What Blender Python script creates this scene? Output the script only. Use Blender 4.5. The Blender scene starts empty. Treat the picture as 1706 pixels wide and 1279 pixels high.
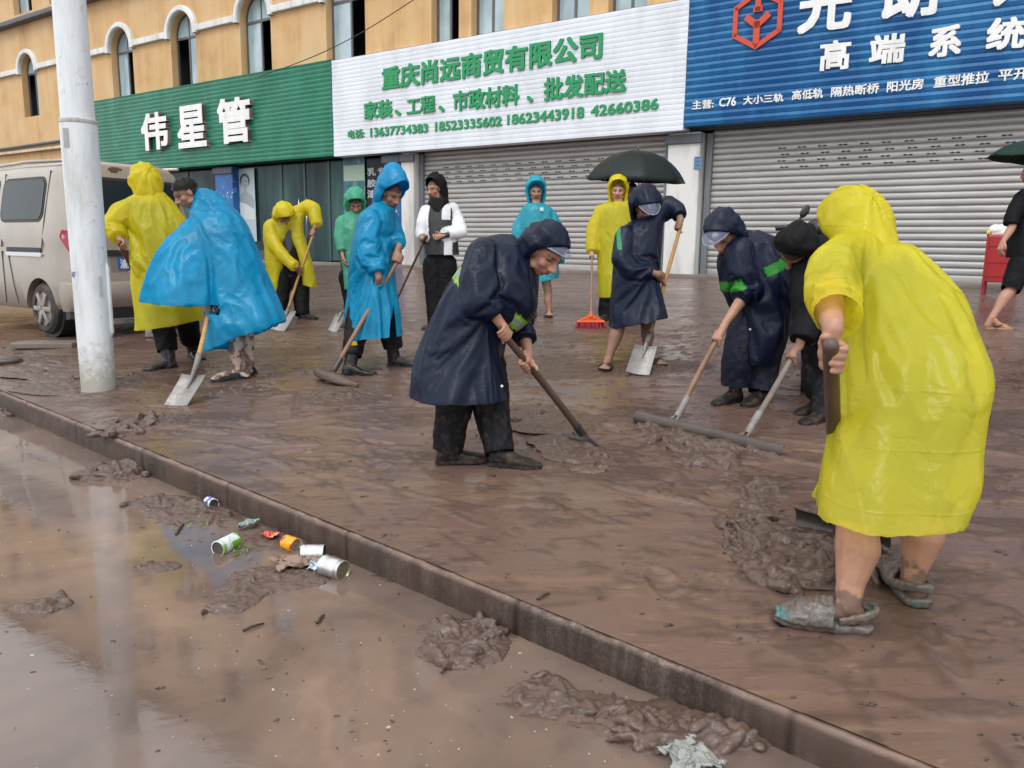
import bpy, bmesh, math, random
import numpy as np
from mathutils import Vector, Matrix
random.seed(7)
scene = bpy.context.scene
COL = scene.collection

# ------------------------------------------------------------------ camera
PW, PH = 1706.0, 1279.0
FPX, PITCH, ROLL, YAW, CAMH, SLOPE, DEPTH = 1311.56, 0.172874, 0.014213, 0.963840, 1.35378, 0.0520744, 15.2953
CAMP = np.array([0, 0, CAMH])
_fw = np.array([0, math.cos(PITCH), -math.sin(PITCH)])
_rt = np.array([1.0, 0, 0]); _up = np.cross(_rt, _fw)
CR = math.cos(ROLL) * _rt + math.sin(ROLL) * _up
CU = -math.sin(ROLL) * _rt + math.cos(ROLL) * _up
CF = _fw
cd = bpy.data.cameras.new('camera'); cam = bpy.data.objects.new('camera', cd); COL.objects.link(cam)
cam.matrix_world = Matrix(((CR[0], CU[0], -CF[0], 0), (CR[1], CU[1], -CF[1], 0), (CR[2], CU[2], -CF[2], CAMH), (0, 0, 0, 1)))
cd.sensor_width = 36; cd.sensor_fit = 'HORIZONTAL'; cd.lens = FPX / PW * 36
cd.clip_start = .05; cd.clip_end = 1000
scene.camera = cam

# ------------------------------------------------------------------ light: overcast
SUN_EL, SUN_ROT = math.radians(58), math.radians(200)
w = bpy.data.worlds.new('World'); scene.world = w; w.use_nodes = True
nt = w.node_tree; nt.nodes.clear()
sky = nt.nodes.new('ShaderNodeTexSky'); sky.sky_type = 'NISHITA'; sky.sun_disc = False
sky.sun_elevation = SUN_EL; sky.sun_rotation = SUN_ROT; sky.air_density = 1.0; sky.dust_density = 4.0; sky.ozone_density = 1.0
hs = nt.nodes.new('ShaderNodeHueSaturation'); hs.inputs['Saturation'].default_value = .16
mxw = nt.nodes.new('ShaderNodeMixRGB'); mxw.inputs[0].default_value = .72; mxw.inputs[2].default_value = (9.5, 9.9, 10.4, 1)
bg = nt.nodes.new('ShaderNodeBackground'); bg.inputs[1].default_value = .15
out = nt.nodes.new('ShaderNodeOutputWorld')
nt.links.new(sky.outputs[0], hs.inputs['Color']); nt.links.new(hs.outputs[0], mxw.inputs[1]); nt.links.new(mxw.outputs[0], bg.inputs[0]); nt.links.new(bg.outputs[0], out.inputs[0])
sd = bpy.data.lights.new('sun', 'SUN'); sd.energy = .9; sd.angle = math.radians(25); sd.color = (1, .97, .93)
so = bpy.data.objects.new('sun', sd); COL.objects.link(so)
# sun high and behind the photographer's left shoulder, through thick cloud
so.rotation_euler = (math.radians(35), 0, math.radians(-20))
vs = scene.view_settings
vs.view_transform = 'Standard'; vs.look = 'None'; vs.gamma = 1; vs.use_curve_mapping = False; vs.exposure = .34

# ------------------------------------------------------------------ places
UN = np.array([-math.sin(YAW), math.cos(YAW), 0]); FR = -UN          # FR: to the right along the shop fronts
FN = np.array([math.cos(YAW), math.sin(YAW), 0])                     # FN: towards the shop fronts
FROT = math.atan2(FR[1], FR[0])
def ray(x, y):
    d = CF * FPX + CR * (x - PW / 2) - CU * (y - PH / 2); return d / np.linalg.norm(d)
def at(x, y, depth):                       # point seen at (x, y), so many metres along the view
    d = ray(x, y); return CAMP + d * (depth / (d @ CF))
def gp(x, y):                              # point of the sloping pavement
    d = ray(x, y); t = (SLOPE * (FN @ CAMP) - CAMP[2]) / (d[2] - SLOPE * (FN @ d)); return CAMP + t * d
def rp(x, y, z=-.02):                      # point of the flooded road
    d = ray(x, y); return CAMP + d * ((z - CAMP[2]) / d[2])
def gdep(x, y): return float((gp(x, y) - CAMP) @ CF)
def gz(P): return SLOPE * float(FN @ np.asarray(P))
def fac(x, y, d):                          # (along, up) on a plane parallel to the shop fronts
    r = ray(x, y); t = (d - FN @ CAMP) / (FN @ r); P = CAMP + t * r; return float(FR @ P), float(P[2])
def F3(a, d, z): return FR * a + FN * d + np.array([0, 0, z])
def Z(ox, oy, s): return lambda x, y: (ox + x / s, oy + y / s)
Z1 = Z(0, 0, 2.842); Z2 = Z(540, 0, 2.842); Z3 = Z(1106, 0, 2.842); Z4 = Z(0, 250, 2.842); Z5 = Z(400, 250, 2.8425)
Z6 = Z(660, 340, 2.78); Z7 = Z(940, 230, 2.2435); Z8 = Z(1250, 250, 2.3246); Z9 = Z(1250, 780, 2.563)

# ------------------------------------------------------------------ vector noise
def _h(ix, iy, iz, seed):
    n = (ix * 73856093) ^ (iy * 19349663) ^ (iz * 83492791) ^ (seed * 2654435761 & 0x7fffffff)
    n = n & 0xffffffff; n = (n ^ (n >> 13)) * 1274126177 & 0xffffffff; n = n ^ (n >> 16)
    return (n & 0xffff) / 65535.0
def vnoise(P, seed=0):
    P = np.asarray(P, float); I = np.floor(P).astype(np.int64); f = P - I; f = f * f * f * (f * (f * 6 - 15) + 10)
    r = 0
    for dx in (0, 1):
        wx = f[:, 0] if dx else 1 - f[:, 0]
        for dy in (0, 1):
            wy = f[:, 1] if dy else 1 - f[:, 1]
            for dz in (0, 1):
                wz = f[:, 2] if dz else 1 - f[:, 2]
                r = r + wx * wy * wz * _h(I[:, 0] + dx, I[:, 1] + dy, I[:, 2] + dz, seed)
    return r
def fbm(P, oct=4, seed=0, gain=.5):
    P = np.asarray(P, float); s = 0; a = 1; t = 0
    for i in range(oct): s = s + a * vnoise(P * 2 ** i + 17.3 * i, seed + i); t += a; a *= gain
    return s / t
def ridged(P, oct=4, seed=0, gain=.55):
    P = np.asarray(P, float); s = 0; a = 1; t = 0
    for i in range(oct): s = s + a * (1 - np.abs(2 * vnoise(P * 2 ** i + 9.1 * i, seed + i) - 1)); t += a; a *= gain
    return s / t
def sstep(a, b, x): t = np.clip((x - a) / (b - a), 0, 1); return t * t * (3 - 2 * t)

# ------------------------------------------------------------------ materials
def mat(name, base, rough=.5, metal=0.0, spec=.5, **k):
    m = bpy.data.materials.new(name); m.use_nodes = True; p = m.node_tree.nodes['Principled BSDF']
    p.inputs['Base Color'].default_value = (*base, 1); p.inputs['Roughness'].default_value = rough
    p.inputs['Metallic'].default_value = metal; p.inputs['Specular IOR Level'].default_value = spec
    for a, b in k.items(): p.inputs[a.replace('_', ' ')].default_value = b
    return m
class N:                                   # tiny node helper
    def __init__(s, m): s.m = m; s.t = m.node_tree; s.p = s.t.nodes.get('Principled BSDF')
    def new(s, typ, **k):
        n = s.t.nodes.new('ShaderNode' + typ)
        for a, b in k.items():
            if hasattr(n, a): setattr(n, a, b)
            else: n.inputs[a.replace('_', ' ')].default_value = b
        return n
    def link(s, a, b): s.t.links.new(a, b)
    def coord(s, scale=(1, 1, 1), kind='Object', rot=(0, 0, 0)):
        c = s.new('TexCoord'); mp = s.new('Mapping'); mp.inputs['Scale'].default_value = scale; mp.inputs['Rotation'].default_value = rot
        s.link(c.outputs[kind], mp.inputs[0]); return mp.outputs[0]
    def noise(s, vec, scale, detail=4, rough=.55, dist=0):
        n = s.new('TexNoise'); n.inputs['Scale'].default_value = scale; n.inputs['Detail'].default_value = detail
        n.inputs['Roughness'].default_value = rough; n.inputs['Distortion'].default_value = dist; s.link(vec, n.inputs['Vector']); return n.outputs['Fac']
    def ramp(s, fac, stops):
        r = s.new('ValToRGB'); e = r.color_ramp.elements
        while len(e) < len(stops): e.new(.5)
        for i, (p_, c) in enumerate(stops):
            e[i].position = p_; e[i].color = (*c, 1) if isinstance(c, (tuple, list)) else (c, c, c, 1)
        s.link(fac, r.inputs[0]); return r.outputs[0]
    def mix(s, fac, a, b, kind='MIX'):
        n = s.new('MixRGB'); n.blend_type = kind
        for i, v in enumerate((fac, a, b)):
            if isinstance(v, (int, float)): n.inputs[i].default_value = v if i == 0 else (v, v, v, 1)
            elif isinstance(v, tuple): n.inputs[i].default_value = (*v, 1)
            else: s.link(v, n.inputs[i])
        return n.outputs[0]
    def bump(s, h, strength=.3, dist=.01, prev=None):
        b = s.new('Bump'); b.inputs['Strength'].default_value = strength; b.inputs['Distance'].default_value = dist
        s.link(h, b.inputs['Height'])
        if prev is not None: s.link(prev, b.inputs['Normal'])
        return b.outputs[0]
    def base(s, c): s.link(c, s.p.inputs['Base Color'])
    def rough(s, c): s.link(c, s.p.inputs['Roughness'])
    def normal(s, c): s.link(c, s.p.inputs['Normal'])
    def attr(s, name='tint'):
        a = s.new('Attribute'); a.attribute_name = name; return a.outputs['Color']

def worn(name, base, rough, dirt=(.12, .085, .065), amt=.5, scale=3, metal=0, spec=.5, bump=.15, streak=True):
    m = mat(name, base, rough, metal, spec); n = N(m)
    v = n.coord((1, 1, .18) if streak else (1, 1, 1))
    f = n.ramp(n.noise(v, scale, 6, .65), [(.42, 0.0), (.75, 1.0)])
    f2 = n.mix(1.0, f, amt, 'MULTIPLY')
    n.base(n.mix(f2, base, dirt))
    v2 = n.coord(); h = n.noise(v2, scale * 9, 5)
    n.rough(n.ramp(h, [(.3, max(.02, rough - .1)), (.7, min(1, rough + .15))]))
    if bump: n.normal(n.bump(h, bump, .004))
    return m

# ------------------------------------------------------------------ objects
def tag(o, label=None, cat=None, group=None, kind=None):
    if label: o['label'] = label
    if cat: o['category'] = cat
    if group: o['group'] = group
    if kind: o['kind'] = kind
    return o
def empty(name, loc, rz=0.0, **k):
    o = bpy.data.objects.new(name, None); COL.objects.link(o); o.location = Vector(loc); o.rotation_euler = (0, 0, rz); o.empty_display_size = .2
    return tag(o, **k)
class MB:
    def __init__(s): s.v = []; s.f = []; s.mi = []
    def add(s, V, Fs, mi=0):
        b = len(s.v); s.v.extend([tuple(map(float, q)) for q in V]); s.f.extend([tuple(i + b for i in q) for q in Fs]); s.mi.extend([mi] * len(Fs)); return s
    def box(s, c, size, axes=None, bev=0.0, mi=0):
        c = np.asarray(c, float); h = np.asarray(size, float) / 2; A = np.eye(3) if axes is None else np.asarray(axes, float)
        if bev <= 0:
            V = [c + A.T @ (h * np.array(q)) for q in ((-1, -1, -1), (1, -1, -1), (1, 1, -1), (-1, 1, -1), (-1, -1, 1), (1, -1, 1), (1, 1, 1), (-1, 1, 1))]
            return s.add(V, [(0, 3, 2, 1), (4, 5, 6, 7), (0, 1, 5, 4), (1, 2, 6, 5), (2, 3, 7, 6), (3, 0, 4, 7)], mi)
        bm = bmesh.new(); bmesh.ops.create_cube(bm, size=1)
        for v in bm.verts: v.co = Vector((v.co.x * h[0] * 2, v.co.y * h[1] * 2, v.co.z * h[2] * 2))
        bmesh.ops.bevel(bm, geom=list(bm.edges), offset=min(bev, .49 * 2 * min(h)), segments=2, affect='EDGES', profile=.6)
        bm.verts.index_update(); s.add([c + A.T @ np.array(v.co) for v in bm.verts], [[v.index for v in f.verts] for f in bm.faces], mi); bm.free(); return s
    def tube(s, pts, rad, n=10, mi=0, cap=True, up=None):
        P = [np.asarray(p, float) for p in pts]; k = len(P); R = [rad] * k if np.isscalar(rad) else list(rad)
        T = [P[min(i + 1, k - 1)] - P[max(i - 1, 0)] for i in range(k)]; T = [t / (np.linalg.norm(t) + 1e-9) for t in T]
        u = np.array([0, 0, 1.0]) if up is None else np.asarray(up, float)
        if abs(u @ T[0]) > .9: u = np.array([1.0, 0, 0])
        rings = []
        for i in range(k):
            u = u - T[i] * (u @ T[i]); u /= np.linalg.norm(u) + 1e-9; b = np.cross(T[i], u)
            rings.append([P[i] + R[i] * (math.cos(2 * math.pi * j / n) * u + math.sin(2 * math.pi * j / n) * b) for j in range(n)])
        return s.loft(rings, mi, cap)
    def loft(s, rings, mi=0, cap=True, closed=True):
        n = len(rings[0]); V = [q for r in rings for q in r]; Fs = []
        for i in range(len(rings) - 1):
            for j in range(n if closed else n - 1):
                a = i * n + j; b = i * n + (j + 1) % n; Fs.append((a, b, b + n, a + n))
        if cap: Fs.append(tuple(range(n))[::-1]); Fs.append(tuple((len(rings) - 1) * n + j for j in range(n)))
        return s.add(V, Fs, mi)
    def ball(s, c, r, axes=None, nu=14, nv=8, mi=0):
        c = np.asarray(c, float); r = np.array([r] * 3 if np.isscalar(r) else r, float); A = np.eye(3) if axes is None else np.asarray(axes, float)
        V = [c + A.T @ (r * np.array((0, 0, -1.0)))]
        for i in range(1, nv):
            ph = -math.pi / 2 + math.pi * i / nv
            V += [c + A.T @ (r * np.array((math.cos(ph) * math.cos(2 * math.pi * j / nu), math.cos(ph) * math.sin(2 * math.pi * j / nu), math.sin(ph)))) for j in range(nu)]
        V.append(c + A.T @ (r * np.array((0, 0, 1.0)))); Fs = []
        for j in range(nu):
            Fs.append((0, 1 + (j + 1) % nu, 1 + j)); Fs.append((len(V) - 1, 1 + (nv - 2) * nu + j, 1 + (nv - 2) * nu + (j + 1) % nu))
            for i in range(nv - 2):
                a = 1 + i * nu + j; b = 1 + i * nu + (j + 1) % nu; Fs.append((a, b, b + nu, a + nu))
        return s.add(V, Fs, mi)
    def chain(s, pts, rad, n=12, mi=0, endball=True):        # limb: tubes with balls at the joints (for remeshing)
        pts = [np.asarray(p, float) for p in pts]
        for i in range(len(pts) - 1): s.tube([pts[i], pts[i + 1]], [rad[i], rad[i + 1]], n, mi)
        for p_, r in list(zip(pts, rad))[:None if endball else -1]: s.ball(p_, r, nu=n, nv=8, mi=mi)
        return s
    def build(s, name, mats, parent=None, origin=(0, 0, 0), smooth=False, local=False, fixn=True, **k):
        me = bpy.data.meshes.new(name); o_ = np.asarray(origin, float)
        if parent is not None and not local: o_ = np.array(parent.get('_o', (0, 0, 0)))
        V = np.array(s.v, float).reshape(-1, 3) - (0 if local else o_)
        me.from_pydata(V.tolist(), [], s.f)
        ms = mats if isinstance(mats, (list, tuple)) else [mats]
        for m in ms: me.materials.append(m)
        if len(ms) > 1: me.polygons.foreach_set('material_index', s.mi)
        if fixn:
            bm = bmesh.new(); bm.from_mesh(me); bmesh.ops.recalc_face_normals(bm, faces=bm.faces); bm.to_mesh(me); bm.free()
        if smooth: me.polygons.foreach_set('use_smooth', [True] * len(me.polygons))
        o = bpy.data.objects.new(name, me); COL.objects.link(o)
        if parent is not None: o.parent = parent
        elif not local: o.location = Vector(o_); o['_o'] = list(map(float, o_))
        if smooth == 'auto':
            try: me.set_sharp_from_angle(angle=math.radians(38))
            except Exception: pass
        return tag(o, **k)
def thing(name, base, **k):                  # Empty at a thing's base; its parts are given in world coordinates
    o = empty(name, base, **k); o['_o'] = list(map(float, base)); return o
def tint(o, cols):
    a = o.data.color_attributes.new('tint', 'FLOAT_COLOR', 'POINT')
    c = np.ones((len(o.data.vertices), 4)); c[:, :3] = cols; a.data.foreach_set('color', c.ravel())
_dg = bpy.context.evaluated_depsgraph_get
def text_mesh(body, bold=.0, depth=.01, extra=None):
    c = bpy.data.curves.new('lettering', 'FONT'); c.body = body; c.offset = bold; c.extrude = depth; c.resolution_u = 3
    o = bpy.data.objects.new('lettering', c); COL.objects.link(o)
    me = bpy.data.meshes.new_from_object(o.evaluated_get(_dg())); bpy.data.objects.remove(o); bpy.data.curves.remove(c)
    V = np.zeros(len(me.vertices) * 3); me.vertices.foreach_get('co', V); V = V.reshape(-1, 3); Fs = [tuple(p.vertices) for p in me.polygons]
    bpy.data.meshes.remove(me); return V, Fs
def letters(mb, body, a0, a1, z0, z1, d, bold=.02, depth=.01, z0r=None, z1r=None, mi=0):
    V0, F0 = text_mesh(body, 0, depth); Vs = [V0]; Fs = list(F0)
    k = 8 if bold > .02 else (4 if bold else 0)
    for i in range(k):                       # heavier strokes: the glyph repeated round a small circle, each a hair deeper
        b = sum(len(q) for q in Vs); dx, dy = ((1, 1), (-1, 1), (-1, -1), (1, -1), (1, 0), (0, 1), (-1, 0), (0, -1))[i]; Vs.append(V0 + np.array([dx * bold, dy * bold, -.0005 * (i + 1)])); Fs += [tuple(j + b for j in f) for f in F0]
    V = np.concatenate(Vs)
    mn, mx = V.min(0), V.max(0); u = (V[:, 0] - mn[0]) / (mx[0] - mn[0]); v = (V[:, 1] - mn[1]) / (mx[1] - mn[1])
    z0r = z0 if z0r is None else z0r; z1r = z1 if z1r is None else z1r
    lo = z0 + (z0r - z0) * u; hi = z1 + (z1r - z1) * u
    mb.add([F3(a0 + (a1 - a0) * uu, d - zz, l + (h - l) * vv) for uu, vv, zz, l, h in zip(u, v, V[:, 2], lo, hi)], Fs, mi)
# ------------------------------------------------------------------ pavement, kerb, road
KA = gp(200, 733); KT = gp(1297, 1178) - KA; KT[2] = 0; KT /= np.linalg.norm(KT); KM = np.array([-KT[1], KT[0], 0])
def mud_mat(name, c_lo, c_mid, c_hi, r_lo, r_hi):
    m = mat(name, c_mid, .3, 0, .38); n = N(m)
    ang = math.atan2(KT[1], KT[0])
    v = n.coord((1, 1, 1)); vs_ = n.coord((.5, 3.2, 1), rot=(0, 0, -.35)); vt = n.coord((3.0, .55, 1), rot=(0, 0, .5))
    a = n.noise(v, 1.1, 6, .6, .4); b = n.noise(vs_, 3.0, 7, .68, .8); c = n.noise(v, 26, 6, .7); e = n.noise(vt, 2.2, 6, .65, .5)
    s = n.mix(.5, a, b); s = n.mix(.32, s, e); s = n.mix(.22, s, c)
    col = n.ramp(s, [(.36, c_lo), (.47, c_mid), (.56, c_mid), (.66, c_hi)])
    # ochre silt and grey grit patches
    och = n.ramp(n.noise(vs_, 1.3, 5, .6, .6), [(.56, 0.0), (.72, 1.0)])
    col = n.mix(n.mix(1.0, och, .45, 'MULTIPLY'), col, (.225, .145, .082))
    gr = n.ramp(n.noise(v, 4.3, 6, .7), [(.60, 0.0), (.72, 1.0)])
    col = n.mix(n.mix(1.0, gr, .38, 'MULTIPLY'), col, (.135, .108, .097))
    fine = n.ramp(n.noise(n.coord((1.1, 9, 1), rot=(0, 0, -.35)), 5, 6, .72, .5), [(.54, 0.0), (.66, 1.0)]); col = n.mix(n.mix(1.0, fine, .42, 'MULTIPLY'), col, (.062, .042, .034))
    pale = n.ramp(n.noise(n.coord((1.0, 6, 1), rot=(0, 0, .25)), 6, 6, .7, .6), [(.58, 0.0), (.72, 1.0)]); col = n.mix(n.mix(1.0, pale, .4, 'MULTIPLY'), col, (.27, .20, .165))
    col = n.mix(1.0, col, n.attr('tint'), 'MULTIPLY')
    n.base(col)
    rg = n.ramp(n.mix(.4, n.noise(v, 2.2, 5, .6, .5), b), [(.36, r_lo), (.66, r_hi)])
    at_ = n.new('Attribute'); at_.attribute_name = 'rub'
    n.rough(n.mix(at_.outputs['Fac'], rg, .34))
    bb = n.bump(n.noise(vs_, 7, 6, .58, .8), .17, .010)
    bb = n.bump(c, .07, .005, bb)
    bb = n.bump(n.noise(v, 90, 4, .7), .06, .002, bb)
    n.normal(bb); return m
M_MUD = mud_mat('wet_mud', (.045, .028, .022), (.128, .080, .061), (.225, .158, .125), .13, .44)

def axis(parts):
    out = [parts[0][0]]
    for a, b, st in parts:
        k = max(1, int(round((b - a) / st))); out += list(a + (b - a) * np.arange(1, k + 1) / k)
    return np.array(out)
HEAPS = [  # photo x, y, radius along x, radius along depth (m), height
    (1130, 725, .26, .13, .085), (1200, 765, .34, .10, .07), (1262, 812, .20, .13, .045), (1265, 870, .13, .20, .06), (1290, 925, .16, .20, .075), (1350, 905, .22, .13, .06), (1340, 950, .25, .12, .07),
    (1420, 925, .22, .14, .06), (1420, 965, .25, .10, .05), (985, 765, .30, .14, .05), (920, 755, .25, .10, .03), (880, 690, .35, .16, .035), (950, 700, .25, .15, .03), (1060, 690, .25, .2, .03),
    (245, 705, .28, .16, .075), (205, 718, .16, .12, .08), (165, 672, .25, .15, .03), (560, 668, .4, .2, .03), (640, 690, .4, .2, .025), (560, 655, .15, .1, .05), (385, 652, .30, .12, .045), (285, 575, .6, .3, .04),
    (90, 640, .5, .15, .045), (60, 600, .6, .2, .05), (230, 640, .4, .2, .03), (440, 590, .6, .3, .035), (720, 700, .25, .15, .03), (1100, 610, .4, .25, .035), (1075, 618, .2, .12, .05), (1345, 1030, .12, .08, .03), (1540, 960, .2, .1, .03),
    (1460, 1050, .2, .06, .03), (1600, 1180, .15, .05, .03), (1660, 880, .2, .1, .025), (1640, 700, .5, .3, .03), (1500, 1020, .12, .05, .025), (1350, 1080, .1, .06, .02), (900, 620, .8, .3, .02), (720, 600, .7, .3, .02), (340, 700, .3, .15, .03), (1010, 790, .3, .15, .03), (690, 760, .3, .08, .015)]
HP = [(gp(x, y), a, b, h * .36) for x, y, a, b, h in HEAPS]
def clod_field(P, dd, ra, rb, hh, h, heap):
    g = np.exp(-((dd[:, 0] / ra) ** 2 + (dd[:, 1] / rb) ** 2)); w_ = P + .10 * np.c_[fbm(P * 4, 3, 71) - .5, fbm(P * 4, 3, 74) - .5, np.zeros(len(P))]
    frag = fbm(w_ * np.array([8, 12, 1]), 4, 61, .6) - .5
    body = sstep(.22, .40, g + 1.0 * frag * np.sqrt(g)); bil = 1 - ridged(w_ * np.array([11, 17, 1]), 4, 72, .6); fine = 1 - ridged(w_ * np.array([34, 46, 1]), 3, 76)
    h = h + hh * body * (.22 + .40 * g + .95 * (bil - .25)) + .012 * body * (fine - .4)
    return h, np.maximum(heap, body)
def pavement():
    S = axis([(-40, -10, 1.2), (-10, -4, .06), (-4, -1, .026), (-1, 6.4, .0135), (6.4, 8, .06), (8, 20, 1.0)])
    Q = axis([(.018, 3.2, .0135), (3.2, 5.5, .028), (5.5, 10, .06), (10, 24, .5)])
    s, q = np.meshgrid(S, Q, indexing='ij'); XY = KA[None, :2] + s.reshape(-1, 1) * KT[:2] + q.reshape(-1, 1) * KM[:2]
    P = np.c_[XY, np.zeros(len(XY))]; dist = np.hypot(P[:, 0], P[:, 1]); z = SLOPE * (P @ FN); qq = q.reshape(-1)
    near = sstep(14, 7, dist)
    edge = sstep(.03, .5, qq)
    warp = P + .25 * np.c_[fbm(P * 1.3, 3, 5) - .5, fbm(P * 1.3, 3, 6) - .5, np.zeros(len(P))]
    h = (fbm(P * .7, 2, 11) - .5) * .030 * edge
    # scraped streaks
    c_, s_ = math.cos(.35), math.sin(.35); SP = np.c_[(warp[:, 0] * c_ + warp[:, 1] * s_) * 1.2, (-warp[:, 0] * s_ + warp[:, 1] * c_) * 8, np.zeros(len(P))]
    h += (fbm(SP, 5, 21, .6) - .5) * .004 * edge * near
    ln = ridged(np.c_[(warp[:, 0] * c_ + warp[:, 1] * s_) * .7, (-warp[:, 0] * s_ + warp[:, 1] * c_) * 2.6, np.zeros(len(P))] + .5 * (fbm(P * 3, 3, 24)[:, None] - .5), 2, 23, .4); lm = sstep(.86, .93, ln) * sstep(.45, .62, fbm(P * 2.1, 3, 25))
    h += lm * (.002 + .008 * fbm(P * 26, 4, 26)) * near * edge
    # broken, torn mud: thin ragged slabs with creased tops, in patches
    patch = sstep(.46, .62, fbm(warp * np.array([1.3, 2.2, 1]), 4, 31)); sl = fbm(warp * np.array([7, 13, 1]), 6, 41, .68)
    slab = sstep(.565, .585, sl + .05 * patch) * patch
    bil = 1 - ridged(warp * np.array([12, 20, 1]), 4, 43)
    h += slab * (.005 + .012 * bil) * near * edge
    sp = sstep(.69, .715, fbm(warp * np.array([13, 20, 1]), 4, 51)); h += sp * .007 * near * edge
    # strokes of shovels and scrapers: flat lanes with a rolled edge; and footprints
    lane = np.zeros(len(P)); rngS = np.random.default_rng(31); rimh = np.zeros(len(P)); WK = [(830, 830), (950, 900), (700, 800), (1050, 850), (1180, 900), (1130, 1000), (620, 740), (1500, 1130), (1600, 950), (480, 720), (1250, 640), (900, 680), (760, 660), (1450, 760), (1000, 1010), (560, 780)]
    for x, y in WK:
        for k in range(3):
            c0 = gp(x + rngS.normal(0, 60), y + rngS.normal(0, 22)); an = rngS.normal(-.45, .55); t_ = np.array([math.cos(an), math.sin(an), 0]); L_ = rngS.uniform(.35, .9); W_ = rngS.uniform(.09, .16); dd = P - c0; u_ = dd @ t_; b_ = dd @ np.array([-t_[1], t_[0], 0]) + .08 * np.sin(u_ * 2.5)
            m = (np.abs(u_) < L_ * 1.3) & (np.abs(b_) < W_ * 2.2); e = np.zeros(len(P)); uu, bb2 = u_[m], b_[m] + .02 * (fbm(P[m] * 6, 3, 33 + k) - .5); inn = sstep(W_, W_ * .85, np.abs(bb2)) * sstep(L_, L_ * .9, np.abs(uu)); lane[m] = np.maximum(lane[m], inn); rr_ = np.exp(-((np.abs(bb2) - W_ * 1.05) / .022) ** 2) * sstep(L_ * 1.05, L_ * .8, np.abs(uu)) * sstep(.35, .62, fbm(P[m] * 9, 3, 36)); rimh[m] = np.maximum(rimh[m], rr_)
    foot_ = np.zeros(len(P))
    for k in range(70):
        c0 = gp(rngS.uniform(150, 1700), 560 + 560 * rngS.random() ** 1.4); an = rngS.uniform(0, 6.3); t_ = np.array([math.cos(an), math.sin(an), 0]); dd = P - c0; m = (np.abs(dd[:, 0]) < .25) & (np.abs(dd[:, 1]) < .25); u_ = dd[m] @ t_ / .135; b_ = dd[m] @ np.array([-t_[1], t_[0], 0]) / (.048 + .008 * np.sin(u_ * 2)); q_ = np.sqrt(u_ ** 2 + b_ ** 2) + .25 * (fbm(P[m] * 14, 2, 38) - .5); foot_[m] += -.008 * sstep(1.0, .8, q_) + .006 * np.exp(-((q_ - 1.12) / .14) ** 2)
    h = h * (1 - .75 * lane) - .003 * lane + rimh * (.003 + .009 * fbm(P * 26, 4, 39)) * edge + foot_ * edge; slab = slab * (1 - lane); lm = np.maximum(lm * (1 - lane), rimh); sp = sp * (1 - lane)
    heap = np.zeros(len(P))
    for G, ra, rb, hh in HP:
        d0 = P - G; m = (np.abs(d0[:, 0]) < 2.6 * ra) & (np.abs(d0[:, 1]) < 2.6 * rb)
        dd = d0[m]; h[m], heap[m] = clod_field(P[m], dd, ra, rb, hh, h[m], heap[m])
    z = z + h + .002
    P[:, 2] = z
    ns, nq = len(S), len(Q); idx = np.arange(ns * nq).reshape(ns, nq)
    Fs = np.stack([idx[:-1, :-1], idx[1:, :-1], idx[1:, 1:], idx[:-1, 1:]], -1).reshape(-1, 4)
    o = grid_obj('pavement', P, Fs, M_MUD); tag(o, kind='structure')
    broken = np.clip(np.maximum(np.maximum(heap * 1.1, slab * 1.0 * near), np.maximum(lm, sp) * near), 0, 1)
    tone = 1 - .34 * broken + .10 * lane; tint(o, np.c_[tone * 1.0, tone * .98, tone * .98])
    a = o.data.attributes.new('rub', 'FLOAT', 'POINT'); a.data.foreach_set('value', broken.astype(np.float32))
    return o
def grid_obj(name, P, Fs, m):
    me = bpy.data.meshes.new(name); me.vertices.add(len(P)); me.vertices.foreach_set('co', P.astype(np.float32).ravel())
    nf = len(Fs); k = Fs.shape[1]; me.loops.add(nf * k); me.polygons.add(nf)
    me.loops.foreach_set('vertex_index', Fs.astype(np.int32).ravel()); me.polygons.foreach_set('loop_start', np.arange(nf, dtype=np.int32) * k)
    me.update(calc_edges=True); me.validate(); me.polygons.foreach_set('use_smooth', [True] * len(me.polygons)); me.materials.append(m)
    o = bpy.data.objects.new(name, me); COL.objects.link(o); return o
pavement()

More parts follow.
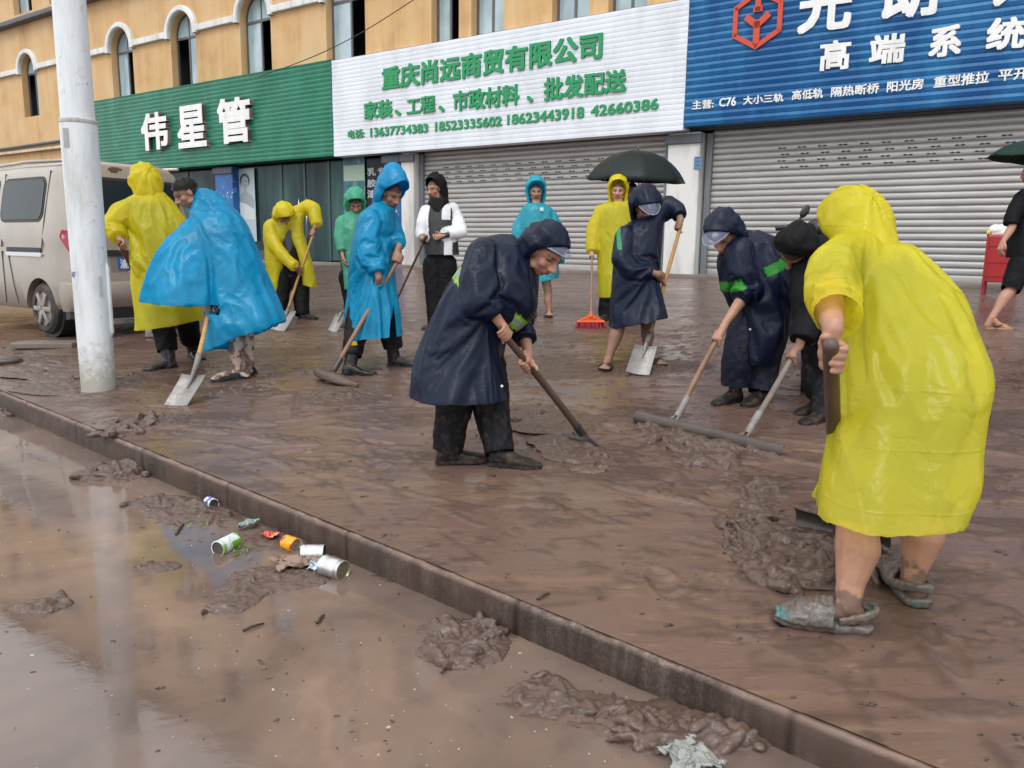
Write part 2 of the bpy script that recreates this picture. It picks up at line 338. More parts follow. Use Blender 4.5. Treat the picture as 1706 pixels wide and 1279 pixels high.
# kerb: dark granite face, worn pale arris, muddy top
def kerb():
    m = mat('kerb_granite', (.05, .042, .037), .42, 0, .3); n = N(m); v = n.coord(); vv = n.coord((1, 1, .12))
    g = n.noise(v, 75, 4, .85); st = n.noise(vv, 14, 5, .7)
    col = n.ramp(n.mix(.5, g, st), [(.34, (.020, .014, .012)), (.5, (.055, .040, .033)), (.66, (.125, .098, .083))])
    br = n.ramp(n.noise(v, 1.7, 5, .6), [(.45, 0.0), (.65, 1.0)]); col = n.mix(n.mix(1.0, br, .85, 'MULTIPLY'), col, (.088, .056, .043))
    gr = n.ramp(n.noise(v, 2.6, 4, .6), [(.5, 0.0), (.7, 1.0)]); col = n.mix(n.mix(1.0, gr, .35, 'MULTIPLY'), col, (.065, .066, .055))
    n.base(n.mix(1.0, col, n.attr('tint'), 'MULTIPLY')); n.normal(n.bump(g, .35, .003)); n.rough(n.ramp(st, [(.3, .4), (.7, .7)]))
    S = axis([(-40, -10, 1), (-10, -4, .1), (-4, 6.6, .02), (6.6, 20, 1)])
    prof = [(0.004, -.10), (.002, -.02), (0, .02), (-.001, .05), (0, .08), (.001, .105), (.004, .118), (.011, .126), (.022, .130), (.05, .129), (.09, .128), (.14, .125), (.15, .10)]
    V = []; C = []
    for s in S:
        b = KA + KT * s; zt = SLOPE * float(b @ FN)
        for i, (q, zz) in enumerate(prof):
            z = zz if zz < .02 else -.02 + (zt + .02) * (zz + .02) / .1535
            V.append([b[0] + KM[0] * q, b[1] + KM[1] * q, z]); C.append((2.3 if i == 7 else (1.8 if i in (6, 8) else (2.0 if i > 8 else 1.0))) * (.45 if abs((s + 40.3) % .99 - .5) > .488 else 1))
    V = np.array(V); C = np.array(C)
    nz = fbm(V * np.array([9, 9, 14]), 4, 81) - .5; nn = fbm(V * 40, 3, 82) - .5
    sid = np.repeat(np.floor((S + 40.3 + .5 * 0) / .99 + .5).astype(int), len(prof)); off = np.array([((q * 7919) % 17) / 17 - .5 for q in sid]); V[:, :2] -= KM[:2] * (nz * .012 + nn * .009 + off * .007)[:, None]; V[:, 2] += np.where(V[:, 2] > .05, off * .005, 0)
    V[:, 2] += np.where(C > 1.5, (fbm(V * 12, 4, 83) - .5) * .014, 0)
    V[:, :2] += KM[:2] * (.05 * (fbm(np.c_[V[:, :2] * .5, V[:, 2] * 0], 2, 85) - .5))[:, None] * 0
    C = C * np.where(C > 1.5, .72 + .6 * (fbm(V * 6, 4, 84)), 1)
    k = len(prof); idx = np.arange(len(V)).reshape(-1, k)
    Fs = np.stack([idx[:-1, :-1], idx[1:, :-1], idx[1:, 1:], idx[:-1, 1:]], -1).reshape(-1, 4)
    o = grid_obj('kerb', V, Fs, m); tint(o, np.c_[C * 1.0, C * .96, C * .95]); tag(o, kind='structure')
kerb()

# road: silt bed that breaks through a sheet of muddy water
def road():
    S = axis([(-14, -4, .08), (-4, -1, .03), (-1, 6.6, .014), (6.6, 9, .1)]); Q = axis([(-5, -3, .08), (-3, -1.2, .03), (-1.2, .004, .014)])
    s, q = np.meshgrid(S, Q, indexing='ij'); XY = KA[None, :2] + s.reshape(-1, 1) * KT[:2] + q.reshape(-1, 1) * KM[:2]
    P = np.c_[XY, np.zeros(len(XY))]; qq = q.reshape(-1); ss = s.reshape(-1)
    warp = P + .3 * np.c_[fbm(P * 1.5, 3, 105) - .5, fbm(P * 1.5, 3, 106) - .5, np.zeros(len(P))]
    z = -.036 + (fbm(warp * 1.5, 4, 111) - .5) * .02
    heap = np.zeros(len(P))
    RH = [(770, 1055, .20, .09, .045), (775, 1095, .20, .08, .05), (900, 1160, .22, .08, .035), (970, 1185, .25, .09, .05), (1060, 1190, .22, .10, .06), (1130, 1215, .2, .08, .06), (1210, 1225, .18, .08, .07), (1245, 1225, .12, .06, .05), (1010, 1215, .2, .07, .05),
          (190, 785, .20, .16, .05), (215, 775, .15, .1, .05), (20, 690, .22, .12, .07), (50, 690, .1, .08, .06), (230, 825, .4, .12, .03), (300, 850, .35, .16, .035), (330, 860, .3, .14, .025), (270, 945, .12, .05, .045), (20, 755, .3, .1, .035), (75, 765, .14, .06, .04), (10, 745, .2, .08, .03),
          (440, 905, .45, .14, .02), (480, 900, .4, .15, .022), (400, 990, .14, .16, .028), (480, 960, .25, .09, .035), (430, 960, .2, .2, .022), (560, 930, .2, .1, .02), (75, 1015, .22, .05, .04), (10, 1018, .15, .05, .04), (380, 870, .3, .12, .02), (60, 740, .3, .1, .03), (120, 800, .1, .05, .02), (650, 965, .3, .06, .012)]
    for x, y, ra, rb, hh in RH:
        hh = hh * .13
        G = rp(x, y); d0 = P - G; m = (np.abs(d0[:, 0]) < 3 * ra) & (np.abs(d0[:, 1]) < 3 * rb); dd = d0[m]
        z[m], heap[m] = clod_field(P[m], dd, ra, rb, hh, z[m] + .007 * np.exp(-((dd[:, 0] / ra) ** 2 + (dd[:, 1] / rb) ** 2)), heap[m])
    # a thin ridge of silt left along the kerb foot
    z += .013 * np.exp(-((qq + .01) / .025) ** 2) * sstep(.35, .6, fbm(P * 5, 3, 121))
    P[:, 2] = z
    ns, nq = len(S), len(Q); idx = np.arange(ns * nq).reshape(ns, nq)
    Fs = np.stack([idx[:-1, :-1], idx[1:, :-1], idx[1:, 1:], idx[:-1, 1:]], -1).reshape(-1, 4)
    o = grid_obj('road_silt', P, Fs, M_MUD); tag(o, kind='structure')
    tone = 1 - .22 * np.clip(heap, 0, 1); tint(o, np.c_[tone, tone * .98, tone * .98])
    a = o.data.attributes.new('rub', 'FLOAT', 'POINT'); a.data.foreach_set('value', np.clip(heap, 0, 1).astype(np.float32))
    m = mat('muddy_water', (.16, .10, .07), .04, 0, .95); n = N(m); v = n.coord()
    a = n.noise(v, .9, 4, .55, .9); b = n.noise(v, 3.1, 5, .6, .6)
    n.base(n.ramp(n.mix(.3, a, b), [(.36, (.105, .075, .062)), (.46, (.138, .098, .080)), (.56, (.175, .122, .097)), (.68, (.27, .180, .130))]))
    n.rough(n.ramp(b, [(.42, .035), (.72, .16)])); n.normal(n.bump(n.noise(v, 11, 4, .55, .5), .05, .010)); n.p.inputs['IOR'].default_value = 1.33
    L = 300.0
    g = axis([(-L, -20, 40), (-20, 20, 1.0), (20, L, 40)]); X, Y = np.meshgrid(g, g, indexing='ij'); W = np.c_[X.ravel(), Y.ravel(), np.full(X.size, -.02)]
    k = len(g); idx = np.arange(k * k).reshape(k, k); Fs = np.stack([idx[:-1, :-1], idx[1:, :-1], idx[1:, 1:], idx[:-1, 1:]], -1).reshape(-1, 4)
    tag(grid_obj('flood_water', W, Fs, m), kind='structure')
road()
# foam and bits floating on the road, crumbs of mud: nobody could count them
def crumbs():
    rng = np.random.default_rng(5); mb = MB()
    for i in range(170):
        x = rng.uniform(0, 1250); y = rng.uniform(880, 1279); P = rp(x, y, -.0195)
        if (P - KA) @ KM > -.05: continue
        a = rng.uniform(0, 6.28); r = rng.uniform(.001, .003) * (1 + 1.2 * (rng.random() < .08)); k = rng.uniform(.4, 1)
        mb.box(P, (r * 2.2, r * 2 * k, .0015), ((math.cos(a), math.sin(a), 0), (-math.sin(a), math.cos(a), 0), (0, 0, 1)), bev=.0006)
    o = mb.build('foam_flecks', mat('foam', (.42, .36, .31), .5)); tag(o, kind='stuff')
    mb = MB()
    for i in range(620):
        if i < 430: x = rng.uniform(0, 1706); y = 520 + 760 * rng.random() ** 1.3; P = gp(x, y); ok = (P - KA) @ KM > .06 and P @ FN < 14
        else: x = rng.uniform(0, 1280); y = rng.uniform(690, 1279); P = rp(x, y); ok = (P - KA) @ KM < -.03
        if not ok: continue
        d = np.hypot(P[0], P[1]); r = rng.uniform(.0015, .005) * (1 + .12 * d) * (1 if rng.random() < .92 else 1.6) * (1 if i < 430 else .55)
        a = rng.uniform(-.6, .6); ax = ((math.cos(a), math.sin(a), 0), (-math.sin(a), math.cos(a), 0), (0, 0, 1))
        for j in range(rng.integers(1, 5)):
            k0 = len(mb.v); mb.ball(P + np.array([*rng.normal(0, r * 1.6, 2), .001]), (r * rng.uniform(.6, 2.4), r * rng.uniform(.4, .8), r * rng.uniform(.3, .6)), ax, 7, 5)
            for q in range(k0, len(mb.v)): mb.v[q] = tuple(np.array(mb.v[q]) + rng.normal(0, r * .22, 3))
    m = mat('mud_clod', (.085, .060, .049), .6); n = N(m); n.normal(n.bump(n.noise(n.coord(), 70, 4, .7), .5, .006))
    tag(mb.build('mud_crumbs', m, smooth=True), kind='stuff')
crumbs()
# ------------------------------------------------------------------ building (along = a, depth = d, up = z)
M_WALL = mat('ochre_render', (.56, .31, .10), .75); n = N(M_WALL)
v1 = n.coord((1, 1, .10)); v2 = n.coord()
st = n.noise(v1, 2.2, 6, .7); pt = n.noise(v2, .8, 5, .6)
c = n.ramp(n.mix(.5, st, pt), [(.34, (.40, .24, .11)), (.47, (.56, .345, .15)), (.58, (.60, .41, .21)), (.70, (.52, .41, .28))])
stn = n.ramp(n.noise(n.coord((1.3, 1.3, .05)), 3.1, 4, .7), [(.56, 0.0), (.72, 1.0)])
c = n.mix(n.mix(1.0, stn, .5, 'MULTIPLY'), c, (.46, .36, .26)); n.base(c); n.normal(n.bump(n.noise(v2, 45, 5), .15, .006))
M_TRIM = worn('white_moulding', (.70, .71, .70), .6, (.30, .27, .22), .6, 4)
M_FRAME = mat('window_frame', (.10, .095, .10), .4)
M_PANE = mat('window_glass', (.30, .40, .43), .12, 0, .8); n = N(M_PANE); n.base(n.ramp(n.noise(n.coord((1, 1, .5)), 1.2, 3), [(.35, (.22, .31, .34)), (.65, (.42, .53, .56))]))
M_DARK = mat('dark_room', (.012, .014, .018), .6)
M_GREYTRIM = worn('grey_ledge', (.10, .11, .125), .6, (.05, .05, .05), .5, 3)
M_PLASTER = worn('white_plaster', (.66, .65, .62), .7, (.16, .15, .13), .75, 2.2)
M_CONC = worn('concrete', (.20, .17, .15), .6, (.09, .06, .05), .7, 2)
M_SHUT = mat('shutter_steel', (.52, .52, .52), .36, .25); n = N(M_SHUT); va = n.coord((.5, .5, 2)); dd = n.noise(va, 2.5, 5, .6); gg = n.ramp(n.noise(n.coord((1, 1, .2)), 1.4, 5, .6), [(.4, 0.0), (.75, 1.0)])
n.base(n.mix(n.mix(1.0, gg, .45, 'MULTIPLY'), n.ramp(dd, [(.3, (.33, .32, .305)), (.7, (.44, .43, .415))]), (.36, .32, .30))); n.rough(n.ramp(dd, [(.3, .28), (.7, .5)]))
M_STEELDK = worn('guide_rail', (.16, .18, .20), .5, (.08, .06, .05), .6, 4)
M_SHOPGLASS = mat('shop_glass', (.018, .040, .040), .08, 0, .16); n = N(M_SHOPGLASS); n.base(n.ramp(n.noise(n.coord((1, 1, .12)), 1.1, 4, .6), [(.40, (.008, .016, .017)), (.55, (.020, .048, .048)), (.68, (.045, .105, .10))]))
M_BLUEP = mat('blue_pillar', (.01, .06, .22), .4); n = N(M_BLUEP); vv = n.coord((1, 1, .8))
spl = n.ramp(n.noise(vv, 5.5, 5, .7, 1.2), [(.615, 0.0), (.64, 1.0)]); n.base(n.mix(spl, n.ramp(n.noise(vv, 1.5, 4), [(.3, (.006, .045, .17)), (.7, (.012, .12, .36))]), (.45, .58, .70)))

D = DEPTH; GB = gz(FN * D)
AX = (tuple(FR), tuple(FN), (0, 0, 1))
bld = thing('yellow_building', F3(-14, D, GB), label='long yellow shop building with arched upstairs windows above the signboards', cat='building')
def fbox(mb, a0, a1, d0, d1, z0, z1, bev=0, mi=0): return mb.box(F3((a0 + a1) / 2, (d0 + d1) / 2, (z0 + z1) / 2), (abs(a1 - a0), abs(d1 - d0), abs(z1 - z0)), AX, bev, mi)
WINS = []     # centre a, half width, sill, spring, arched, sash that stands open
for a_, hw, arch, op in ((-40.3, .62, 1, -1), (-36.7, .62, 1, 1), (-33.2, .62, 1, -1), (-29.9, .62, 1, 1), (-26.7, .66, 1, 1), (-23.2, .66, 1, -1), (-19.7, .68, 1, 1), (-16.05, .72, 1, 1),
                         (-12.7, .42, 0, 1), (-11.45, .46, 0, 0), (-9.25, .46, 0, 0), (-7.9, .44, 0, 0), (-5.3, .5, 1, 1), (-1.8, .66, 1, 1), (1.7, .66, 1, -1)):
    WINS.append((a_, hw, 6.02, 7.66, arch, op))
for fl in range(2):
    for i in range(18): WINS.append((-41.5 + 2.75 * i, .72, 9.75 + 3.1 * fl, 11.4 + 3.1 * fl, 0, random.choice((-1, 0, 1))))
def outline(a, hw, z0, zs, arch, grow=0):
    p = [(a - hw, z0), (a + hw, z0), (a + hw, zs)]
    if arch: p += [(a + hw * math.cos(t), zs + hw * 1.0 * math.sin(t)) for t in np.linspace(0, math.pi, 17)[1:-1]]
    return p + [(a - hw, zs)]
def wall_sheet():
    c = bpy.data.curves.new('wall', 'CURVE'); c.dimensions = '2D'; c.fill_mode = 'BOTH'; c.extrude = .14
    def loop(p):
        s = c.splines.new('POLY'); s.points.add(len(p) - 1); s.use_cyclic_u = True
        for q, (x, y) in zip(s.points, p): q.co = (x, y, 0, 1)
    loop([(-60, 3.95), (16, 3.95), (16, 16.2), (-60, 16.2)])
    for a, hw, z0, zs, ar, op in WINS: loop(outline(a, hw, z0, zs, ar))
    o = bpy.data.objects.new('wall', c); COL.objects.link(o); me = bpy.data.meshes.new_from_object(o.evaluated_get(_dg()))
    V = np.zeros(len(me.vertices) * 3); me.vertices.foreach_get('co', V); V = V.reshape(-1, 3); Fs = [tuple(p.vertices) for p in me.polygons]
    bpy.data.objects.remove(o); bpy.data.curves.remove(c); bpy.data.meshes.remove(me)
    mb = MB(); mb.add([F3(v[0], D + .14 - v[2], v[1]) for v in V], Fs); return mb
mb = wall_sheet()
fbox(mb, -60, 16, D + .6, D + 9, 16.2, 16.4); fbox(mb, -60, -59.7, D + .3, D + 9, 0, 16.2); fbox(mb, 15.7, 16, D + .3, D + 9, 0, 16.2); fbox(mb, -60, 16, D + 8.8, D + 9.1, 0, 16.2)
mb.build('wall', M_WALL, bld)
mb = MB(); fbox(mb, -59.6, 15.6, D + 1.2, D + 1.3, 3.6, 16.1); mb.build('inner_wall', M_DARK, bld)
mb = MB(); fbox(mb, -60.2, 16.2, D - .35, D + .3, 16.2, 16.6); mb.build('parapet', M_TRIM, bld)
for (a, hw, z0, zs, ar, op) in WINS:
    fr = MB(); g = .05; d0 = D + .24
    pts = outline(a, hw, z0, zs, ar); inn = outline(a, hw - g, z0 + g, zs - (0 if ar else g), ar)
    V = [F3(x, d0 - .03, z) for x, z in pts] + [F3(x, d0 - .03, z) for x, z in inn] + [F3(x, d0 + .03, z) for x, z in pts] + [F3(x, d0 + .03, z) for x, z in inn]; k = len(pts)
    fr.add(V, [(i, (i + 1) % k, k + (i + 1) % k, k + i) for i in range(k)] + [(k + i, k + (i + 1) % k, 3 * k + (i + 1) % k, 3 * k + i) for i in range(k)])
    fbox(fr, a - hw + g, a + hw - g, d0 - .025, d0 + .025, zs - .07, zs)
    fbox(fr, a - .03, a + .03, d0 - .022, d0 + .022, z0 + g, zs - .07)
    if ar: fbox(fr, a - .02, a + .02, d0 - .018, d0 + .018, zs, zs + hw - g)
    w_ = fr.build('window', M_FRAME, bld); w_['_o'] = bld['_o']
    pn = MB()
    if ar: pn.add([F3(x, d0, z) for x, z in outline(a, hw - g, zs, zs + .001, 1)], [tuple(range(len(inn)))])
    for sgn in (-1, 1):
        if op == sgn: continue
        x0, x1 = (a - hw + g, a - .03) if sgn < 0 else (a + .03, a + hw - g)
        pn.add([F3(x0, d0, z0 + g), F3(x1, d0, z0 + g), F3(x1, d0, zs - .07), F3(x0, d0, zs - .07)], [(0, 1, 2, 3)])
    pn.build('pane', M_PANE, w_)
mb = MB(); fbox(mb, -28.6, 16, D + .01, D + .6, 3.66, 3.94); mb.build('lintel', M_GREYTRIM, bld)
# white band with arched hoods over the first-floor windows, dark ledges, cables
first = sorted([w_ for w_ in WINS if w_[2] < 7])
def band():
    mb = MB(); a_prev = -60; zs = 7.66
    for a, hw, z0, zs, ar, op in first:
        if not ar: continue
        r0, r1 = hw, hw + .17
        fbox(mb, a_prev, a - r1, D - .12, D + .02, zs - .02, zs + .16, .02)
        V = []; Fs = []
        T = [0] + list(np.linspace(0, math.pi, 19)) + [math.pi]
        for i, t in enumerate(T):
            dz = -.06 if i in (0, len(T) - 1) else 0
            for r, dd in ((r0, D + .02), (r0, D - .10), (r0 + .03, D - .135), (r1 - .03, D - .135), (r1, D - .10), (r1, D + .02)): V.append(F3(a + r * math.cos(t), dd, zs + r * math.sin(t) + dz))
        for i in range(len(T) - 1):
            for j in range(5): b = i * 6 + j; Fs.append((b, b + 1, b + 7, b + 6))
        mb.add(V, Fs); a_prev = a + r1
    fbox(mb, a_prev, 16, D - .12, D + .02, zs - .02, zs + .16, .02)
    return mb
band().build('moulding', M_TRIM, bld)
mb = MB(); fbox(mb, -60, 16.1, D - .30, D + .02, 9.36, 9.46, .015); fbox(mb, -60, 16.1, D - .22, D + .02, 9.46, 9.56, .02); mb.build('ledge', M_GREYTRIM, bld)
mb = MB(); mb.tube([F3(-60, D - .10, 4.93), F3(-40, D - .10, 4.90), F3(-29.0, D - .10, 4.97)], .06, 8); mb.build('drain_pipe', M_GREYTRIM, bld, smooth=True)
mb = MB(); fbox(mb, -60, -28.9, D - .16, D + .02, 4.70, 4.80, .02); mb.build('string_course', worn('cream_course', (.60, .50, .36), .7, (.2, .15, .1), .7, 4), bld)
mb = MB(); fbox(mb, -60, -28.6, D, D + .25, GB - .3, 3.6); mb.build('lower_wall', M_WALL, bld)
# ground floor: pillars, plinth, shutters, glass front
for a0, a1, m, nm in ((-28.6, -28.0, M_BLUEP, 'pillar'), (-21.75, -20.9, M_BLUEP, 'pillar'), (-14.62, -14.06, M_BLUEP, 'pillar'), (-14.05, -13.62, M_PLASTER, 'pillar'), (-6.82, -6.14, M_PLASTER, 'pillar'), (3.1, 3.8, M_PLASTER, 'pillar'), (10.5, 11.2, M_PLASTER, 'pillar')):
    p_ = fbox(MB(), a0, a1, D - .12, D + .5, GB - .3, 3.62, .03).build(nm, m, bld)
    if m is M_PLASTER and a0 > -14: p_['label'] = 'white plaster pillar blackened with damp under the sign'
    p_['_o'] = bld['_o']
    mb = fbox(MB(), a0 - .05, a1 + .05, D - .18, D - .115, 3.40, 3.58, .02); mb.build('capital', M_GREYTRIM, p_)
mb = MB(); fbox(mb, -28, 16, D - .22, D + .6, GB - .3, GB + .06, .02); mb.build('plinth', M_CONC, bld)
mb = MB(); fbox(mb, -28, 16, D + .62, D + .9, GB, 3.6); mb.build('back_wall', M_DARK, bld)
def shutter(a0, a1, holes):
    pitch = .1165; z0, z1 = GB + .07, 3.66; d0 = D + .16
    prof = [(0, .030), (.05, .016), (.12, .006), (.25, 0), (.50, -.003), (.72, .002), (.86, .012), (.93, .024), (.965, .034), (.98, .040)]
    V = []; zz = z0; ring = []
    while zz < z1:
        for t, dd in prof: ring.append((zz + t * pitch, d0 + dd))
        zz += pitch
    As = np.linspace(a0, a1, 12); k = len(ring)
    for a in As: V += [F3(a, dd + .004 * math.sin(a * 2.1 + z * 3), z) for z, dd in ring]
    mb = MB(); mb.add(V, [(i * k + j, (i + 1) * k + j, (i + 1) * k + j + 1, i * k + j + 1) for i in range(len(As) - 1) for j in range(k - 1)])
    fbox(mb, a0, a1, d0 - .02, d0 + .04, z0 - .02, z0 + .09, .01)
    s_ = mb.build('roller_shutter', M_SHUT, bld, smooth=True); s_['_o'] = bld['_o']
    hb = MB()
    for r in range(4):
        zz = z0 + pitch * (math.floor((3.22 - z0) / pitch) - r) + pitch * .42
        a = a0 + holes + .06 * (r % 2)
        while a < a1 - .3:
            for o_ in (-.045, .045): hb.ball(F3(a + o_, d0 - .004, zz), (.034, .004, .014), AX, 10, 6)
            hb.ball(F3(a, d0 - .004, zz), (.03, .004, .006), AX, 8, 4)
            a += .36
    hb.build('vent_perforation', M_DARK, s_, smooth=True)
    for x in (a0 - .05, a1 + .05): fbox(MB(), x - .06, x + .06, D + .08, D + .24, GB + .05, 3.6, .01).build('guide_rail', M_STEELDK, s_)
shutter(-13.5, -6.95, .7); shutter(-5.98, 2.95, 1.35); shutter(3.95, 10.3, 1)
def shopfront():
    fr = MB()
    for a in (-27.9, -25.7, -23.6, -21.9, -20.7, -19.0, -18.0, -17.0, -15.95, -14.72): fbox(fr, a - .035, a + .035, D + .16, D + .24, GB + .1, 3.6)
    for a0, a1 in ((-27.865, -25.735), (-25.665, -23.635), (-23.565, -21.935), (-20.665, -19.035), (-15.915, -14.755)): fbox(fr, a0, a1, D + .165, D + .235, GB + .06, GB + .34)
    f_ = fr.build('shop_window', mat('shop_frame', (.035, .055, .055), .35), bld); f_['_o'] = bld['_o']
    for a0, a1 in ((-27.865, -25.735), (-25.665, -23.635), (-23.565, -21.935), (-20.665, -19.035), (-15.915, -14.755)):
        fbox(MB(), a0, a1, D + .19, D + .20, GB + .34, 3.6).build('pane', M_SHOPGLASS, f_)
    for a0, a1, h in ((-18.965, -18.035, -18.16), (-17.965, -17.035, -17.84)):
        dr = fbox(MB(), a0, a1, D + .19, D + .205, GB + .08, 3.6).build('glass_door', M_SHOPGLASS, bld); dr['_o'] = bld['_o']
        mb = MB(); mb.tube([F3(h, D + .08, 1.55), F3(h, D + .08, 2.62)], .024, 8)
        for z in (1.65, 2.52): mb.tube([F3(h, D + .08, z), F3(h, D + .19, z)], .012, 6)
        mb.build('handle', mat('handle_steel', (.6, .6, .6), .25, 1), dr, smooth=True)
    fbox(MB(), -16.965, -15.985, D + .19, D + .20, GB + .1, 3.6).build('side_pane', M_SHOPGLASS, f_)
shopfront()

# ------------------------------------------------------------------ signboards
DS = D - .36
def sign(name, label, a0, a1, z0, z1, pitch, m, groove, thing_name='signboard'):
    t = thing(thing_name, F3((a0 + a1) / 2, D, z0), label=label, cat='signboard', group='signboards over the shops')
    k = int((z1 - z0) / pitch) + 1; pr = []
    for i in range(k):
        zz = z0 + i * pitch
        for f, dd in ((0, 0.0), (.10, -groove * .2), (.5, -groove), (.86, -groove * .5), (.92, 0.0), (.93, .012), (.985, .012)): pr.append((min(zz + f * pitch, z1), DS + dd))
    pr = [(z0, D - .02), (z0, DS)] + pr + [(z1, DS), (z1, D - .02)]
    As = np.linspace(a0, a1, 24); rng = np.random.default_rng(3); V = []
    for a in As: V += [F3(a, dd + (0.006 * math.sin(a * 3.7 + z * 1.3) + .004 * math.sin(a * 9 + z * 5)) * (dd < D - .1), z) for z, dd in pr]
    n_ = len(pr); mb = MB(); mb.add(V, [(i * n_ + j, (i + 1) * n_ + j, (i + 1) * n_ + j + 1, i * n_ + j + 1) for i in range(len(As) - 1) for j in range(n_ - 1)])
    mb.add(V[:n_], [tuple(range(n_))]); mb.add(V[-n_:], [tuple(range(n_))[::-1]])
    mb.build('panel', m, t, fixn=True); return t
def panel_mat(name, c, c2, rough, fade=.4):
    m = mat(name, c, rough); n = N(m); f = n.ramp(n.noise(n.coord((1, 1, .35)), 1.3, 6, .65), [(.45, 0.0), (.72, 1.0)]); n.base(n.mix(n.mix(1.0, f, fade, 'MULTIPLY'), c, c2)); n.rough(n.ramp(n.noise(n.coord(), 5, 4), [(.3, rough - .08), (.7, rough + .15)])); return m
M_SG = panel_mat('green_sheet', (.004, .145, .075), (.02, .25, .16), .33, .6); M_SW = panel_mat('white_sheet', (.72, .75, .80), (.50, .51, .51), .4, .55); M_SB = panel_mat('blue_sheet', (.004, .085, .25), (.03, .22, .46), .35, .75)
M_LW = worn('white_letter', (.80, .80, .78), .4, (.4, .37, .33), .35, 5); M_LG = mat('green_letter', (.004, .26, .085), .4); M_LR = mat('red_logo', (.55, .055, .02), .4); M_LSIDE = mat('letter_side', (.30, .20, .17), .5)
aGW = fac(554, 180, DS)[0]; aWB = fac(1144, 110, DS)[0]; aG0 = fac(160, 225, DS)[0]
ZB = 3.63; ZT = 6.03
sg = sign('green', 'ribbed green signboard with three thick white characters, over the glass shop', aG0, aGW - .01, ZB + .02, ZT + .03, .118, M_SG, .012)
sw = sign('white', 'thin-lined white signboard with rows of green characters and telephone numbers', aGW + .01, aWB - .01, ZB, ZT, .100, M_SW, .004)
sb = sign('blue', 'ribbed blue signboard with white characters and a red hexagon emblem', aWB + .01, 9.5, ZB + .06, 7.4, .128, M_SB, .020)
def row(parent, s, pts, h, d=None, bold=.035, depth=.012, m=None, name='lettering', space=.92):
    """one line of writing: pts = photo (x left, x right, y bottom left, y bottom right, y top left, y top right)"""
    xl, xr, bl, br, tl, tr = pts; d = d or DS - .02
    a0, z0 = fac(xl, bl, d); a1, z0r = fac(xr, br, d); z1 = fac(xl, tl, d)[1]; z1r = fac(xr, tr, d)[1]
    mb = MB(); letters(mb, s, a0, a1, z0, z1, d, bold, depth, z0r, z1r); mb.build(name, m or M_LG, parent)
# thick box characters of the green sign
for ch, (x0, x1, y0, y1) in zip('伟星管', ((239, 283, 252, 187), (299, 347, 248, 175), (366, 421, 241, 163))):
    a0, zb = fac(x0, y0, DS - .1); a1, _ = fac(x1, y0, DS - .1); zt = fac(x0, y1 + 3, DS - .1)[1]
    mb = MB(); letters(mb, ch, a0, a1, zb, zt, DS - .075, .030, .07); o = mb.build('character', [M_LW, M_LSIDE], sg)
    for p in o.data.polygons:
        nrm_ = np.array(p.normal); p.material_index = 0 if abs(nrm_ @ FN) > .7 else 1
row(sw, '重庆尚远商贸有限公司', (637, 1003, 151, 97, 113, 51), 0, bold=.030, depth=.02)
for s_, p_ in (('家装', (607, 654, 200, 195, 170, 164)), ('、', (658, 668, 193, 192, 183, 182)), ('工程', (678, 725, 193, 186, 163, 158)), ('、', (731, 741, 187, 186, 176, 175)), ('市政材料', (755, 865, 186, 174, 152, 139)), ('、', (878, 888, 172, 170, 160, 158)), ('批发配送', (906, 1043, 169, 152, 130, 114))):
    row(sw, s_, p_, 0, bold=.028, depth=.02)
for s_, p_ in (('电话:', (580, 607, 231, 229, 217, 214)), ('13637734383', (617, 713, 228, 220, 213, 205)), ('18523335602', (725, 836, 219, 209, 203, 193)), ('18623443918', (845, 973, 208, 196, 191, 177)), ('42660386', (984, 1097, 194, 182, 176, 163))):
    row(sw, s_, p_, 0, bold=.024, depth=.01)
row(sb, '光', (1328, 1417, 58, 46, -30, -42), 0, bold=.030, depth=.03, m=M_LW); row(sb, '朗', (1468, 1560, 34, 25, -62, -72), 0, bold=.030, depth=.03, m=M_LW); row(sb, '久', (1652, 1740, 12, 2, -95, -105), 0, bold=.030, depth=.03, m=M_LW)
for ch, p_ in zip('高端系统门窗', ((1364, 1415, 119, 115, 70, 65), (1447, 1506, 109, 103, 60, 54), (1546, 1600, 97, 92, 46, 40), (1641, 1706, 85, 80, 32, 27), (1748, 1812, 76, 70, 16, 10), (1856, 1920, 66, 60, 0, -6))): row(sb, ch, p_, 0, bold=.030, depth=.025, m=M_LW)
for s_, p_ in (('主营:', (1153, 1189, 183, 180, 168, 165)), ('C76', (1198, 1226, 178, 176, 164, 161)), ('大小三轨', (1238, 1305, 175, 169, 160, 155)), ('高低轨', (1319, 1371, 167, 163, 151, 146)), ('隔热断桥', (1384, 1464, 162, 155, 145, 138)), ('阳光房', (1477, 1538, 154, 148, 136, 130)), ('重型推拉', (1555, 1647, 147, 138, 128, 118)), ('平开', (1662, 1712, 136, 131, 117, 112))): row(sb, s_, p_, 0, bold=.022, depth=.012, m=M_LW)
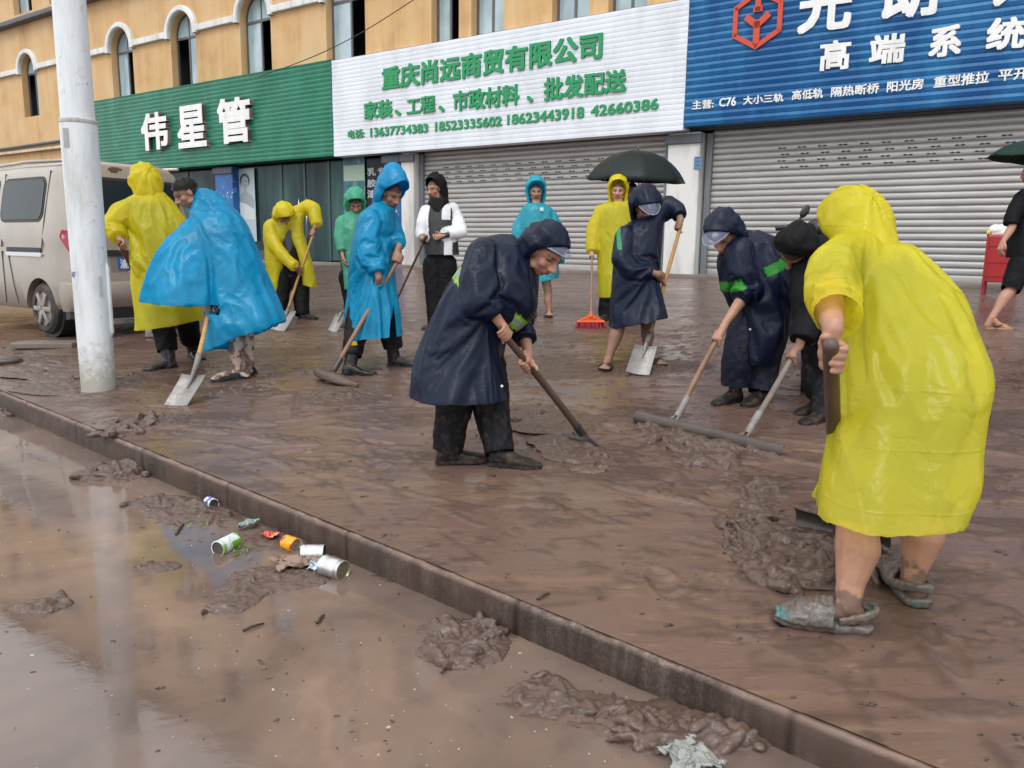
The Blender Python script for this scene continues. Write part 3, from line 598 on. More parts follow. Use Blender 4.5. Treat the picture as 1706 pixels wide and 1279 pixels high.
# hexagon emblem
def emblem():
    mb = MB(); d = DS - .03; cx, cz = fac(1262, 32, d); rw = .44; rz = .47
    hexo = [(math.sin(math.radians(60 * i)) * rw / .866 * .92, math.cos(math.radians(60 * i)) * rz) for i in range(6)]
    def bar(p, q, w_):
        p = np.array(p); q = np.array(q); t = (q - p) / np.linalg.norm(q - p); s_ = np.array([-t[1], t[0]]) * w_ / 2; p = p - t * w_ * .25; q = q + t * w_ * .25
        k = [p - s_, q - s_, q + s_, p + s_]; V = [F3(cx + x, dd, cz + z) for dd in (d - .02, d + .02) for x, z in k]
        mb.add(V, [(0, 1, 2, 3), (7, 6, 5, 4), (0, 4, 5, 1), (1, 5, 6, 2), (2, 6, 7, 3), (3, 7, 4, 0)])
    for i in range(6): bar(hexo[i], hexo[(i + 1) % 6], .085)
    bar((0, -.40), (0, -.06), .115); bar((0, -.10), (-.19, .05), .115); bar((0, -.10), (.19, .05), .115); bar((0, .40), (0, .16), .10); bar((-.06, .17), (.06, .17), .09)
    mb.build('emblem', M_LR, sb)
emblem()

# ------------------------------------------------------------------ things on the facade
def quad_poster(name, label, a0, a1, z0, z1, d, m, cat='poster'):
    t = thing(name, F3((a0 + a1) / 2, d, z0), label=label, cat=cat); fbox(MB(), a0, a1, d, d + .006, z0, z1).build('sheet', m, t); return t
dp = D + .12
a0, z1 = fac(Z5(2, 0)[0] + 0, 281, dp); a1, z0 = fac(428, 402, dp); a0 = fac(392, 300, dp)[0]
ps = quad_poster('advert_poster', 'tall pale poster of a woman with dark hair beside the blue pillar', a0, a1, z0, z1, dp, mat('poster_paper', (.36, .43, .45), .35))
def woman():
    w_ = a1 - a0; h_ = z1 - z0; ln = lambda u, v: (a0 + u * w_, z0 + v * h_)
    def blob(pts, m, nm, dd):
        V = [F3(*(lambda q: (q[0], dd, q[1]))(ln(u, v))) for u, v in pts]; MB().add(V, [tuple(range(len(V)))]).build(nm, m, ps, fixn=False)
    hair = [(.5 + .26 * math.cos(t), .84 + .085 * math.sin(t) * (1.1 if math.sin(t) > 0 else 1.2)) for t in np.linspace(0, 2 * math.pi, 24, False)]
    face = [(.5 + .19 * math.cos(t), .81 + .085 * math.sin(t)) for t in np.linspace(0, 2 * math.pi, 24, False)]
    body = [(.44, .75), (.44, .68), (.15, .63), (.03, .55), (.06, .42), (.9, .42), (.97, .55), (.85, .63), (.58, .68), (.58, .75)]
    dress = [(.06, .56), (.5, .52), (.95, .44), (.98, .30), (.02, .30)]
    blob(body, mat('poster_skin', (.26, .30, .31), .4), 'printed_shoulders', dp - .002); blob(dress, mat('poster_dress', (.50, .55, .56), .4), 'printed_dress', dp - .004)
    blob(hair, mat('poster_hair', (.04, .05, .055), .4), 'printed_hair', dp - .004); blob(face, mat('poster_face', (.28, .33, .34), .4), 'printed_face', dp - .006)
    mk = mat('poster_mark', (.06, .08, .085), .4)
    mb = MB()
    for u, v, ru, rv in ((.42, .822, .045, .006), (.58, .822, .045, .006), (.5, .77, .05, .006), (.42, .838, .05, .003), (.58, .838, .05, .003)):
        V = [F3(*(lambda q: (q[0], dp - .008, q[1]))(ln(u + ru * math.cos(t), v + rv * math.sin(t)))) for t in np.linspace(0, 2 * math.pi, 10, False)]; mb.add(V, [tuple(range(10))])
    mb.build('printed_features', mk, ps, fixn=False)
woman()
a0, z1 = fac(571, 262, dp); a1, z0 = fac(609, 360, dp)
m = mat('paint_advert', (.02, .10, .14), .35); n = N(m); n.base(n.ramp(n.noise(n.coord((1, 1, .8)), 1.6, 3, .5, 1.4), [(.40, (.012, .07, .11)), (.52, (.02, .16, .20)), (.60, (.30, .42, .10)), (.66, (.55, .45, .03))]))
p2 = quad_poster('advert_poster', 'teal and yellow paint poster on the glass beside the white lettering', a0, a1, z0, z1, dp, m)
b0, y1 = fac(571, 276, dp - .004); b1, y0 = fac(609, 300, dp - .004); fbox(MB(), b0 + .03, b1 - .03, dp - .006, dp - .002, y0, y1).build('printed_cloud', mat('poster_cloud', (.34, .45, .36), .4), p2)
p3 = quad_poster('lettered_panel', 'dark shop pane with vertical white characters by the blue pillar', fac(611, 270, dp)[0], fac(643, 270, dp)[0], GB + .4, fac(620, 264, dp)[1], dp, mat('dark_panel', (.012, .018, .022), .15, 0, .15))
mb = MB(); da = dp - .012
for ch, (x, y) in zip('乳胶漆', ((619, 285), (619, 304), (619, 322))):
    q0, w0 = fac(x - 7, y + 8, da); q1, w1 = fac(x + 7, y - 8, da); letters(mb, ch, q0, q1, w0, w1 - .03, da, .02, .003)
for ch, (x, y) in zip('专', ((636, 284),)):
    q0, w0 = fac(x - 7, y + 8, da); q1, w1 = fac(x + 7, y - 8, da); letters(mb, ch, q0, q1, w0, w1 - .03, da, .02, .003)
mb.build('lettering', mat('grey_letter', (.45, .47, .48), .4), p3)
a0, z1 = fac(1157, 261, D - .13); a1, z0 = fac(1168, 281, D - .13)
pl = thing('wall_plaque', F3(a0, D - .13, z0), label='small blue plaque on the white pillar beside the right shutter', cat='plaque'); fbox(MB(), a0, a1, D - .14, D - .122, z0, z1, .004).build('plate', mat('plaque_blue', (.10, .20, .36), .4), pl)
mb = MB()
for i in range(3): fbox(mb, a0 + .03, a1 - .03, D - .143, D - .1405, z0 + .06 + .07 * i, z0 + .085 + .07 * i)
mb.build('printed_line', mat('plaque_print', (.05, .1, .22), .4), pl)
mb = MB(); q = []
for t in np.linspace(0, 1, 30):
    x = 430 + (700 - 430) * t; y = 128 + (-8 - 128) * t + 14 * math.sin(math.pi * t) ** 1.0; a, z = fac(x, y, D - .5); q.append(F3(a, D - .5, z))
mb.tube(q, .012, 6); tag(mb.build('overhead_cable', mat('cable_black', (.02, .02, .02), .6), smooth=True, origin=q[0]), 'thin black cable running up the wall above the white signboard', 'cable')
# extra pavement bits: flat slab and lumps by the van
# ------------------------------------------------------------------ lamp post
def lamp_post():
    base = gp(165, 648); base[2] -= .03; dpt = float((base - CAMP) @ CF)
    top = base + np.array([0, 0, 7.0]); t = thing('lamp_post', base, label='white painted steel post with stains, standing on the muddy pavement by the kerb', cat='lamp post')
    m = mat('post_paint', (.50, .52, .52), .38); n = N(m); v = n.coord((1, 1, .16)); f = n.noise(v, 5, 6, .7); g = n.noise(n.coord(), 16, 5, .7)
    c = n.ramp(f, [(.36, (.50, .51, .50)), (.5, (.64, .67, .685)), (.64, (.70, .73, .745))])
    sp = n.ramp(g, [(.62, 0.0), (.68, 1.0)]); c = n.mix(n.mix(1.0, sp, .45, 'MULTIPLY'), c, (.24, .20, .15))
    tcn = n.new('TexCoord'); xyz = n.new('SeparateXYZ'); n.link(tcn.outputs['Object'], xyz.inputs[0]); mr = n.new('MapRange'); mr.inputs[1].default_value = 0; mr.inputs[2].default_value = .5; mr.inputs[3].default_value = 1; mr.inputs[4].default_value = 0; n.link(xyz.outputs[2], mr.inputs[0])
    md = n.ramp(n.mix(.6, mr.outputs[0], g), [(.35, 0.0), (.6, 1.0)]); c = n.mix(n.mix(1.0, md, .7, 'MULTIPLY'), c, (.26, .22, .15)); n.base(c); n.normal(n.bump(g, .12, .004))
    zj = float(at(135, 215, dpt)[2]) - base[2]
    rb = 27.0 / FPX * dpt; R = lambda h: rb * (1 - .012 * h)
    up = lambda h: base + np.array([0, 0, h])
    MB().tube([up(0), up(zj)], [rb * .98, R(zj) * 1.03], 40).build('lower_shaft', m, t, smooth='auto')
    MB().tube([up(zj + .0), up(7)], [R(zj) * .93, R(7) * .8], 40).build('upper_shaft', m, t, smooth='auto')
    mb = MB(); mb.tube([up(zj - .015), up(zj - .008), up(zj + .015), up(zj + .024)], [R(zj) * 1.035, R(zj) * 1.06, R(zj) * 1.05, R(zj) * .94], 40); mb.build('collar', worn('collar_paint', (.46, .47, .46), .45, (.22, .15, .1), .8, 12), t, smooth='auto')
    mb = MB(); mb.tube([up(.0), up(.014), up(.024)], [rb * 1.18, rb * 1.16, rb * 1.0], 40); mb.build('base_ring', M_STEELDK, t, smooth='auto')
    # round-topped maintenance hatch behind, seam strip, patches of torn stickers
    side = np.array([CR[0], CR[1], 0]); tow = -np.array([base[0], base[1], 0]) / np.linalg.norm(base[:2])
    hb = MB(); hb.tube([up(.45) + side * rb * .93 - tow * rb * .1, up(.5) + side * rb * 1.02 - tow * rb * .1, up(1.0) + side * rb * 1.01 - tow * rb * .1, up(1.05) + side * rb * .9 - tow * rb * .1], [.018, .022, .022, .018], 10); hb.build('cable_conduit', m, t, smooth=True)
    def patch(h, ang, w_, hh, mm, nm):
        V = []; k = 8
        d0 = math.atan2(tow[1], tow[0]) + ang
        for z in (h, h + hh):
            for i in range(k + 1):
                a = d0 + (i / k - .5) * w_ / rb; r = (rb * .98 + (R(zj) * 1.03 - rb * .98) * z / zj) + .0025; V.append(up(z) + np.array([math.cos(a) * r, math.sin(a) * r, 0]))
        MB().add(V, [(i, i + 1, k + 2 + i, k + 1 + i) for i in range(k)]).build(nm, mm, t, fixn=False)
    patch(zj - .20, -.75, .05, .14, mat('glue_mark', (.30, .31, .31), .5), 'torn_sticker')
    patch(.78, .55, .03, .16, mat('glue_mark_pale', (.44, .45, .46), .5), 'torn_sticker')
    # remains of a stencilled number
    V, Fs = text_mesh('147', .02, 0.0); mx = V.max(0); d0 = math.atan2(tow[1], tow[0]); mm = mat('stencil_blue', (.05, .06, .22), .5); PV = []
    for x, y, _ in V:
        a = d0 - 1.12 + (x / mx[0] - .5) * .06 / rb; z = .93 + y / mx[1] * .045; r = (rb * .98 + (R(zj) * 1.03 - rb * .98) * z / zj) + .003; PV.append(up(z) + np.array([math.cos(a) * r, math.sin(a) * r, 0]))
    MB().add(PV, Fs).build('stencilled_number', mm, t, fixn=False)
lamp_post()

# ------------------------------------------------------------------ van, parked along the shops with its back to the right
def van():
    g = gp(72, 562); D0 = float(g @ FN); a_w = float(g @ FR); z0 = gz(FN * (D0 + .7)); a_r = -8.98
    W_ = 1.56; t = thing('parked_van', F3(a_r - 2, D0 + W_ / 2, z0), label='beige minivan splashed with mud, parked behind the white post with its rear to the street', cat='van')
    P = lambda x, y, z: F3(a_r - x, D0 + y, z0 + z)            # x forward from the tail, y across from the near side, z up
    M_PAINT = mat('champagne_paint', (.40, .34, .28), .30, .35, .5); n = N(M_PAINT); f = n.noise(n.coord((1, 1, 1)), 1.6, 6, .65); tc = n.new('TexCoord'); xyz = n.new('SeparateXYZ'); n.link(tc.outputs['Object'], xyz.inputs[0]); mr = n.new('MapRange'); mr.inputs[1].default_value = .25; mr.inputs[2].default_value = 1.0; mr.inputs[3].default_value = 1; mr.inputs[4].default_value = 0; n.link(xyz.outputs[2], mr.inputs[0])
    md = n.ramp(n.mix(.55, mr.outputs[0], f), [(.42, 0.0), (.72, 1.0)]); n.base(n.mix(n.mix(1.0, md, .75, 'MULTIPLY'), n.ramp(f, [(.3, (.30, .26, .21)), (.7, (.38, .335, .28))]), (.20, .145, .115))); n.rough(n.ramp(md, [(0.0, .25), (1.0, .6)]))
    M_PAINT.node_tree.nodes['Principled BSDF'].inputs['Coat Weight'].default_value = .3
    M_GL = mat('van_glass', (.012, .020, .021), .1, 0, .3); M_BLK = mat('black_plastic', (.015, .015, .016), .5); M_RED = mat('tail_lamp', (.30, .008, .03), .15, 0, .6); M_CH = mat('van_chrome', (.6, .6, .6), .2, 1)
    def inset(z): return .0 if z < 1.08 else .13 * ((z - 1.08) / .8) ** 1.2          # the side leans in above the waist
    def section(x, zb, zt, tail=0.0):
        q = []; zs = [zb, zb + .06, .6, .85, 1.05, 1.12, 1.3, 1.55, zt - .17]; w0 = W_ / 2
        L = []
        for z in zs: L.append((inset(z) + (.03 if z < zb + .03 else 0) + (.012 if 1.0 < z < 1.09 else 0), z))
        L += [(inset(zt - .17) + .03, zt - .09), (inset(zt - .17) + .11, zt - .03), (inset(zt - .17) + .28, zt)]
        full = L + [(W_ - y, z) for y, z in L[::-1]]
        return [P(x - tail * 0 + (max(0, z - 1.05) * .12 if x < .2 else 0) * (1 - x / .2), y + (0.05 * (1 - min(x, .12) / .12) if y < .5 else -.05 * (1 - min(x, .12) / .12)), z) for y, z in full]
    st = [(0.0, .40, 1.93), (.03, .37, 1.96), (.12, .33, 1.975), (.5, .30, 1.99), (1.2, .28, 2.0), (2.0, .28, 1.99), (2.6, .28, 1.95), (3.05, .28, 1.75), (3.45, .3, 1.2), (3.75, .32, 1.02), (3.85, .38, .9)]
    mb = MB(); mb.loft([section(*s_) for s_ in st]); body = mb.build('body', M_PAINT, t, smooth='auto')
    # wheel arches cut out of the body
    cb = MB(); xs = (a_r - a_w - .02, a_r - a_w + 2.35)
    for x in xs: cb.tube([P(x, -.3, .30), P(x, .34, .30)], .355, 40); cb.tube([P(x, W_ - .34, .30), P(x, W_ + .3, .30)], .355, 40)
    cut = cb.build('arch_cut', M_BLK, t); md_ = body.modifiers.new('cut', 'BOOLEAN'); md_.object = cut; md_.solver = 'EXACT'; bpy.context.view_layer.update()
    me = bpy.data.meshes.new_from_object(body.evaluated_get(_dg())); body.modifiers.clear(); body.data = me; bpy.data.objects.remove(cut)
    try: me.polygons.foreach_set('use_smooth', [True] * len(me.polygons)); me.set_sharp_from_angle(angle=math.radians(38))
    except Exception: pass
    for x in xs:
        for y in (.05, W_ - .33): MB().tube([P(x, y + .04, .31), P(x, y + .30, .31)], .352, 30).build('arch_lining', M_BLK, t)
    M_TY = worn('tyre_rubber', (.025, .023, .022), .7, (.14, .10, .08), .8, 8, streak=False); M_RIM = worn('wheel_rim', (.34, .31, .28), .4, (.20, .145, .115), .8, 10, .6, streak=False)
    for x in xs:
        for y0, sg_ in ((.015, 1), (W_ - .015, -1)):
            pr = [(.0, .20), (.0, .255), (.03, .292), (.07, .30), (.13, .30), (.16, .285), (.175, .2)]
            mb = MB(); rings = []
            for j in range(36):
                an = 2 * math.pi * j / 36; rings.append([P(x + r * math.cos(an), y0 + sg_ * yy, .30 + r * math.sin(an)) for yy, r in pr])
            mb.loft(rings + [rings[0]], cap=False); wh = mb.build('wheel', M_TY, t, smooth='auto'); wh['_o'] = t['_o']
            rm = MB(); rm.tube([P(x, y0 + sg_ * .02, .3), P(x, y0 + sg_ * .10, .3)], [.205, .19], 36); rm.tube([P(x, y0 - sg_ * .005, .3), P(x, y0 + sg_ * .05, .3)], [.04, .055], 20)
            for j in range(6):
                an = 2 * math.pi * j / 6; c_ = np.array(P(x + .115 * math.cos(an), y0 + sg_ * .012, .3 + .115 * math.sin(an)))
                rm.box(c_, (.17, .05, .055), [F3(-math.cos(an), 0, math.sin(an)), tuple(FN), F3(math.sin(an), 0, math.cos(an))], .008)
            rm.build('rim', M_RIM, wh, smooth='auto')
    # side: windows, sliding door seam, rail, handle
    def side_patch(pts, out, thick=.0):
        return [P(x, inset(z) + .05 * (1 - min(x, .12) / .12) - out + .012 * (1.0 < z < 1.09), z) for x, z in pts]
    def rrect(x0, x1, zb, zt, r, slant=0.0, k=5):
        pts = []
        for cx, cz, a0 in ((x1 - r, zt - r, 0), (x0 + r, zt - r, 90), (x0 + r, zb + r, 180), (x1 - r, zb + r, 270)):
            for i in range(k + 1): a = math.radians(a0 + 90 * i / k); pts.append((cx + r * math.cos(a), cz + r * math.sin(a)))
        return [(x + slant * (z - zb), z) for x, z in pts]
    def plate_side(name, pts, m, out, parent=t):
        k = len(pts); V = side_patch(pts, out) + side_patch(pts, -.01); mb = MB(); mb.add(V, [tuple(range(k))] + [(i, (i + 1) % k, k + (i + 1) % k, k + i) for i in range(k)]); o = mb.build(name, m, parent); o['_o'] = t['_o']; return o
    for x0, x1 in ((.62, 1.62), (1.78, 2.5)):
        w_ = plate_side('side_window', rrect(x0 - .03, x1 + .03, 1.29, 1.80, .12 if x0 < 1 else .06, -.06), M_BLK, .006); plate_side('pane', rrect(x0, x1, 1.32, 1.77, .10 if x0 < 1 else .05, -.06), M_GL, .011, w_)
    plate_side('sliding_rail', rrect(.62, 1.46, .93, 1.0, .02), M_BLK, .010); plate_side('sliding_rail', rrect(.60, 1.48, .90, .945, .015), M_CH, .016)
    mb = MB()
    for pts in ([(1.60, .33), (1.60, .95)], [(1.60, 1.0), (1.60, 1.86)], [(1.28, .34), (1.36, .55), (1.44, .93)], [(2.62, .34), (2.62, 1.86)], [(.60, 1.0), (.55, 1.3), (.50, 1.86)]):
        q = [np.array(P(x, inset(z) - .0015, z)) for x, z in pts]; mb.tube(q, .007, 6)
    mb.build('door_seam', mat('seam', (.03, .025, .02), .7), t)
    mb = MB(); mb.tube([P(.05, .16, 1.955), P(1.2, .17, 1.985), P(2.5, .17, 1.95)], .02, 8); mb.tube([P(.05, W_ - .16, 1.955), P(1.2, W_ - .17, 1.985), P(2.5, W_ - .17, 1.95)], .02, 8); mb.build('roof_gutter', M_PAINT, t, smooth=True)
    # tail: window, hatch seam, lamps, plate, bumper, emblem
    def rear(pts, out): return [P(max(0, z - 1.05) * .12 - out, y, z) for y, z in pts]
    def plate_rear(name, pts, m, out, parent=t):
        k = len(pts); V = rear(pts, out) + rear(pts, -.02); mb = MB(); mb.add(V, [tuple(range(k))] + [(i, (i + 1) % k, k + (i + 1) % k, k + i) for i in range(k)]); o = mb.build(name, m, parent); o['_o'] = t['_o']; return o
    rw_ = plate_rear('rear_window', rrect(.17, W_ - .17, 1.24, 1.80, .09), M_BLK, .006); plate_rear('pane', rrect(.20, W_ - .20, 1.27, 1.77, .08), M_GL, .011, rw_)
    plate_rear('garnish', rrect(.40, W_ - .40, .915, .985, .02), M_BLK, .018)
    plate_rear('plate_recess', rrect(.46, W_ - .46, .74, .915, .02), mat('recess', (.20, .17, .14), .5), .004)
    pl_ = plate_rear('number_plate', rrect(.54, 1.00, .76, .905, .012), mat('plate_blue', (.012, .10, .36), .35), .012)
    Vt, Ft = text_mesh('渝A·Z', .02, .002); mx = Vt.max(0); PV = [P(-.0135 - z, .56 + x / mx[0] * .24, .785 + y / mx[1] * .10) for x, y, z in Vt]; MB().add(PV, Ft).build('lettering', mat('plate_white', (.7, .72, .74), .4), pl_)
    for y0, y1, s_ in ((.055, .30, 1), (W_ - .30, W_ - .055, -1)):
        pts = [(.06, 1.18), (.12, 1.20), (.24, 1.13), (.31, 1.0), (.27, .95), (.10, 1.04)]; pts = pts if s_ > 0 else [(W_ - y, z) for y, z in pts][::-1]
        plate_rear('tail_lamp', pts, M_RED, .014)
    plate_side('tail_lamp', [(.02, 1.02), (.05, .97), (.17, 1.12), (.13, 1.20), (.02, 1.19)], M_RED, .010)
    mb = MB(); mb.tube([P(-.012, W_ / 2 + .085 * math.cos(a), 1.12 + .05 * math.sin(a)) for a in np.linspace(0, 2 * math.pi, 25)], .008, 6, cap=False); mb.tube([P(-.012, W_ / 2 + .035 * math.cos(a), 1.12 + .05 * math.sin(a)) for a in np.linspace(0, 2 * math.pi, 19)], .006, 6, cap=False); mb.build('emblem', M_CH, t, smooth=True)
    mb = MB(); rings = []
    for y, o_ in ((-.01, -.16), (.0, -.05), (.08, .05), (.3, .085), (W_ - .3, .085), (W_ - .08, .05), (W_, -.05), (W_ + .01, -.16)):
        rings.append([P(-o_ + .05, y, .30), P(-o_, y, .36), P(-o_ - .02, y, .50), P(-o_, y, .60), P(-o_ + .06, y, .63), P(-o_ + .12, y, .5)])
    mb.loft(rings); mb.build('bumper', M_PAINT, t, smooth='auto')
    mb = MB(); rings = []
    for y, o_ in ((.02, -.1), (.1, .04), (.3, .07), (W_ - .3, .07), (W_ - .1, .04), (W_ - .02, -.1)): rings.append([P(-o_ + .12, y, .20), P(-o_ + .02, y, .22), P(-o_, y, .36), P(-o_ + .12, y, .38)])
    mb.loft(rings); mb.build('bumper_skirt', M_BLK, t)
    mb = MB()
    for y, z, r in ((.62, 1.90, .03), (.66, 1.905, .022), (.58, 1.895, .018), (.70, 1.90, .015), (.64, 1.875, .02), (.60, 1.87, .012)): mb.ball(P(max(0, z - 1.05) * .12 - .006, y, z), (r * 1.5, .006, r * .8), [tuple(FN), tuple(-FR), (0, 0, 1)], 8, 6)
    mb.build('mud_splash', mat('dried_mud', (.11, .065, .035), .8), t)
van()

# ------------------------------------------------------------------ scooter behind the stooping men
def scooter():
    dp_ = 5.9; g = gp(1345, 640); t = thing('parked_scooter', at(1348, 610, dp_) * np.array([1, 1, 0]) + np.array([0, 0, gz(at(1348, 610, dp_))]), label='black motor scooter with one round-ended mirror up, behind the man in the black hood', cat='scooter')
    b = np.array(t['_o']); A = np.array([.35, .94, 0]) / math.hypot(.35, .94); S_ = np.array([A[1], -A[0], 0]); up = np.array([0, 0, 1.0])
    Q = lambda x, y, z: b + A * x + S_ * y + up * z
    mblk = mat('scooter_plastic', (.012, .012, .013), .3); 
    for x in (0, 1.25):
        w_ = MB(); w_.tube([Q(x, -.05, .24), Q(x, .05, .24)], [.24, .24], 28); o = w_.build('wheel', mat('scooter_tyre', (.02, .02, .02), .7), t, smooth='auto'); o['_o'] = t['_o']
        MB().tube([Q(x, -.056, .24), Q(x, .056, .24)], .13, 20).build('rim', mat('scooter_rim', (.3, .3, .3), .4, .8), o, smooth='auto')
    mb = MB(); mb.loft([[Q(x, y * w_, z + zz) for y, zz in ((-1, 0), (-.8, h), (.8, h), (1, 0), (.7, -h * .6), (-.7, -h * .6))] for x, w_, z, h in ((-.05, .06, .55, .05), (.15, .14, .62, .12), (.5, .16, .60, .14), (.8, .13, .5, .1), (.85, .16, .36, .06), (1.05, .18, .38, .05), (1.12, .16, .7, .05))]); mb.build('body', mblk, t, smooth='auto')
    mb = MB(); mb.loft([[Q(x, y * .15, z) for y, z in ((-1, z0), (-.8, z0 + .1), (.8, z0 + .1), (1, z0))] for x, z0 in ((-.1, .72), (.3, .74), (.7, .70))]); mb.build('seat', mat('seat_vinyl', (.01, .01, .01), .5), t, smooth='auto')
    hz = float(at(1338, 376, dp_)[2]) - b[2]
    mb = MB(); mb.tube([Q(1.1, 0, .6), Q(1.0, 0, hz - .05), Q(.98, -.18, hz + .02), Q(.9, -.34, hz)], .022, 8); mb.tube([Q(1.0, 0, hz - .05), Q(.98, .18, hz + .02), Q(.9, .34, hz)], .022, 8); mb.ball(Q(1.05, 0, hz), (.12, .12, .09)); mb.build('handlebar', mblk, t, smooth=True)
    m0 = at(1327, 378, dp_); m1 = at(1334, 362, dp_); m2 = at(1341, 352, dp_); mb = MB(); mb.tube([m0 - up * .12, m0, m1], .010, 8); mi_ = mb.build('mirror_stem', mblk, t, smooth=True); mi_['_o'] = t['_o']
    ax = m2 - m1; ax = ax / np.linalg.norm(ax); e2 = np.array([.9, .3, 0.1]); e2 -= ax * (e2 @ ax); e2 /= np.linalg.norm(e2); MB().ball(m2, (.055, .034, .016), (ax, e2, np.cross(ax, e2)), 16, 10).build('mirror', mblk, mi_, smooth=True)
    mb = MB(); mb.tube([at(1325, 376, dp_), at(1345, 381, dp_)], .02, 8); mb.ball(at(1340, 384, dp_), (.09, .08, .06)); mb.build('handlebar_cover', mblk, t, smooth=True)
scooter()

# ------------------------------------------------------------------ red cart by the right-hand shutter
def cart():
    g = gp(1672, 492); u = np.array([FR[0], FR[1], 0]); b = g.copy(); t = thing('red_cart', b, label='red metal box on legs standing before the right shutter', cat='cart')
    up = np.array([0, 0, 1.0]); mr = worn('red_paint', (.34, .010, .012), .4, (.10, .02, .02), .5, 4)
    dz = float((g - CAMP) @ CF); pl_ = lambda x, y: at(x, y, dz)
    z0 = float(pl_(1641, 470)[2]); z1 = float(pl_(1641, 393)[2]); x0 = pl_(1640, 430); x1 = pl_(1690, 430); ln = float(np.linalg.norm((x1 - x0)[:2]))
    ax = (tuple(u), tuple(FN), (0, 0, 1)); c = x0 + u * ln / 2 + FN * .25; c[2] = (z0 + z1) / 2
    body = MB().box(c, (ln, .5, z1 - z0), ax, .015).build('box', mr, t); body['_o'] = t['_o']
    mb = MB()
    for i in (-1, 1): mb.box(c + u * i * ln * .46 - FN * .26, (.03, .03, z1 - z0 + .06), ax)
    for zz in (.3, -.05, -.35): mb.box(c - FN * .256 + up * zz * (z1 - z0), (ln * .9, .012, .03), ax)
    mb.build('rim_frame', mr, body)
    for i in (-1, 1):
        for j in (-1, 1): MB().box(c + u * i * ln * .45 + FN * j * .2 - up * ((z1 - z0) / 2 + (z0 - b[2]) / 2), (.04, .04, abs(z0 - b[2]) + .1), ax).build('leg', mr, t)
    top = c + up * (z1 - z0) / 2
    bg_ = MB(); bg_.ball(top + np.array([-.10, 0, .09]), (.16, .12, .09), nu=18, nv=12); bg_.ball(top + u * .12 + up * .16, (.13, .12, .10)); o = bg_.build('plastic_bag', mat('white_bag', (.72, .72, .70), .4), smooth=True, origin=top); md = o.modifiers.new('d', 'DISPLACE'); tx = bpy.data.textures.new('crumple', 'CLOUDS'); tx.noise_scale = .08; md.texture = tx; md.strength = .05
    tag(o, 'white bundle in a plastic bag lying on top of the red cart', 'bag')
    q = top - u * (ln * .42) + up * .05 - FN * .12; bt = thing('yellow_bottle', q - up * .05, label='yellow-capped white bottle lying on the corner of the red cart', cat='bottle')
    MB().tube([q, q + u * .02, q + u * .17, q + u * .2], [.03, .055, .055, .04], 16).build('bottle_body', mat('bottle_white', (.7, .7, .6), .4), bt, smooth='auto'); MB().tube([q - u * .05, q - u * .005], [.045, .06], 16).build('cap', mat('cap_yellow', (.65, .55, .03), .4), bt, smooth='auto')
cart()
# ------------------------------------------------------------------ people: helpers
def arr_mesh(me):
    V = np.zeros(len(me.vertices) * 3); me.vertices.foreach_get('co', V); return V.reshape(-1, 3)
def remesh(mb, voxel, smooth=4, factor=.5):
    me = bpy.data.meshes.new('shape'); me.from_pydata(mb.v, [], mb.f)
    bm = bmesh.new(); bm.from_mesh(me); bmesh.ops.recalc_face_normals(bm, faces=bm.faces); bm.to_mesh(me); bm.free()
    o = bpy.data.objects.new('shape', me); COL.objects.link(o)
    r = o.modifiers.new('r', 'REMESH'); r.mode = 'VOXEL'; r.voxel_size = voxel; r.adaptivity = 0
    if smooth: s_ = o.modifiers.new('s', 'SMOOTH'); s_.iterations = smooth; s_.factor = factor
    m2 = bpy.data.meshes.new_from_object(o.evaluated_get(_dg())); bpy.data.objects.remove(o); bpy.data.meshes.remove(me); return m2
def normals(me):
    Nn = np.zeros(len(me.vertices) * 3); me.vertices.foreach_get('normal', Nn); return Nn.reshape(-1, 3)
def cut(me, planes):
    bm = bmesh.new(); bm.from_mesh(me)
    for c, n_, a, hw, b, hd, lo, hi in planes:
        fs = []
        for f in bm.faces:
            q = np.array(f.calc_center_median()) - c
            if lo < q @ n_ < hi and abs(q @ a) < hw and abs(q @ b) < hd: fs.append(f)
        ge = list({v for f in fs for v in f.verts}) + list({e for f in fs for e in f.edges}) + fs
        if fs: bmesh.ops.bisect_plane(bm, geom=ge, plane_co=Vector(c), plane_no=Vector(n_), clear_outer=True)
    loose = [v for v in bm.verts if not v.link_faces]; bmesh.ops.delete(bm, geom=loose, context='VERTS')
    bm.to_mesh(me); bm.free(); return me
def put(me, name, m, root=None, base=None, smooth=True, cols=None):
    """link a finished mesh (world coordinates) under root, or as a root of its own"""
    b = np.array(root['_o'] if root is not None else base, float); V = arr_mesh(me) - b
    me.vertices.foreach_set('co', V.ravel()); me.name = name
    for q in (m if isinstance(m, (list, tuple)) else [m]): me.materials.append(q)
    me.polygons.foreach_set('use_smooth', [smooth] * len(me.polygons)); me.update()
    o = bpy.data.objects.new(name, me); COL.objects.link(o)
    if root is not None: o.parent = root
    else: o.location = Vector(b)
    o['_o'] = list(map(float, b))
    if cols is not None: tint(o, cols)
    return o
def hermite(K, n):
    K = np.asarray(K, float); k = len(K); M = np.zeros_like(K); M[1:-1] = (K[2:] - K[:-2]) / 2; M[0] = K[1] - K[0]; M[-1] = K[-1] - K[-2]
    T = np.linspace(0, k - 1, n); i = np.minimum(T.astype(int), k - 2); t = (T - i)[:, None]
    return (2 * t ** 3 - 3 * t ** 2 + 1) * K[i] + (t ** 3 - 2 * t ** 2 + t) * M[i] + (-2 * t ** 3 + 3 * t ** 2) * K[i + 1] + (t ** 3 - t ** 2) * M[i + 1]
FWD = np.array([0, 1.0, 0]); UPV = np.array([0, 0, 1.0])
def unit(v): v = np.asarray(v, float); return v / (np.linalg.norm(v) + 1e-9)

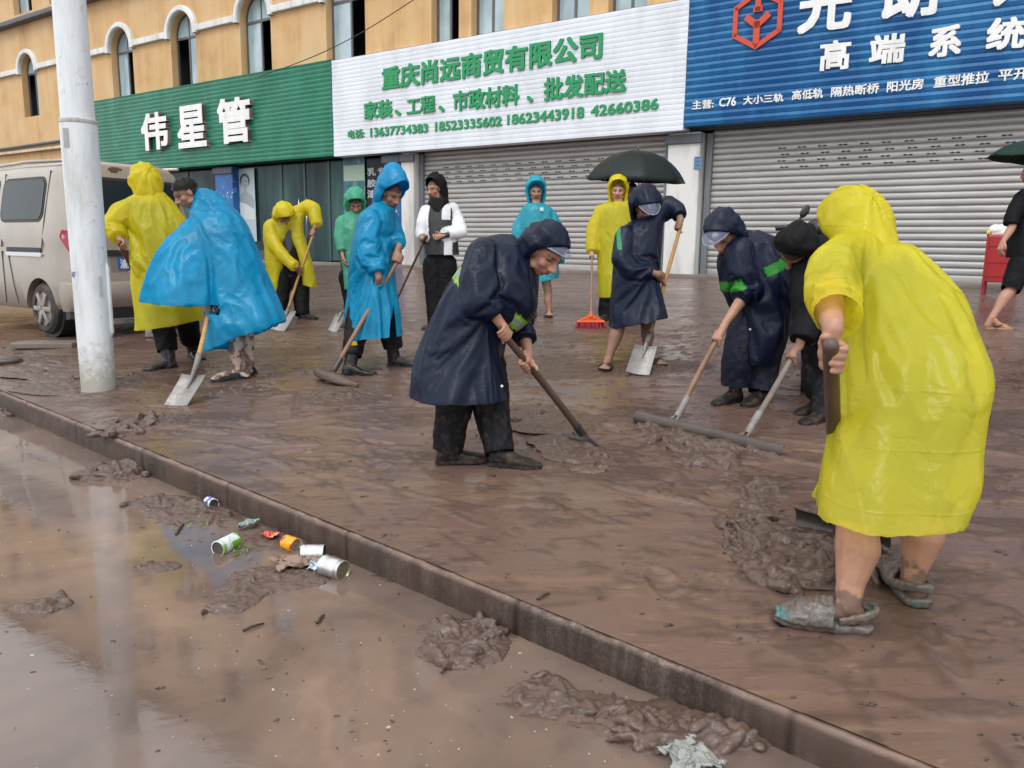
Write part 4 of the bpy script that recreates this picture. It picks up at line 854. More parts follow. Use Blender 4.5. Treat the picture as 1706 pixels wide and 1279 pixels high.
def skin_mat(name, c):
    m = mat(name, c, .5); n = N(m); f = n.noise(n.coord(), 28, 4, .6); n.base(n.mix(1.0, n.attr('tint'), n.ramp(f, [(.35, (.88, .86, .85)), (.65, (1.05, 1.0, 1.0))]), 'MULTIPLY'))
    m.node_tree.nodes['Principled BSDF'].inputs['Subsurface Weight'].default_value = .08
    m.node_tree.nodes['Principled BSDF'].inputs['Subsurface Radius'].default_value = (.012, .005, .003); return m
M_SKIN = skin_mat('skin', (.42, .22, .14))
SKIN = np.array([.40, .215, .145])
def film_mat(name, c, thru=.25, rough=.28, crease=.5, glow=.45, fold=(1, 1, 1), tone=.25):
    """thin wet plastic sheet: some light passes straight through, some is scattered through, the skin is shiny"""
    m = bpy.data.materials.new(name); m.use_nodes = True; n = N(m); p = n.p; t = n.t; out_ = t.nodes['Material Output']
    v = n.coord(fold); f = n.noise(v, 3.2, 5, .6, .6); col = n.mix(1.0, n.ramp(f, [(.3, tuple(x * (1 - tone) for x in c)), (.7, tuple(min(1, x * (1 + tone * .6)) for x in c))]), n.attr('tint'), 'MULTIPLY')
    n.base(col); p.inputs['Roughness'].default_value = rough; p.inputs['Specular IOR Level'].default_value = .5
    vo = n.new('TexVoronoi'); vo.feature = 'DISTANCE_TO_EDGE'; vo.inputs['Scale'].default_value = 9; vv = n.coord((1, 1, .75)); ds = n.noise(vv, 3.5, 3, .5)
    mx = n.mix(.22, vv, n.mix(1.0, ds, (1, 1, 1), 'MULTIPLY')); n.link(mx, vo.inputs['Vector']); cr = n.ramp(vo.outputs['Distance'], [(0.0, 0.0), (.10, 1.0)])
    b = n.bump(cr, .35 * crease, .010); b = n.bump(n.noise(v, 14, 5, .62, .8), .55 * crease, .018, b); n.normal(b)
    tr = n.new('BsdfTranslucent'); n.link(col, tr.inputs[0]); n.link(b, tr.inputs['Normal']); m1 = n.new('MixShader'); m1.inputs[0].default_value = glow; n.link(p.outputs[0], m1.inputs[1]); n.link(tr.outputs[0], m1.inputs[2])
    tp = n.new('BsdfTransparent'); n.link(n.mix(.25, col, (1, 1, 1)), tp.inputs[0]); m2 = n.new('MixShader'); m2.inputs[0].default_value = thru; n.link(m1.outputs[0], m2.inputs[1]); n.link(tp.outputs[0], m2.inputs[2]); n.link(m2.outputs[0], out_.inputs[0]); return m
def cloth_mat(name, c, rough=.45, crease=.5, sheen=0, spec=.5, mud=0.0):
    m = mat(name, c, rough, 0, spec); n = N(m); v = n.coord(); f = n.noise(v, 4, 5, .6, .5)
    col = n.mix(1.0, n.ramp(f, [(.3, tuple(x * .75 for x in c)), (.7, tuple(x * 1.25 for x in c))]), n.attr('tint'), 'MULTIPLY')
    if mud: mm = n.ramp(n.noise(n.coord(), 22, 5, .7), [(.5, 0.0), (.62, 1.0)]); col = n.mix(n.mix(1.0, mm, mud, 'MULTIPLY'), col, (.10, .06, .04))
    n.base(col); b = n.bump(n.noise(v, 13, 5, .6, .7), .6 * crease, .02); b = n.bump(n.noise(v, 55, 4, .6, .4), .2 * crease, .004, b); n.normal(b); n.rough(n.ramp(f, [(.3, max(.05, rough - .12)), (.7, rough + .12)])); return m
M_YEL = film_mat('yellow_film', (.86, .77, .03), .24, .30, .4, .5, tone=.12)
M_YELN = film_mat('yellow_film_creased', (.88, .81, .06), .34, .24, .5, .50, tone=.10)
_n = N(M_YELN); _p = _n.p; _v = _n.coord(); _old = _p.inputs['Normal'].links[0].from_socket; _b = _old            # the folds it was packed in
for _rot, _s in (((0, 0, 0), 2.9), ((0, math.pi / 2, 0), 3.6)):
    _c = _n.coord((1, 1, 1), rot=_rot); _w = _n.new('TexWave', wave_type='BANDS', bands_direction='X', wave_profile='TRI'); _w.inputs['Scale'].default_value = _s * .5; _w.inputs['Distortion'].default_value = .6; _w.inputs['Detail'].default_value = 1.5; _w.inputs['Detail Scale'].default_value = .7; _n.link(_c, _w.inputs['Vector']); _b = _n.bump(_n.ramp(_w.outputs['Fac'], [(.93, 0.0), (1.0, 1.0)]), .22, .006, _b)
_n.normal(_b)
M_BLU = film_mat('blue_film', (.004, .37, .67), .08, .30, .35, .45)
M_BLU2 = film_mat('pale_blue_film', (.04, .50, .64), .16, .28, .5, .45)
M_GRN = film_mat('green_film', (.13, .62, .40), .26, .30, .5, .45)
M_NAVY = cloth_mat('navy_nylon', (.0035, .0075, .024), .40, .5, 0, .22)
M_BLACK = cloth_mat('black_cloth', (.007, .007, .008), .65, .6, 0, .12)
M_TROU = cloth_mat('dark_trousers', (.008, .009, .012), .6, .6, 0, .15, mud=.3)
M_TROUN = cloth_mat('navy_trousers', (.006, .009, .022), .5, .6, 0, .2, mud=.15)
M_BOOT = cloth_mat('rubber_boot', (.012, .013, .014), .32, .2, 0, .35, mud=.55)
M_SHOE = cloth_mat('dark_shoe', (.014, .012, .011), .5, .3, 0, .25, mud=.6)
M_WHITEC = cloth_mat('white_jacket', (.62, .62, .64), .6, .5)
M_HAIR = cloth_mat('black_hair', (.006, .0055, .005), .5, .9, 0, .2)
M_VIS = bpy.data.materials.new('clear_visor'); M_VIS.use_nodes = True
_n = N(M_VIS); _n.p.inputs['Base Color'].default_value = (.16, .18, .28, 1); _n.p.inputs['Roughness'].default_value = .12; _tp = _n.new('BsdfTransparent'); _ms = _n.new('MixShader'); _ms.inputs[0].default_value = .5
_n.link(_n.p.outputs[0], _ms.inputs[1]); _n.link(_tp.outputs[0], _ms.inputs[2]); _n.link(_ms.outputs[0], M_VIS.node_tree.nodes['Material Output'].inputs[0])

from mathutils.bvhtree import BVHTree
def push_out(V, body, gap=.010):
    """no limb pokes through its own coat"""
    b = np.array(body['_o']); me = body.data; t = BVHTree.FromPolygons([tuple(v.co) for v in me.vertices], [tuple(p.vertices) for p in me.polygons]); V = V.copy()
    for i in range(len(V)):
        q = Vector(V[i] - b); c, n_, _, d = t.find_nearest(q, .16)
        if c is None: continue
        k = (q - c).dot(n_)
        if k < gap: V[i] = np.array(q + n_ * (gap - k)) + b
    return V
def relax(D, me, it=5):
    e = np.zeros(len(me.edges) * 2, np.int32); me.edges.foreach_get('vertices', e); e = e.reshape(-1, 2); n_ = np.bincount(e.ravel(), minlength=len(D))[:, None] + 1e-9
    for _ in range(it):
        s_ = np.zeros_like(D); np.add.at(s_, e[:, 0], D[e[:, 1]]); np.add.at(s_, e[:, 1], D[e[:, 0]]); D = .4 * D + .6 * s_ / n_
    return D
def drape(me, goal, grow=.05, frames=11, body=None, bend=3.0, stiff=14, gravity=.28):
    """let the sheet settle: a little too much cloth, held softly near its cut shape, buckles into folds"""
    o = bpy.data.objects.new('sheet', me); COL.objects.link(o); vg = o.vertex_groups.new(name='hold')
    lev = np.round(np.clip(goal, 0, 1) * 20).astype(int)
    for q in range(21):
        ix = np.nonzero(lev == q)[0]
        if len(ix): vg.add(ix.tolist(), q / 20, 'REPLACE')
    c = o.modifiers.new('c', 'CLOTH'); st = c.settings; st.quality = 4; st.mass = .12; st.air_damping = 2.0; st.tension_stiffness = stiff; st.compression_stiffness = stiff; st.shear_stiffness = stiff * .4; st.bending_stiffness = bend; st.bending_model = 'ANGULAR'
    st.tension_damping = st.compression_damping = 4; st.shear_damping = 2; st.bending_damping = .5; st.vertex_group_mass = 'hold'; st.pin_stiffness = .6; st.shrink_min = -grow; st.shrink_max = -grow; st.effector_weights.gravity = gravity
    c.collision_settings.use_self_collision = False; c.collision_settings.use_collision = body is not None; c.collision_settings.distance_min = .006; c.collision_settings.collision_quality = 2
    cm = None
    if body is not None:
        cm = body.modifiers.new('k', 'COLLISION'); body.collision.thickness_outer = .008; body.collision.thickness_inner = .05; body.collision.damping = .5; body.collision.cloth_friction = 5
    c.point_cache.frame_start = 1; c.point_cache.frame_end = frames + 1
    for f in range(1, frames + 1): scene.frame_set(f)
    m2 = bpy.data.meshes.new_from_object(o.evaluated_get(_dg())); bpy.data.objects.remove(o); bpy.data.meshes.remove(me)
    if cm is not None: body.modifiers.remove(cm)
    scene.frame_set(1); return m2
class Person:
    """a figure laid out from points seen in the photograph, each with its own distance"""
    def __init__(s, base_px, zoom, seed=0, depth=None):
        s.z = zoom; bx = zoom(*base_px) if zoom else base_px; s.D = depth or gdep(*bx); s.seed = seed
        s.base = gp(*bx) if depth is None else at(bx[0], bx[1], depth); s.body = MB(); s.root = None; s.muscle = []; s.paint = []; s.coatmb = None
    def p(s, x, y, dz=0.0):
        q = s.z(x, y) if s.z else (x, y); return at(q[0], q[1], s.D + dz)
    def P(s, *a): return [s.p(*q) for q in a]
    def px(s, n): return n / (s.z(1, 0)[0] - s.z(0, 0)[0] if 0 else 1) * 0 + n * s.k
    # -- head
    def head(s, x, y, dz, face, up=(0, 1, 0), h=.235, skin=1.0):           # face, up: (right, up, away)
        H = s.p(x, y, dz); f = unit((face[0], face[2], face[1])); u = np.array((up[0], up[2], up[1]), float); u = unit(u - f * (u @ f)); r = np.cross(f, u)
        s.H, s.f, s.u, s.r, s.h = H, f, u, r, h; A = np.array([r, f, u]); L = lambda a, b, c: H + h * (r * a + f * b + u * c); mb = s.body
        mb.ball(L(0, -.05, .13), (h * .33, h * .40, h * .37), A, 20, 14); mb.ball(L(0, .06, -.12), (h * .27, h * .29, h * .34), A, 20, 12); mb.ball(L(0, .13, -.33), (h * .16, h * .17, h * .14), A)
        for sg in (-1, 1):
            mb.ball(L(sg * .17, .19, -.08), (h * .12, h * .12, h * .12), A); mb.ball(L(sg * .335, -.05, -.01), (h * .03, h * .085, h * .13), A); mb.ball(L(sg * .22, .02, -.27), (h * .09, h * .15, h * .1), A)
        mb.tube([L(0, .32, .12), L(0, .40, -.02), L(0, .455, -.10)], [h * .045, h * .055, h * .068], 10); mb.ball(L(0, .45, -.10), h * .068)
        for sg in (-1, 1): mb.ball(L(sg * .065, .39, -.115), h * .05)
        mb.tube([L(-.20, .27, .12), L(0, .345, .135), L(.20, .27, .12)], h * .05, 8); mb.tube([L(-.11, .31, -.225), L(0, .365, -.215), L(.11, .31, -.225)], h * .032, 8); mb.tube([L(-.09, .31, -.265), L(0, .355, -.265), L(.09, .31, -.265)], h * .034, 8)
        s.skin = skin; return s
    def neck(s, x, y, dz=0.0):
        s.N = s.p(x, y, dz); s.body.chain([s.N, s.H - s.u * s.h * .2 - s.f * s.h * .08], [.062, .056]); return s
    def torso(s, *pts, r=(.11, .13, .15)):
        q = s.P(*pts); s.tor = q + [s.N]; s.body.chain(q + [s.N], list(np.interp(np.linspace(0, 1, len(q)), np.linspace(0, 1, len(r)), r)) + [.07]); return s
    def arm(s, a, b, c, r=(.052, .042, .028), hand=None):
        q = s.P(a, b, c); mid = q[1] * .68 + q[2] * .32; s.body.chain([s.N, q[0]], [.07, r[0]]); s.body.chain([q[0], q[1], mid, q[2]], [r[0], r[1], r[1] * 1.02, r[2]]); return q
    def leg(s, a, b, c, r=(.085, .056, .036), bare=False):
        q = s.P(a, b, c); sh = q[2] - q[1]; bk = unit(np.cross(sh, np.cross(sh, unit(q[1] - (q[0] + q[2]) / 2 + .001)))); calf = q[1] * .68 + q[2] * .32; low = q[1] * .25 + q[2] * .75; s.body.chain([q[0], q[1], calf + bk * .012, low, q[2]], [r[0], r[1] * .96, r[1] * 1.06, r[2] * 1.12, r[2]]); sd = unit(np.cross(sh, UPV + .2)); s.body.ball(q[2] + sd * r[2] * .75, r[2] * .42); s.body.ball(q[2] - sd * r[2] * .75, r[2] * .42); return q
    def foot(s, ankle, toe, ln=.24):
        """bare foot as part of the body"""
        d = toe - ankle; d[2] = 0; d = unit(d); sd = np.cross(d, UPV); b = ankle.copy(); g = gz(b) + .012; s.body.chain([b, b - d * .035 + UPV * (g + .03 - b[2])], [.036, .034])
        s.body.chain([b + d * .01 - UPV * .02, b + d * .08 + UPV * (g + .035 - b[2]), b + d * .15 + UPV * (g + .018 - b[2])], [.036, .034, .030])
        for i in range(5):
            o_ = (i - 2) * .019; t0 = b + d * .145 + sd * o_ + UPV * (g + .014 - b[2]); s.body.chain([t0, t0 + d * (.052 - abs(i - 1) * .008)], [.014 if i else .016, .010 if i else .013], 8)
    def grip(s, W, G, axis, r=.016, flip=1, sc=1.0):
        """hand closed round a shaft: palm, four curled fingers of different length, thumb the other way"""
        a = unit(axis); p_ = W - G; p_ = unit(p_ - a * (p_ @ a)); b = np.cross(a, p_) * flip; mb = s.body
        C = lambda th, off, rr: G + a * off * sc + (p_ * math.cos(th) + b * math.sin(th)) * rr
        pc = G + p_ * (r + .020 * sc); wrist = W
        # palm from wrist to the knuckles, across the shaft
        for o_ in (-.030, -.010, .010, .030): mb.chain([wrist + a * o_ * .45, pc + a * o_ * sc + b * .002, C(.85, o_, r + .019 * sc)], [.022 * sc, .019 * sc, .0125 * sc], 8)
        ln = (2.35, 2.6, 2.5, 2.1)
        for i, o_ in enumerate((-.031, -.0105, .0105, .030)):
            th = np.linspace(.75, .75 + ln[i], 6); mb.chain([C(t, o_, r + (.0135 - .0015 * k / 2) * sc) for k, t in enumerate(th)], [(.0112 - .0004 * k - (.001 if i == 0 else 0)) * sc for k in range(6)], 8)
        th = np.linspace(-.3, -1.9, 4); mb.chain([pc + a * .028 * sc - b * .018] + [C(t, .036 + .006 * k, r + .012 * sc) for k, t in enumerate(th)], [.0165 * sc, .0135 * sc, .012 * sc, .0115 * sc, .0098 * sc], 8)
        mb.chain([wrist, pc], [.027 * sc, .026 * sc]); return s
    def relaxed(s, W, direction, palm=(1, 0, 0), sc=1.0, curl=.5):
        d = unit(direction); q = np.asarray(palm, float); q = unit(q - d * (q @ d)); a = np.cross(d, q); mb = s.body; K = W + d * .085 * sc
        for i, o_ in enumerate((-.028, -.009, .010, .027)):
            mb.chain([W + a * o_ * .5, K + a * o_ * sc], [.020 * sc, .013 * sc], 8); P_ = K + a * o_ * sc; an = .15; pts = [P_]
            for k, l in enumerate((.036, .026, .02)): an += curl * .8; pts.append(pts[-1] + (d * math.cos(an) + q * math.sin(an)) * l * (1, 1.1, 1.05, .85)[i] * sc)
            mb.chain(pts, [.0105 * sc, .010 * sc, .009 * sc, .008 * sc], 8)
        mb.chain([W + d * .02 + a * .022 * sc, W + d * .055 + a * .045 * sc + q * .012, W + d * .085 + a * .05 * sc + q * .026], [.016 * sc, .0125 * sc, .010 * sc], 8); mb.chain([W, K], [.026 * sc, .022 * sc])
    def finish(s, label, voxel=.007, group=None, under=None, skincol=None, dkc=(.02, .022, .03)):
        """close the figure: one continuous body mesh, coloured by where the features are"""
        me = remesh(s.body, voxel, 3); V = arr_mesh(me); L = np.c_[(V - s.H) @ s.r, (V - s.H) @ s.f, (V - s.H) @ s.u] / s.h
        fr = (L[:, 1] > .1) & (np.abs(L).max(1) < .6); Nn = normals(me)
        for sg in (-1, 1):       # eye sockets
            e = np.exp(-(((L[:, 0] - sg * .145) / .085) ** 2 + ((L[:, 2] - .045) / .06) ** 2)) * fr; V -= s.f * (e * s.h * .030)[:, None]
        me.vertices.foreach_set('co', V.ravel()); c = np.tile((SKIN if skincol is None else np.array(skincol)) * s.skin, (len(V), 1)); c *= (.94 + .12 * fbm(V * 14, 3, s.seed))[:, None]
        blend = lambda w_, col: c.__setitem__(slice(None), c * (1 - w_[:, None]) + np.array(col) * w_[:, None])
        for sg in (-1, 1):
            blend(.85 * fr * sstep(1.25, .8, ((L[:, 0] - sg * .145) / .10) ** 2 + ((L[:, 2] - .150 + .1 * (np.abs(L[:, 0]) - .14) ** 2) / .024) ** 2), (.03, .02, .018))
            blend(.8 * fr * sstep(1.3, .7, ((L[:, 0] - sg * .145) / .075) ** 2 + ((L[:, 2] - .045) / .020) ** 2), (.03, .018, .015))
            blend(.35 * fr * sstep(1.4, .2, ((L[:, 0] - sg * .17) / .13) ** 2 + ((L[:, 2] + .10) / .11) ** 2), np.array([.46, .20, .14]) * s.skin)
        blend(.7 * fr * sstep(1.2, .7, (L[:, 0] / .115) ** 2 + ((L[:, 2] + .243) / .042) ** 2), np.array([.30, .09, .08]) * s.skin)
        blend(.8 * fr * sstep(1.2, .6, (L[:, 0] / .10) ** 2 + ((L[:, 2] + .244) / .009) ** 2), (.07, .02, .02))
        hd = (np.abs(L).max(1) < .75); blend(.9 * hd * sstep(.20, .28, L[:, 2] - .35 * (L[:, 1] - .25) * (L[:, 1] < .3)) , (.016, .013, .012)); blend(.9 * hd * sstep(-.10, -.16, L[:, 1]) * sstep(-.25, -.1, L[:, 2]), (.016, .013, .012))
        dk = near_line(V, s.tor, [.23] * 9, 1.0) & (np.linalg.norm(V - s.H, axis=1) > s.h * .62) & ~near_line(V, [s.H, s.N], [.075], 1.0)
        if dkc is not None: blend(dk.astype(float), dkc)
        if under is not None:
            for fn, col in under: blend(fn(V).astype(float), col)
        s.root = put(me, 'person', M_SKIN, None, s.base, True, c); tag(s.root, label, 'person', group); return s.root
    # -- clothing
    def garment(s, name, m, rings=(), tubes=(), hem=True, cuffs=(), voxel=.011, fold=.010, crinkle=.003, hemfold=.018, nf=9, color=None, extra=None, pw=2.3, seed=None, smooth=4, parent=None, pre=None, tens=.5, sim=None, hold=.12):
        mb = MB(); seed = s.seed if seed is None else seed; planes = []; axis0 = axis1 = None; groups = rings if rings and isinstance(rings[0], list) else ([rings] if rings else [])
        cen = None
        for rg in groups:
            K = []
            for q in rg:
                xl, yl, xr, yr, dz, th = q[:6]; tilt = q[6] if len(q) > 6 else 0.0; K.append(np.r_[s.p(xl, yl, dz), s.p(xr, yr, dz), th, tilt])
            K = hermite(K, max(12, 7 * len(K))); R_ = []; n_ = 44
            for j, k in enumerate(K):
                L_, Rr, th, tl = k[:3], k[3:6], k[6], k[7]; c_ = (L_ + Rr) / 2; a = (Rr - L_) / 2; ah = unit(a); fd = FWD * math.cos(tl) + UPV * math.sin(tl); fd = unit(fd - ah * (fd @ ah)); v = j / (len(K) - 1); ring = []
                for i in range(n_):
                    t = 2 * math.pi * i / n_; ct, st = math.cos(t), math.sin(t); e = 2 / pw; w_ = 1 + hemfold * 6 * v ** 1.6 * .16 * math.sin(nf * t + seed + 2.2 * math.sin(2 * t + seed) + 1.5 * v)
                    ring.append(c_ + a * np.sign(ct) * abs(ct) ** e * w_ + fd * th / 2 * np.sign(st) * abs(st) ** e * w_)
                R_.append(ring)
            mb.loft(R_); K_ = K[-1]; c1 = (K_[:3] + K_[3:6]) / 2; c0 = (K[-4][:3] + K[-4][3:6]) / 2; a = unit(K_[3:6] - K_[:3]); fd = FWD * math.cos(K_[7]) + UPV * math.sin(K_[7]); nn = np.cross(a, fd); nn = nn * np.sign(nn @ (c1 - c0) or 1)
            if hem: hw_ = np.linalg.norm(K_[3:6] - K_[:3]) / 2; planes.append((c1 - nn * .012, nn, a, hw_ * 1.3, np.cross(nn, a), K_[6] / 2 * 1.7, -.05, .07))
            if cen is None: cen = [(k[:3] + k[3:6]) / 2 for k in K]
        tl = []
        for t_ in tubes:
            q = [np.asarray(a, float) for a in t_[0]]; mb.chain(q, t_[1], 16, endball=False); tl.append((q, t_[1]))
        for (i, back) in cuffs:
            q, rr = tl[i]; d = unit(q[-1] - q[-2]); a_ = unit(np.cross(d, UPV + .1)); planes.append((q[-1] - d * .012, d, a_, rr[-1] * 1.25, np.cross(d, a_), rr[-1] * 1.25, -.03, .05))
        if extra: extra(mb)
        me = remesh(mb, voxel, smooth); me = cut(me, planes) if planes else me
        if sim:
            V = arr_mesh(me); g = np.full(len(V), hold)
            if cen is not None:
                A = unit(cen[0] - cen[-1]); Ln = np.linalg.norm(cen[0] - cen[-1]); v = np.clip(((V - cen[-1]) @ A) / Ln, 0, 1); g = np.maximum(g, sstep(.86, .97, v)); g = g * (1 - .3 * sstep(.4, .0, v))
            for q, rr in tl:
                g = np.maximum(g, sstep(rr[-1] * 1.5, rr[-1] * .9, np.linalg.norm(V - q[-1], axis=1)))
            me = drape(me, g, **({} if sim is True else sim))
        V = arr_mesh(me); Nn = normals(me)
        if cen is not None:
            A = unit(cen[0] - cen[-1]); Ln = np.linalg.norm(cen[0] - cen[-1]); v = np.clip(((V - cen[-1]) @ A) / Ln, 0, 1)
        else: A = UPV; v = np.ones(len(V)) * .7
        Q = V - np.outer(V @ A, A) * tens
        d = fold * 2.2 * (ridged(Q * 6.5 + .8 * (fbm(V * 3, 2, seed + 5)[:, None] - .5), 3, seed) - .58) + crinkle * .9 * (ridged(V * 13 + 1.5 * fbm(V * 6, 2, seed + 9)[:, None], 2, seed + 3) - .58) + hemfold * (1 - v) ** 1.5 * 1.4 * (fbm(Q * np.array([5, 5, 5]), 2, seed + 7) - .5) * 2
        if pre is not None: d = pre(V, d)
        V2 = V + Nn * d[:, None]
        if sim:
            for _ in range(2): V2 = V2 + 1.35 * relax(push_out(V2, s.root) - V2, me)
        me.vertices.foreach_set('co', V2.ravel()); c = np.ones((len(V), 3))
        if color is not None: c = color(V2, c)
        return put(me, name, m, parent or s.root, None, True, c)
    def hood(s, m, parent, back=.0, up=.0, size=1.0, front=.0, drop=.75, peak=0.0, seed=None, wr=.006, tint_=None, neck=None, brow=.075, cheek=.035, am=0):
        H = s.H - s.f * (.020 + back) + s.u * (.016 + up); r_, f, u = s.r, s.f, s.u; Nb = s.N if neck is None else neck; na, nb = 30, 56; V = []; seed = s.seed if seed is None else seed; s.rim = []
        for i in range(na + 1):
            t = i / na
            for j in range(nb):
                be = 2 * math.pi * j / nb; cb, sb = math.cos(be), math.sin(be); a = min(1, t / .62) * math.pi / 2; e = max(0, (t - .62) / .38)
                rad = math.sin(a) * (1 - .20 * e * e); ln = (cheek + (brow + front * .004 - cheek) * max(0, sb) ** 1.2 - .02 * max(0, -sb)) * size
                P_ = H + size * (r_ * cb * .118 * rad + u * sb * (.152 if sb > 0 else .150) * rad * (1 - .06 * e * (sb > 0)) - f * .135 * math.cos(a)) + f * ln * e - u * .010 * e * e * max(0, sb)
                d = unit(-math.cos(a) * f + math.sin(a) * (cb * r_ + sb * u)); P_ = P_ + peak * (u * .75 - f * .35) * max(0, (d @ unit(u - f * .55))) ** 6
                lo = max(0, -sb) * math.sin(a); w_ = sstep(.1, .95, lo) * drop; P_ = P_ * (1 - w_) + (Nb + (P_ - H) * np.array(.85)) * w_; V.append(P_)
        V = np.array(V); Nn = V - H; Nn /= np.linalg.norm(Nn, axis=1)[:, None] + 1e-9; Q = V - np.outer(V @ s.f, s.f) * .55; tt = np.repeat(np.arange(na + 1) / na, nb); bb_ = np.tile(np.arange(nb) / nb * 2 * math.pi, na + 1); wv = wr * 3.4 * (ridged(Q * 8 + 1.2 * fbm(V * 5, 2, seed + 3)[:, None], 3, seed) - .58) + wr * 1.6 * (fbm(V * 22, 3, seed + 1) - .5) + .007 * np.sin(9 * bb_ + seed + 3 * fbm(V * 6, 2, seed + 2)) * (1 - tt) * tt * 2.5 + .012 * np.maximum(0, ridged(np.c_[np.cos(bb_) * 2.2, np.sin(bb_) * 2.2, tt * 1.1] + seed, 2, seed + 8) - .72) * 3; V = V + Nn * wv[:, None]
        s.rim = [V[na * nb + j] for j in range(nb)]
        mb = MB(); Fs = [(i * nb + j, i * nb + (j + 1) % nb, (i + 1) * nb + (j + 1) % nb, (i + 1) * nb + j) for i in range(na) for j in range(nb)]; mb.add(V, Fs); o = mb.build('hood', m, parent, smooth=True); tint(o, np.ones((len(V), 3)) if tint_ is None else np.tile(tint_, (len(V), 1))); o['_o'] = parent['_o']
        sd = o.modifiers.new('s', 'SOLIDIFY'); sd.thickness = .004; sd.offset = 1; return o
    def visor(s, parent, ln=.06, droop=.03, **k):
        """clear brim let into the front edge of the hood"""
        nb = len(s.rim); js = [j for j in range(nb) if 28 <= 360 * j / nb <= 152]; V = []; n_ = len(js)
        for k_ in range(4):
            for i, j in enumerate(js): q = k_ / 3 * math.sin(math.pi * i / (n_ - 1)) ** .6; V.append(s.rim[j] - s.f * .004 + s.f * ln * q - s.u * (droop * q * q + .004))
        mb = MB(); mb.add(V, [(k_ * n_ + j, k_ * n_ + j + 1, (k_ + 1) * n_ + j + 1, (k_ + 1) * n_ + j) for k_ in range(3) for j in range(n_ - 1)]); o = mb.build('visor', M_VIS, parent, smooth=True); o['_o'] = parent['_o']
        e = MB(); e.tube([V[3 * n_ + j] for j in range(n_)], .003, 6); e.build('visor_rim', mat('visor_rim_film', (.30, .32, .40), .3), o, smooth=True); return o
    def shoe(s, ankle, toe, m, ln=.28, w_=.05, boot=0.0, name='shoe', sole=None, knee=None, h=.085, shaft_r=.062):
        d = np.asarray(toe) - ankle; d[2] = 0; d = unit(d); sd = np.cross(d, UPV); heel = ankle - d * .055; g = gz(ankle); st = [(0, .55, .72), (.04, .80, .95), (.22, .86, 1.05), (.38, .82, .95), (.55, .95, .66), (.75, 1.08, .52), (.90, .85, .40), (.985, .45, .28), (1.0, .2, .2)]; R_ = []
        for t, ww, hh in st:
            c_ = heel + d * ln * t; z0 = SLOPE * float(c_ @ FN) + .002; ring = []
            for i in range(18):
                a = 2 * math.pi * i / 18; x = math.cos(a); z = math.sin(a); ring.append(np.array([*(c_ + sd * w_ * ww * np.sign(x) * abs(x) ** .75)[:2], z0 + (h * hh * .5) * (1 + np.sign(z) * abs(z) ** (.5 if z < 0 else .8))]))
            R_.append(ring)
        mb = MB(); mb.loft(R_); mb.ball(ankle, (.048, .05, .05))
        if boot:
            k = unit((knee if knee is not None else ankle + UPV) - ankle); mb.chain([ankle - UPV * .02, ankle + k * boot * .3, ankle + k * boot], [.056, .058, shaft_r], 18)
        me = remesh(mb, .008, 4); V = arr_mesh(me); V += normals(me) * ((.006 if boot else .003) * (ridged(V * 14, 2, s.seed) - .5))[:, None]; me.vertices.foreach_set('co', V.ravel())
        o = put(me, name, m, s.root, None, True, np.ones((len(V), 3))); so_ = MB(); rr = [[np.array([*(q + (q - (heel + d * ln * .5)) * .06)[:2], q[2]]) for q in ring] for ring in R_]
        V = []; k = len(st)
        for z0, z1 in ((0, .020),):
            for (t, ww, hh) in st:
                for sg in (-1, 1):
                    for zz in (z0, z1): c_ = heel + d * (ln * (t * 1.04 - .02)) + sd * sg * w_ * (ww + .08); V.append(np.array([c_[0], c_[1], SLOPE * float(c_ @ FN) + .001 + zz]))
        Fs = []
        for i in range(k - 1):
            b = i * 4; Fs += [(b, b + 4, b + 5, b + 1), (b + 2, b + 3, b + 7, b + 6), (b + 1, b + 5, b + 7, b + 3), (b, b + 2, b + 6, b + 4)]
        Fs += [(0, 1, 3, 2), (4 * k - 4, 4 * k - 2, 4 * k - 1, 4 * k - 3)]; so_.add(V, Fs); s_ = so_.build('sole', sole or M_BOOT, o); tint(s_, np.ones((len(V), 3))); return o
    def trousers(s, legs, m, r=(.105, .085, .068), name='trousers', waist=None, voxel=.010, fold=.012, cutoff=True):
        tb = []
        for q in legs:
            q = [np.asarray(a) for a in q]; e = q[-1]; mid = q[1] * .45 + e * .55; tb.append(([q[0], q[1], mid, e], [r[0], r[1], (r[1] + r[2]) / 2, r[2]]))
        if waist is not None: tb.append(([waist, (legs[0][0] + legs[-1][0]) / 2], [.15, .13]))
        return s.garment(name, m, tubes=tb, cuffs=[(i, .0) for i in range(len(legs))] if cutoff else (), voxel=voxel, fold=fold, crinkle=.005, tens=.2)
def near_line(V, q, rr, k=1.25):
    d = np.full(len(V), 9.0)
    for i in range(len(q) - 1):
        a, b = np.asarray(q[i]), np.asarray(q[i + 1]); ab = b - a; t = np.clip(((V - a) @ ab) / (ab @ ab), 0, 1); d = np.minimum(d, np.linalg.norm(V - a - t[:, None] * ab, axis=1) - rr[min(i, len(rr) - 1)] * k)
    return d < 0

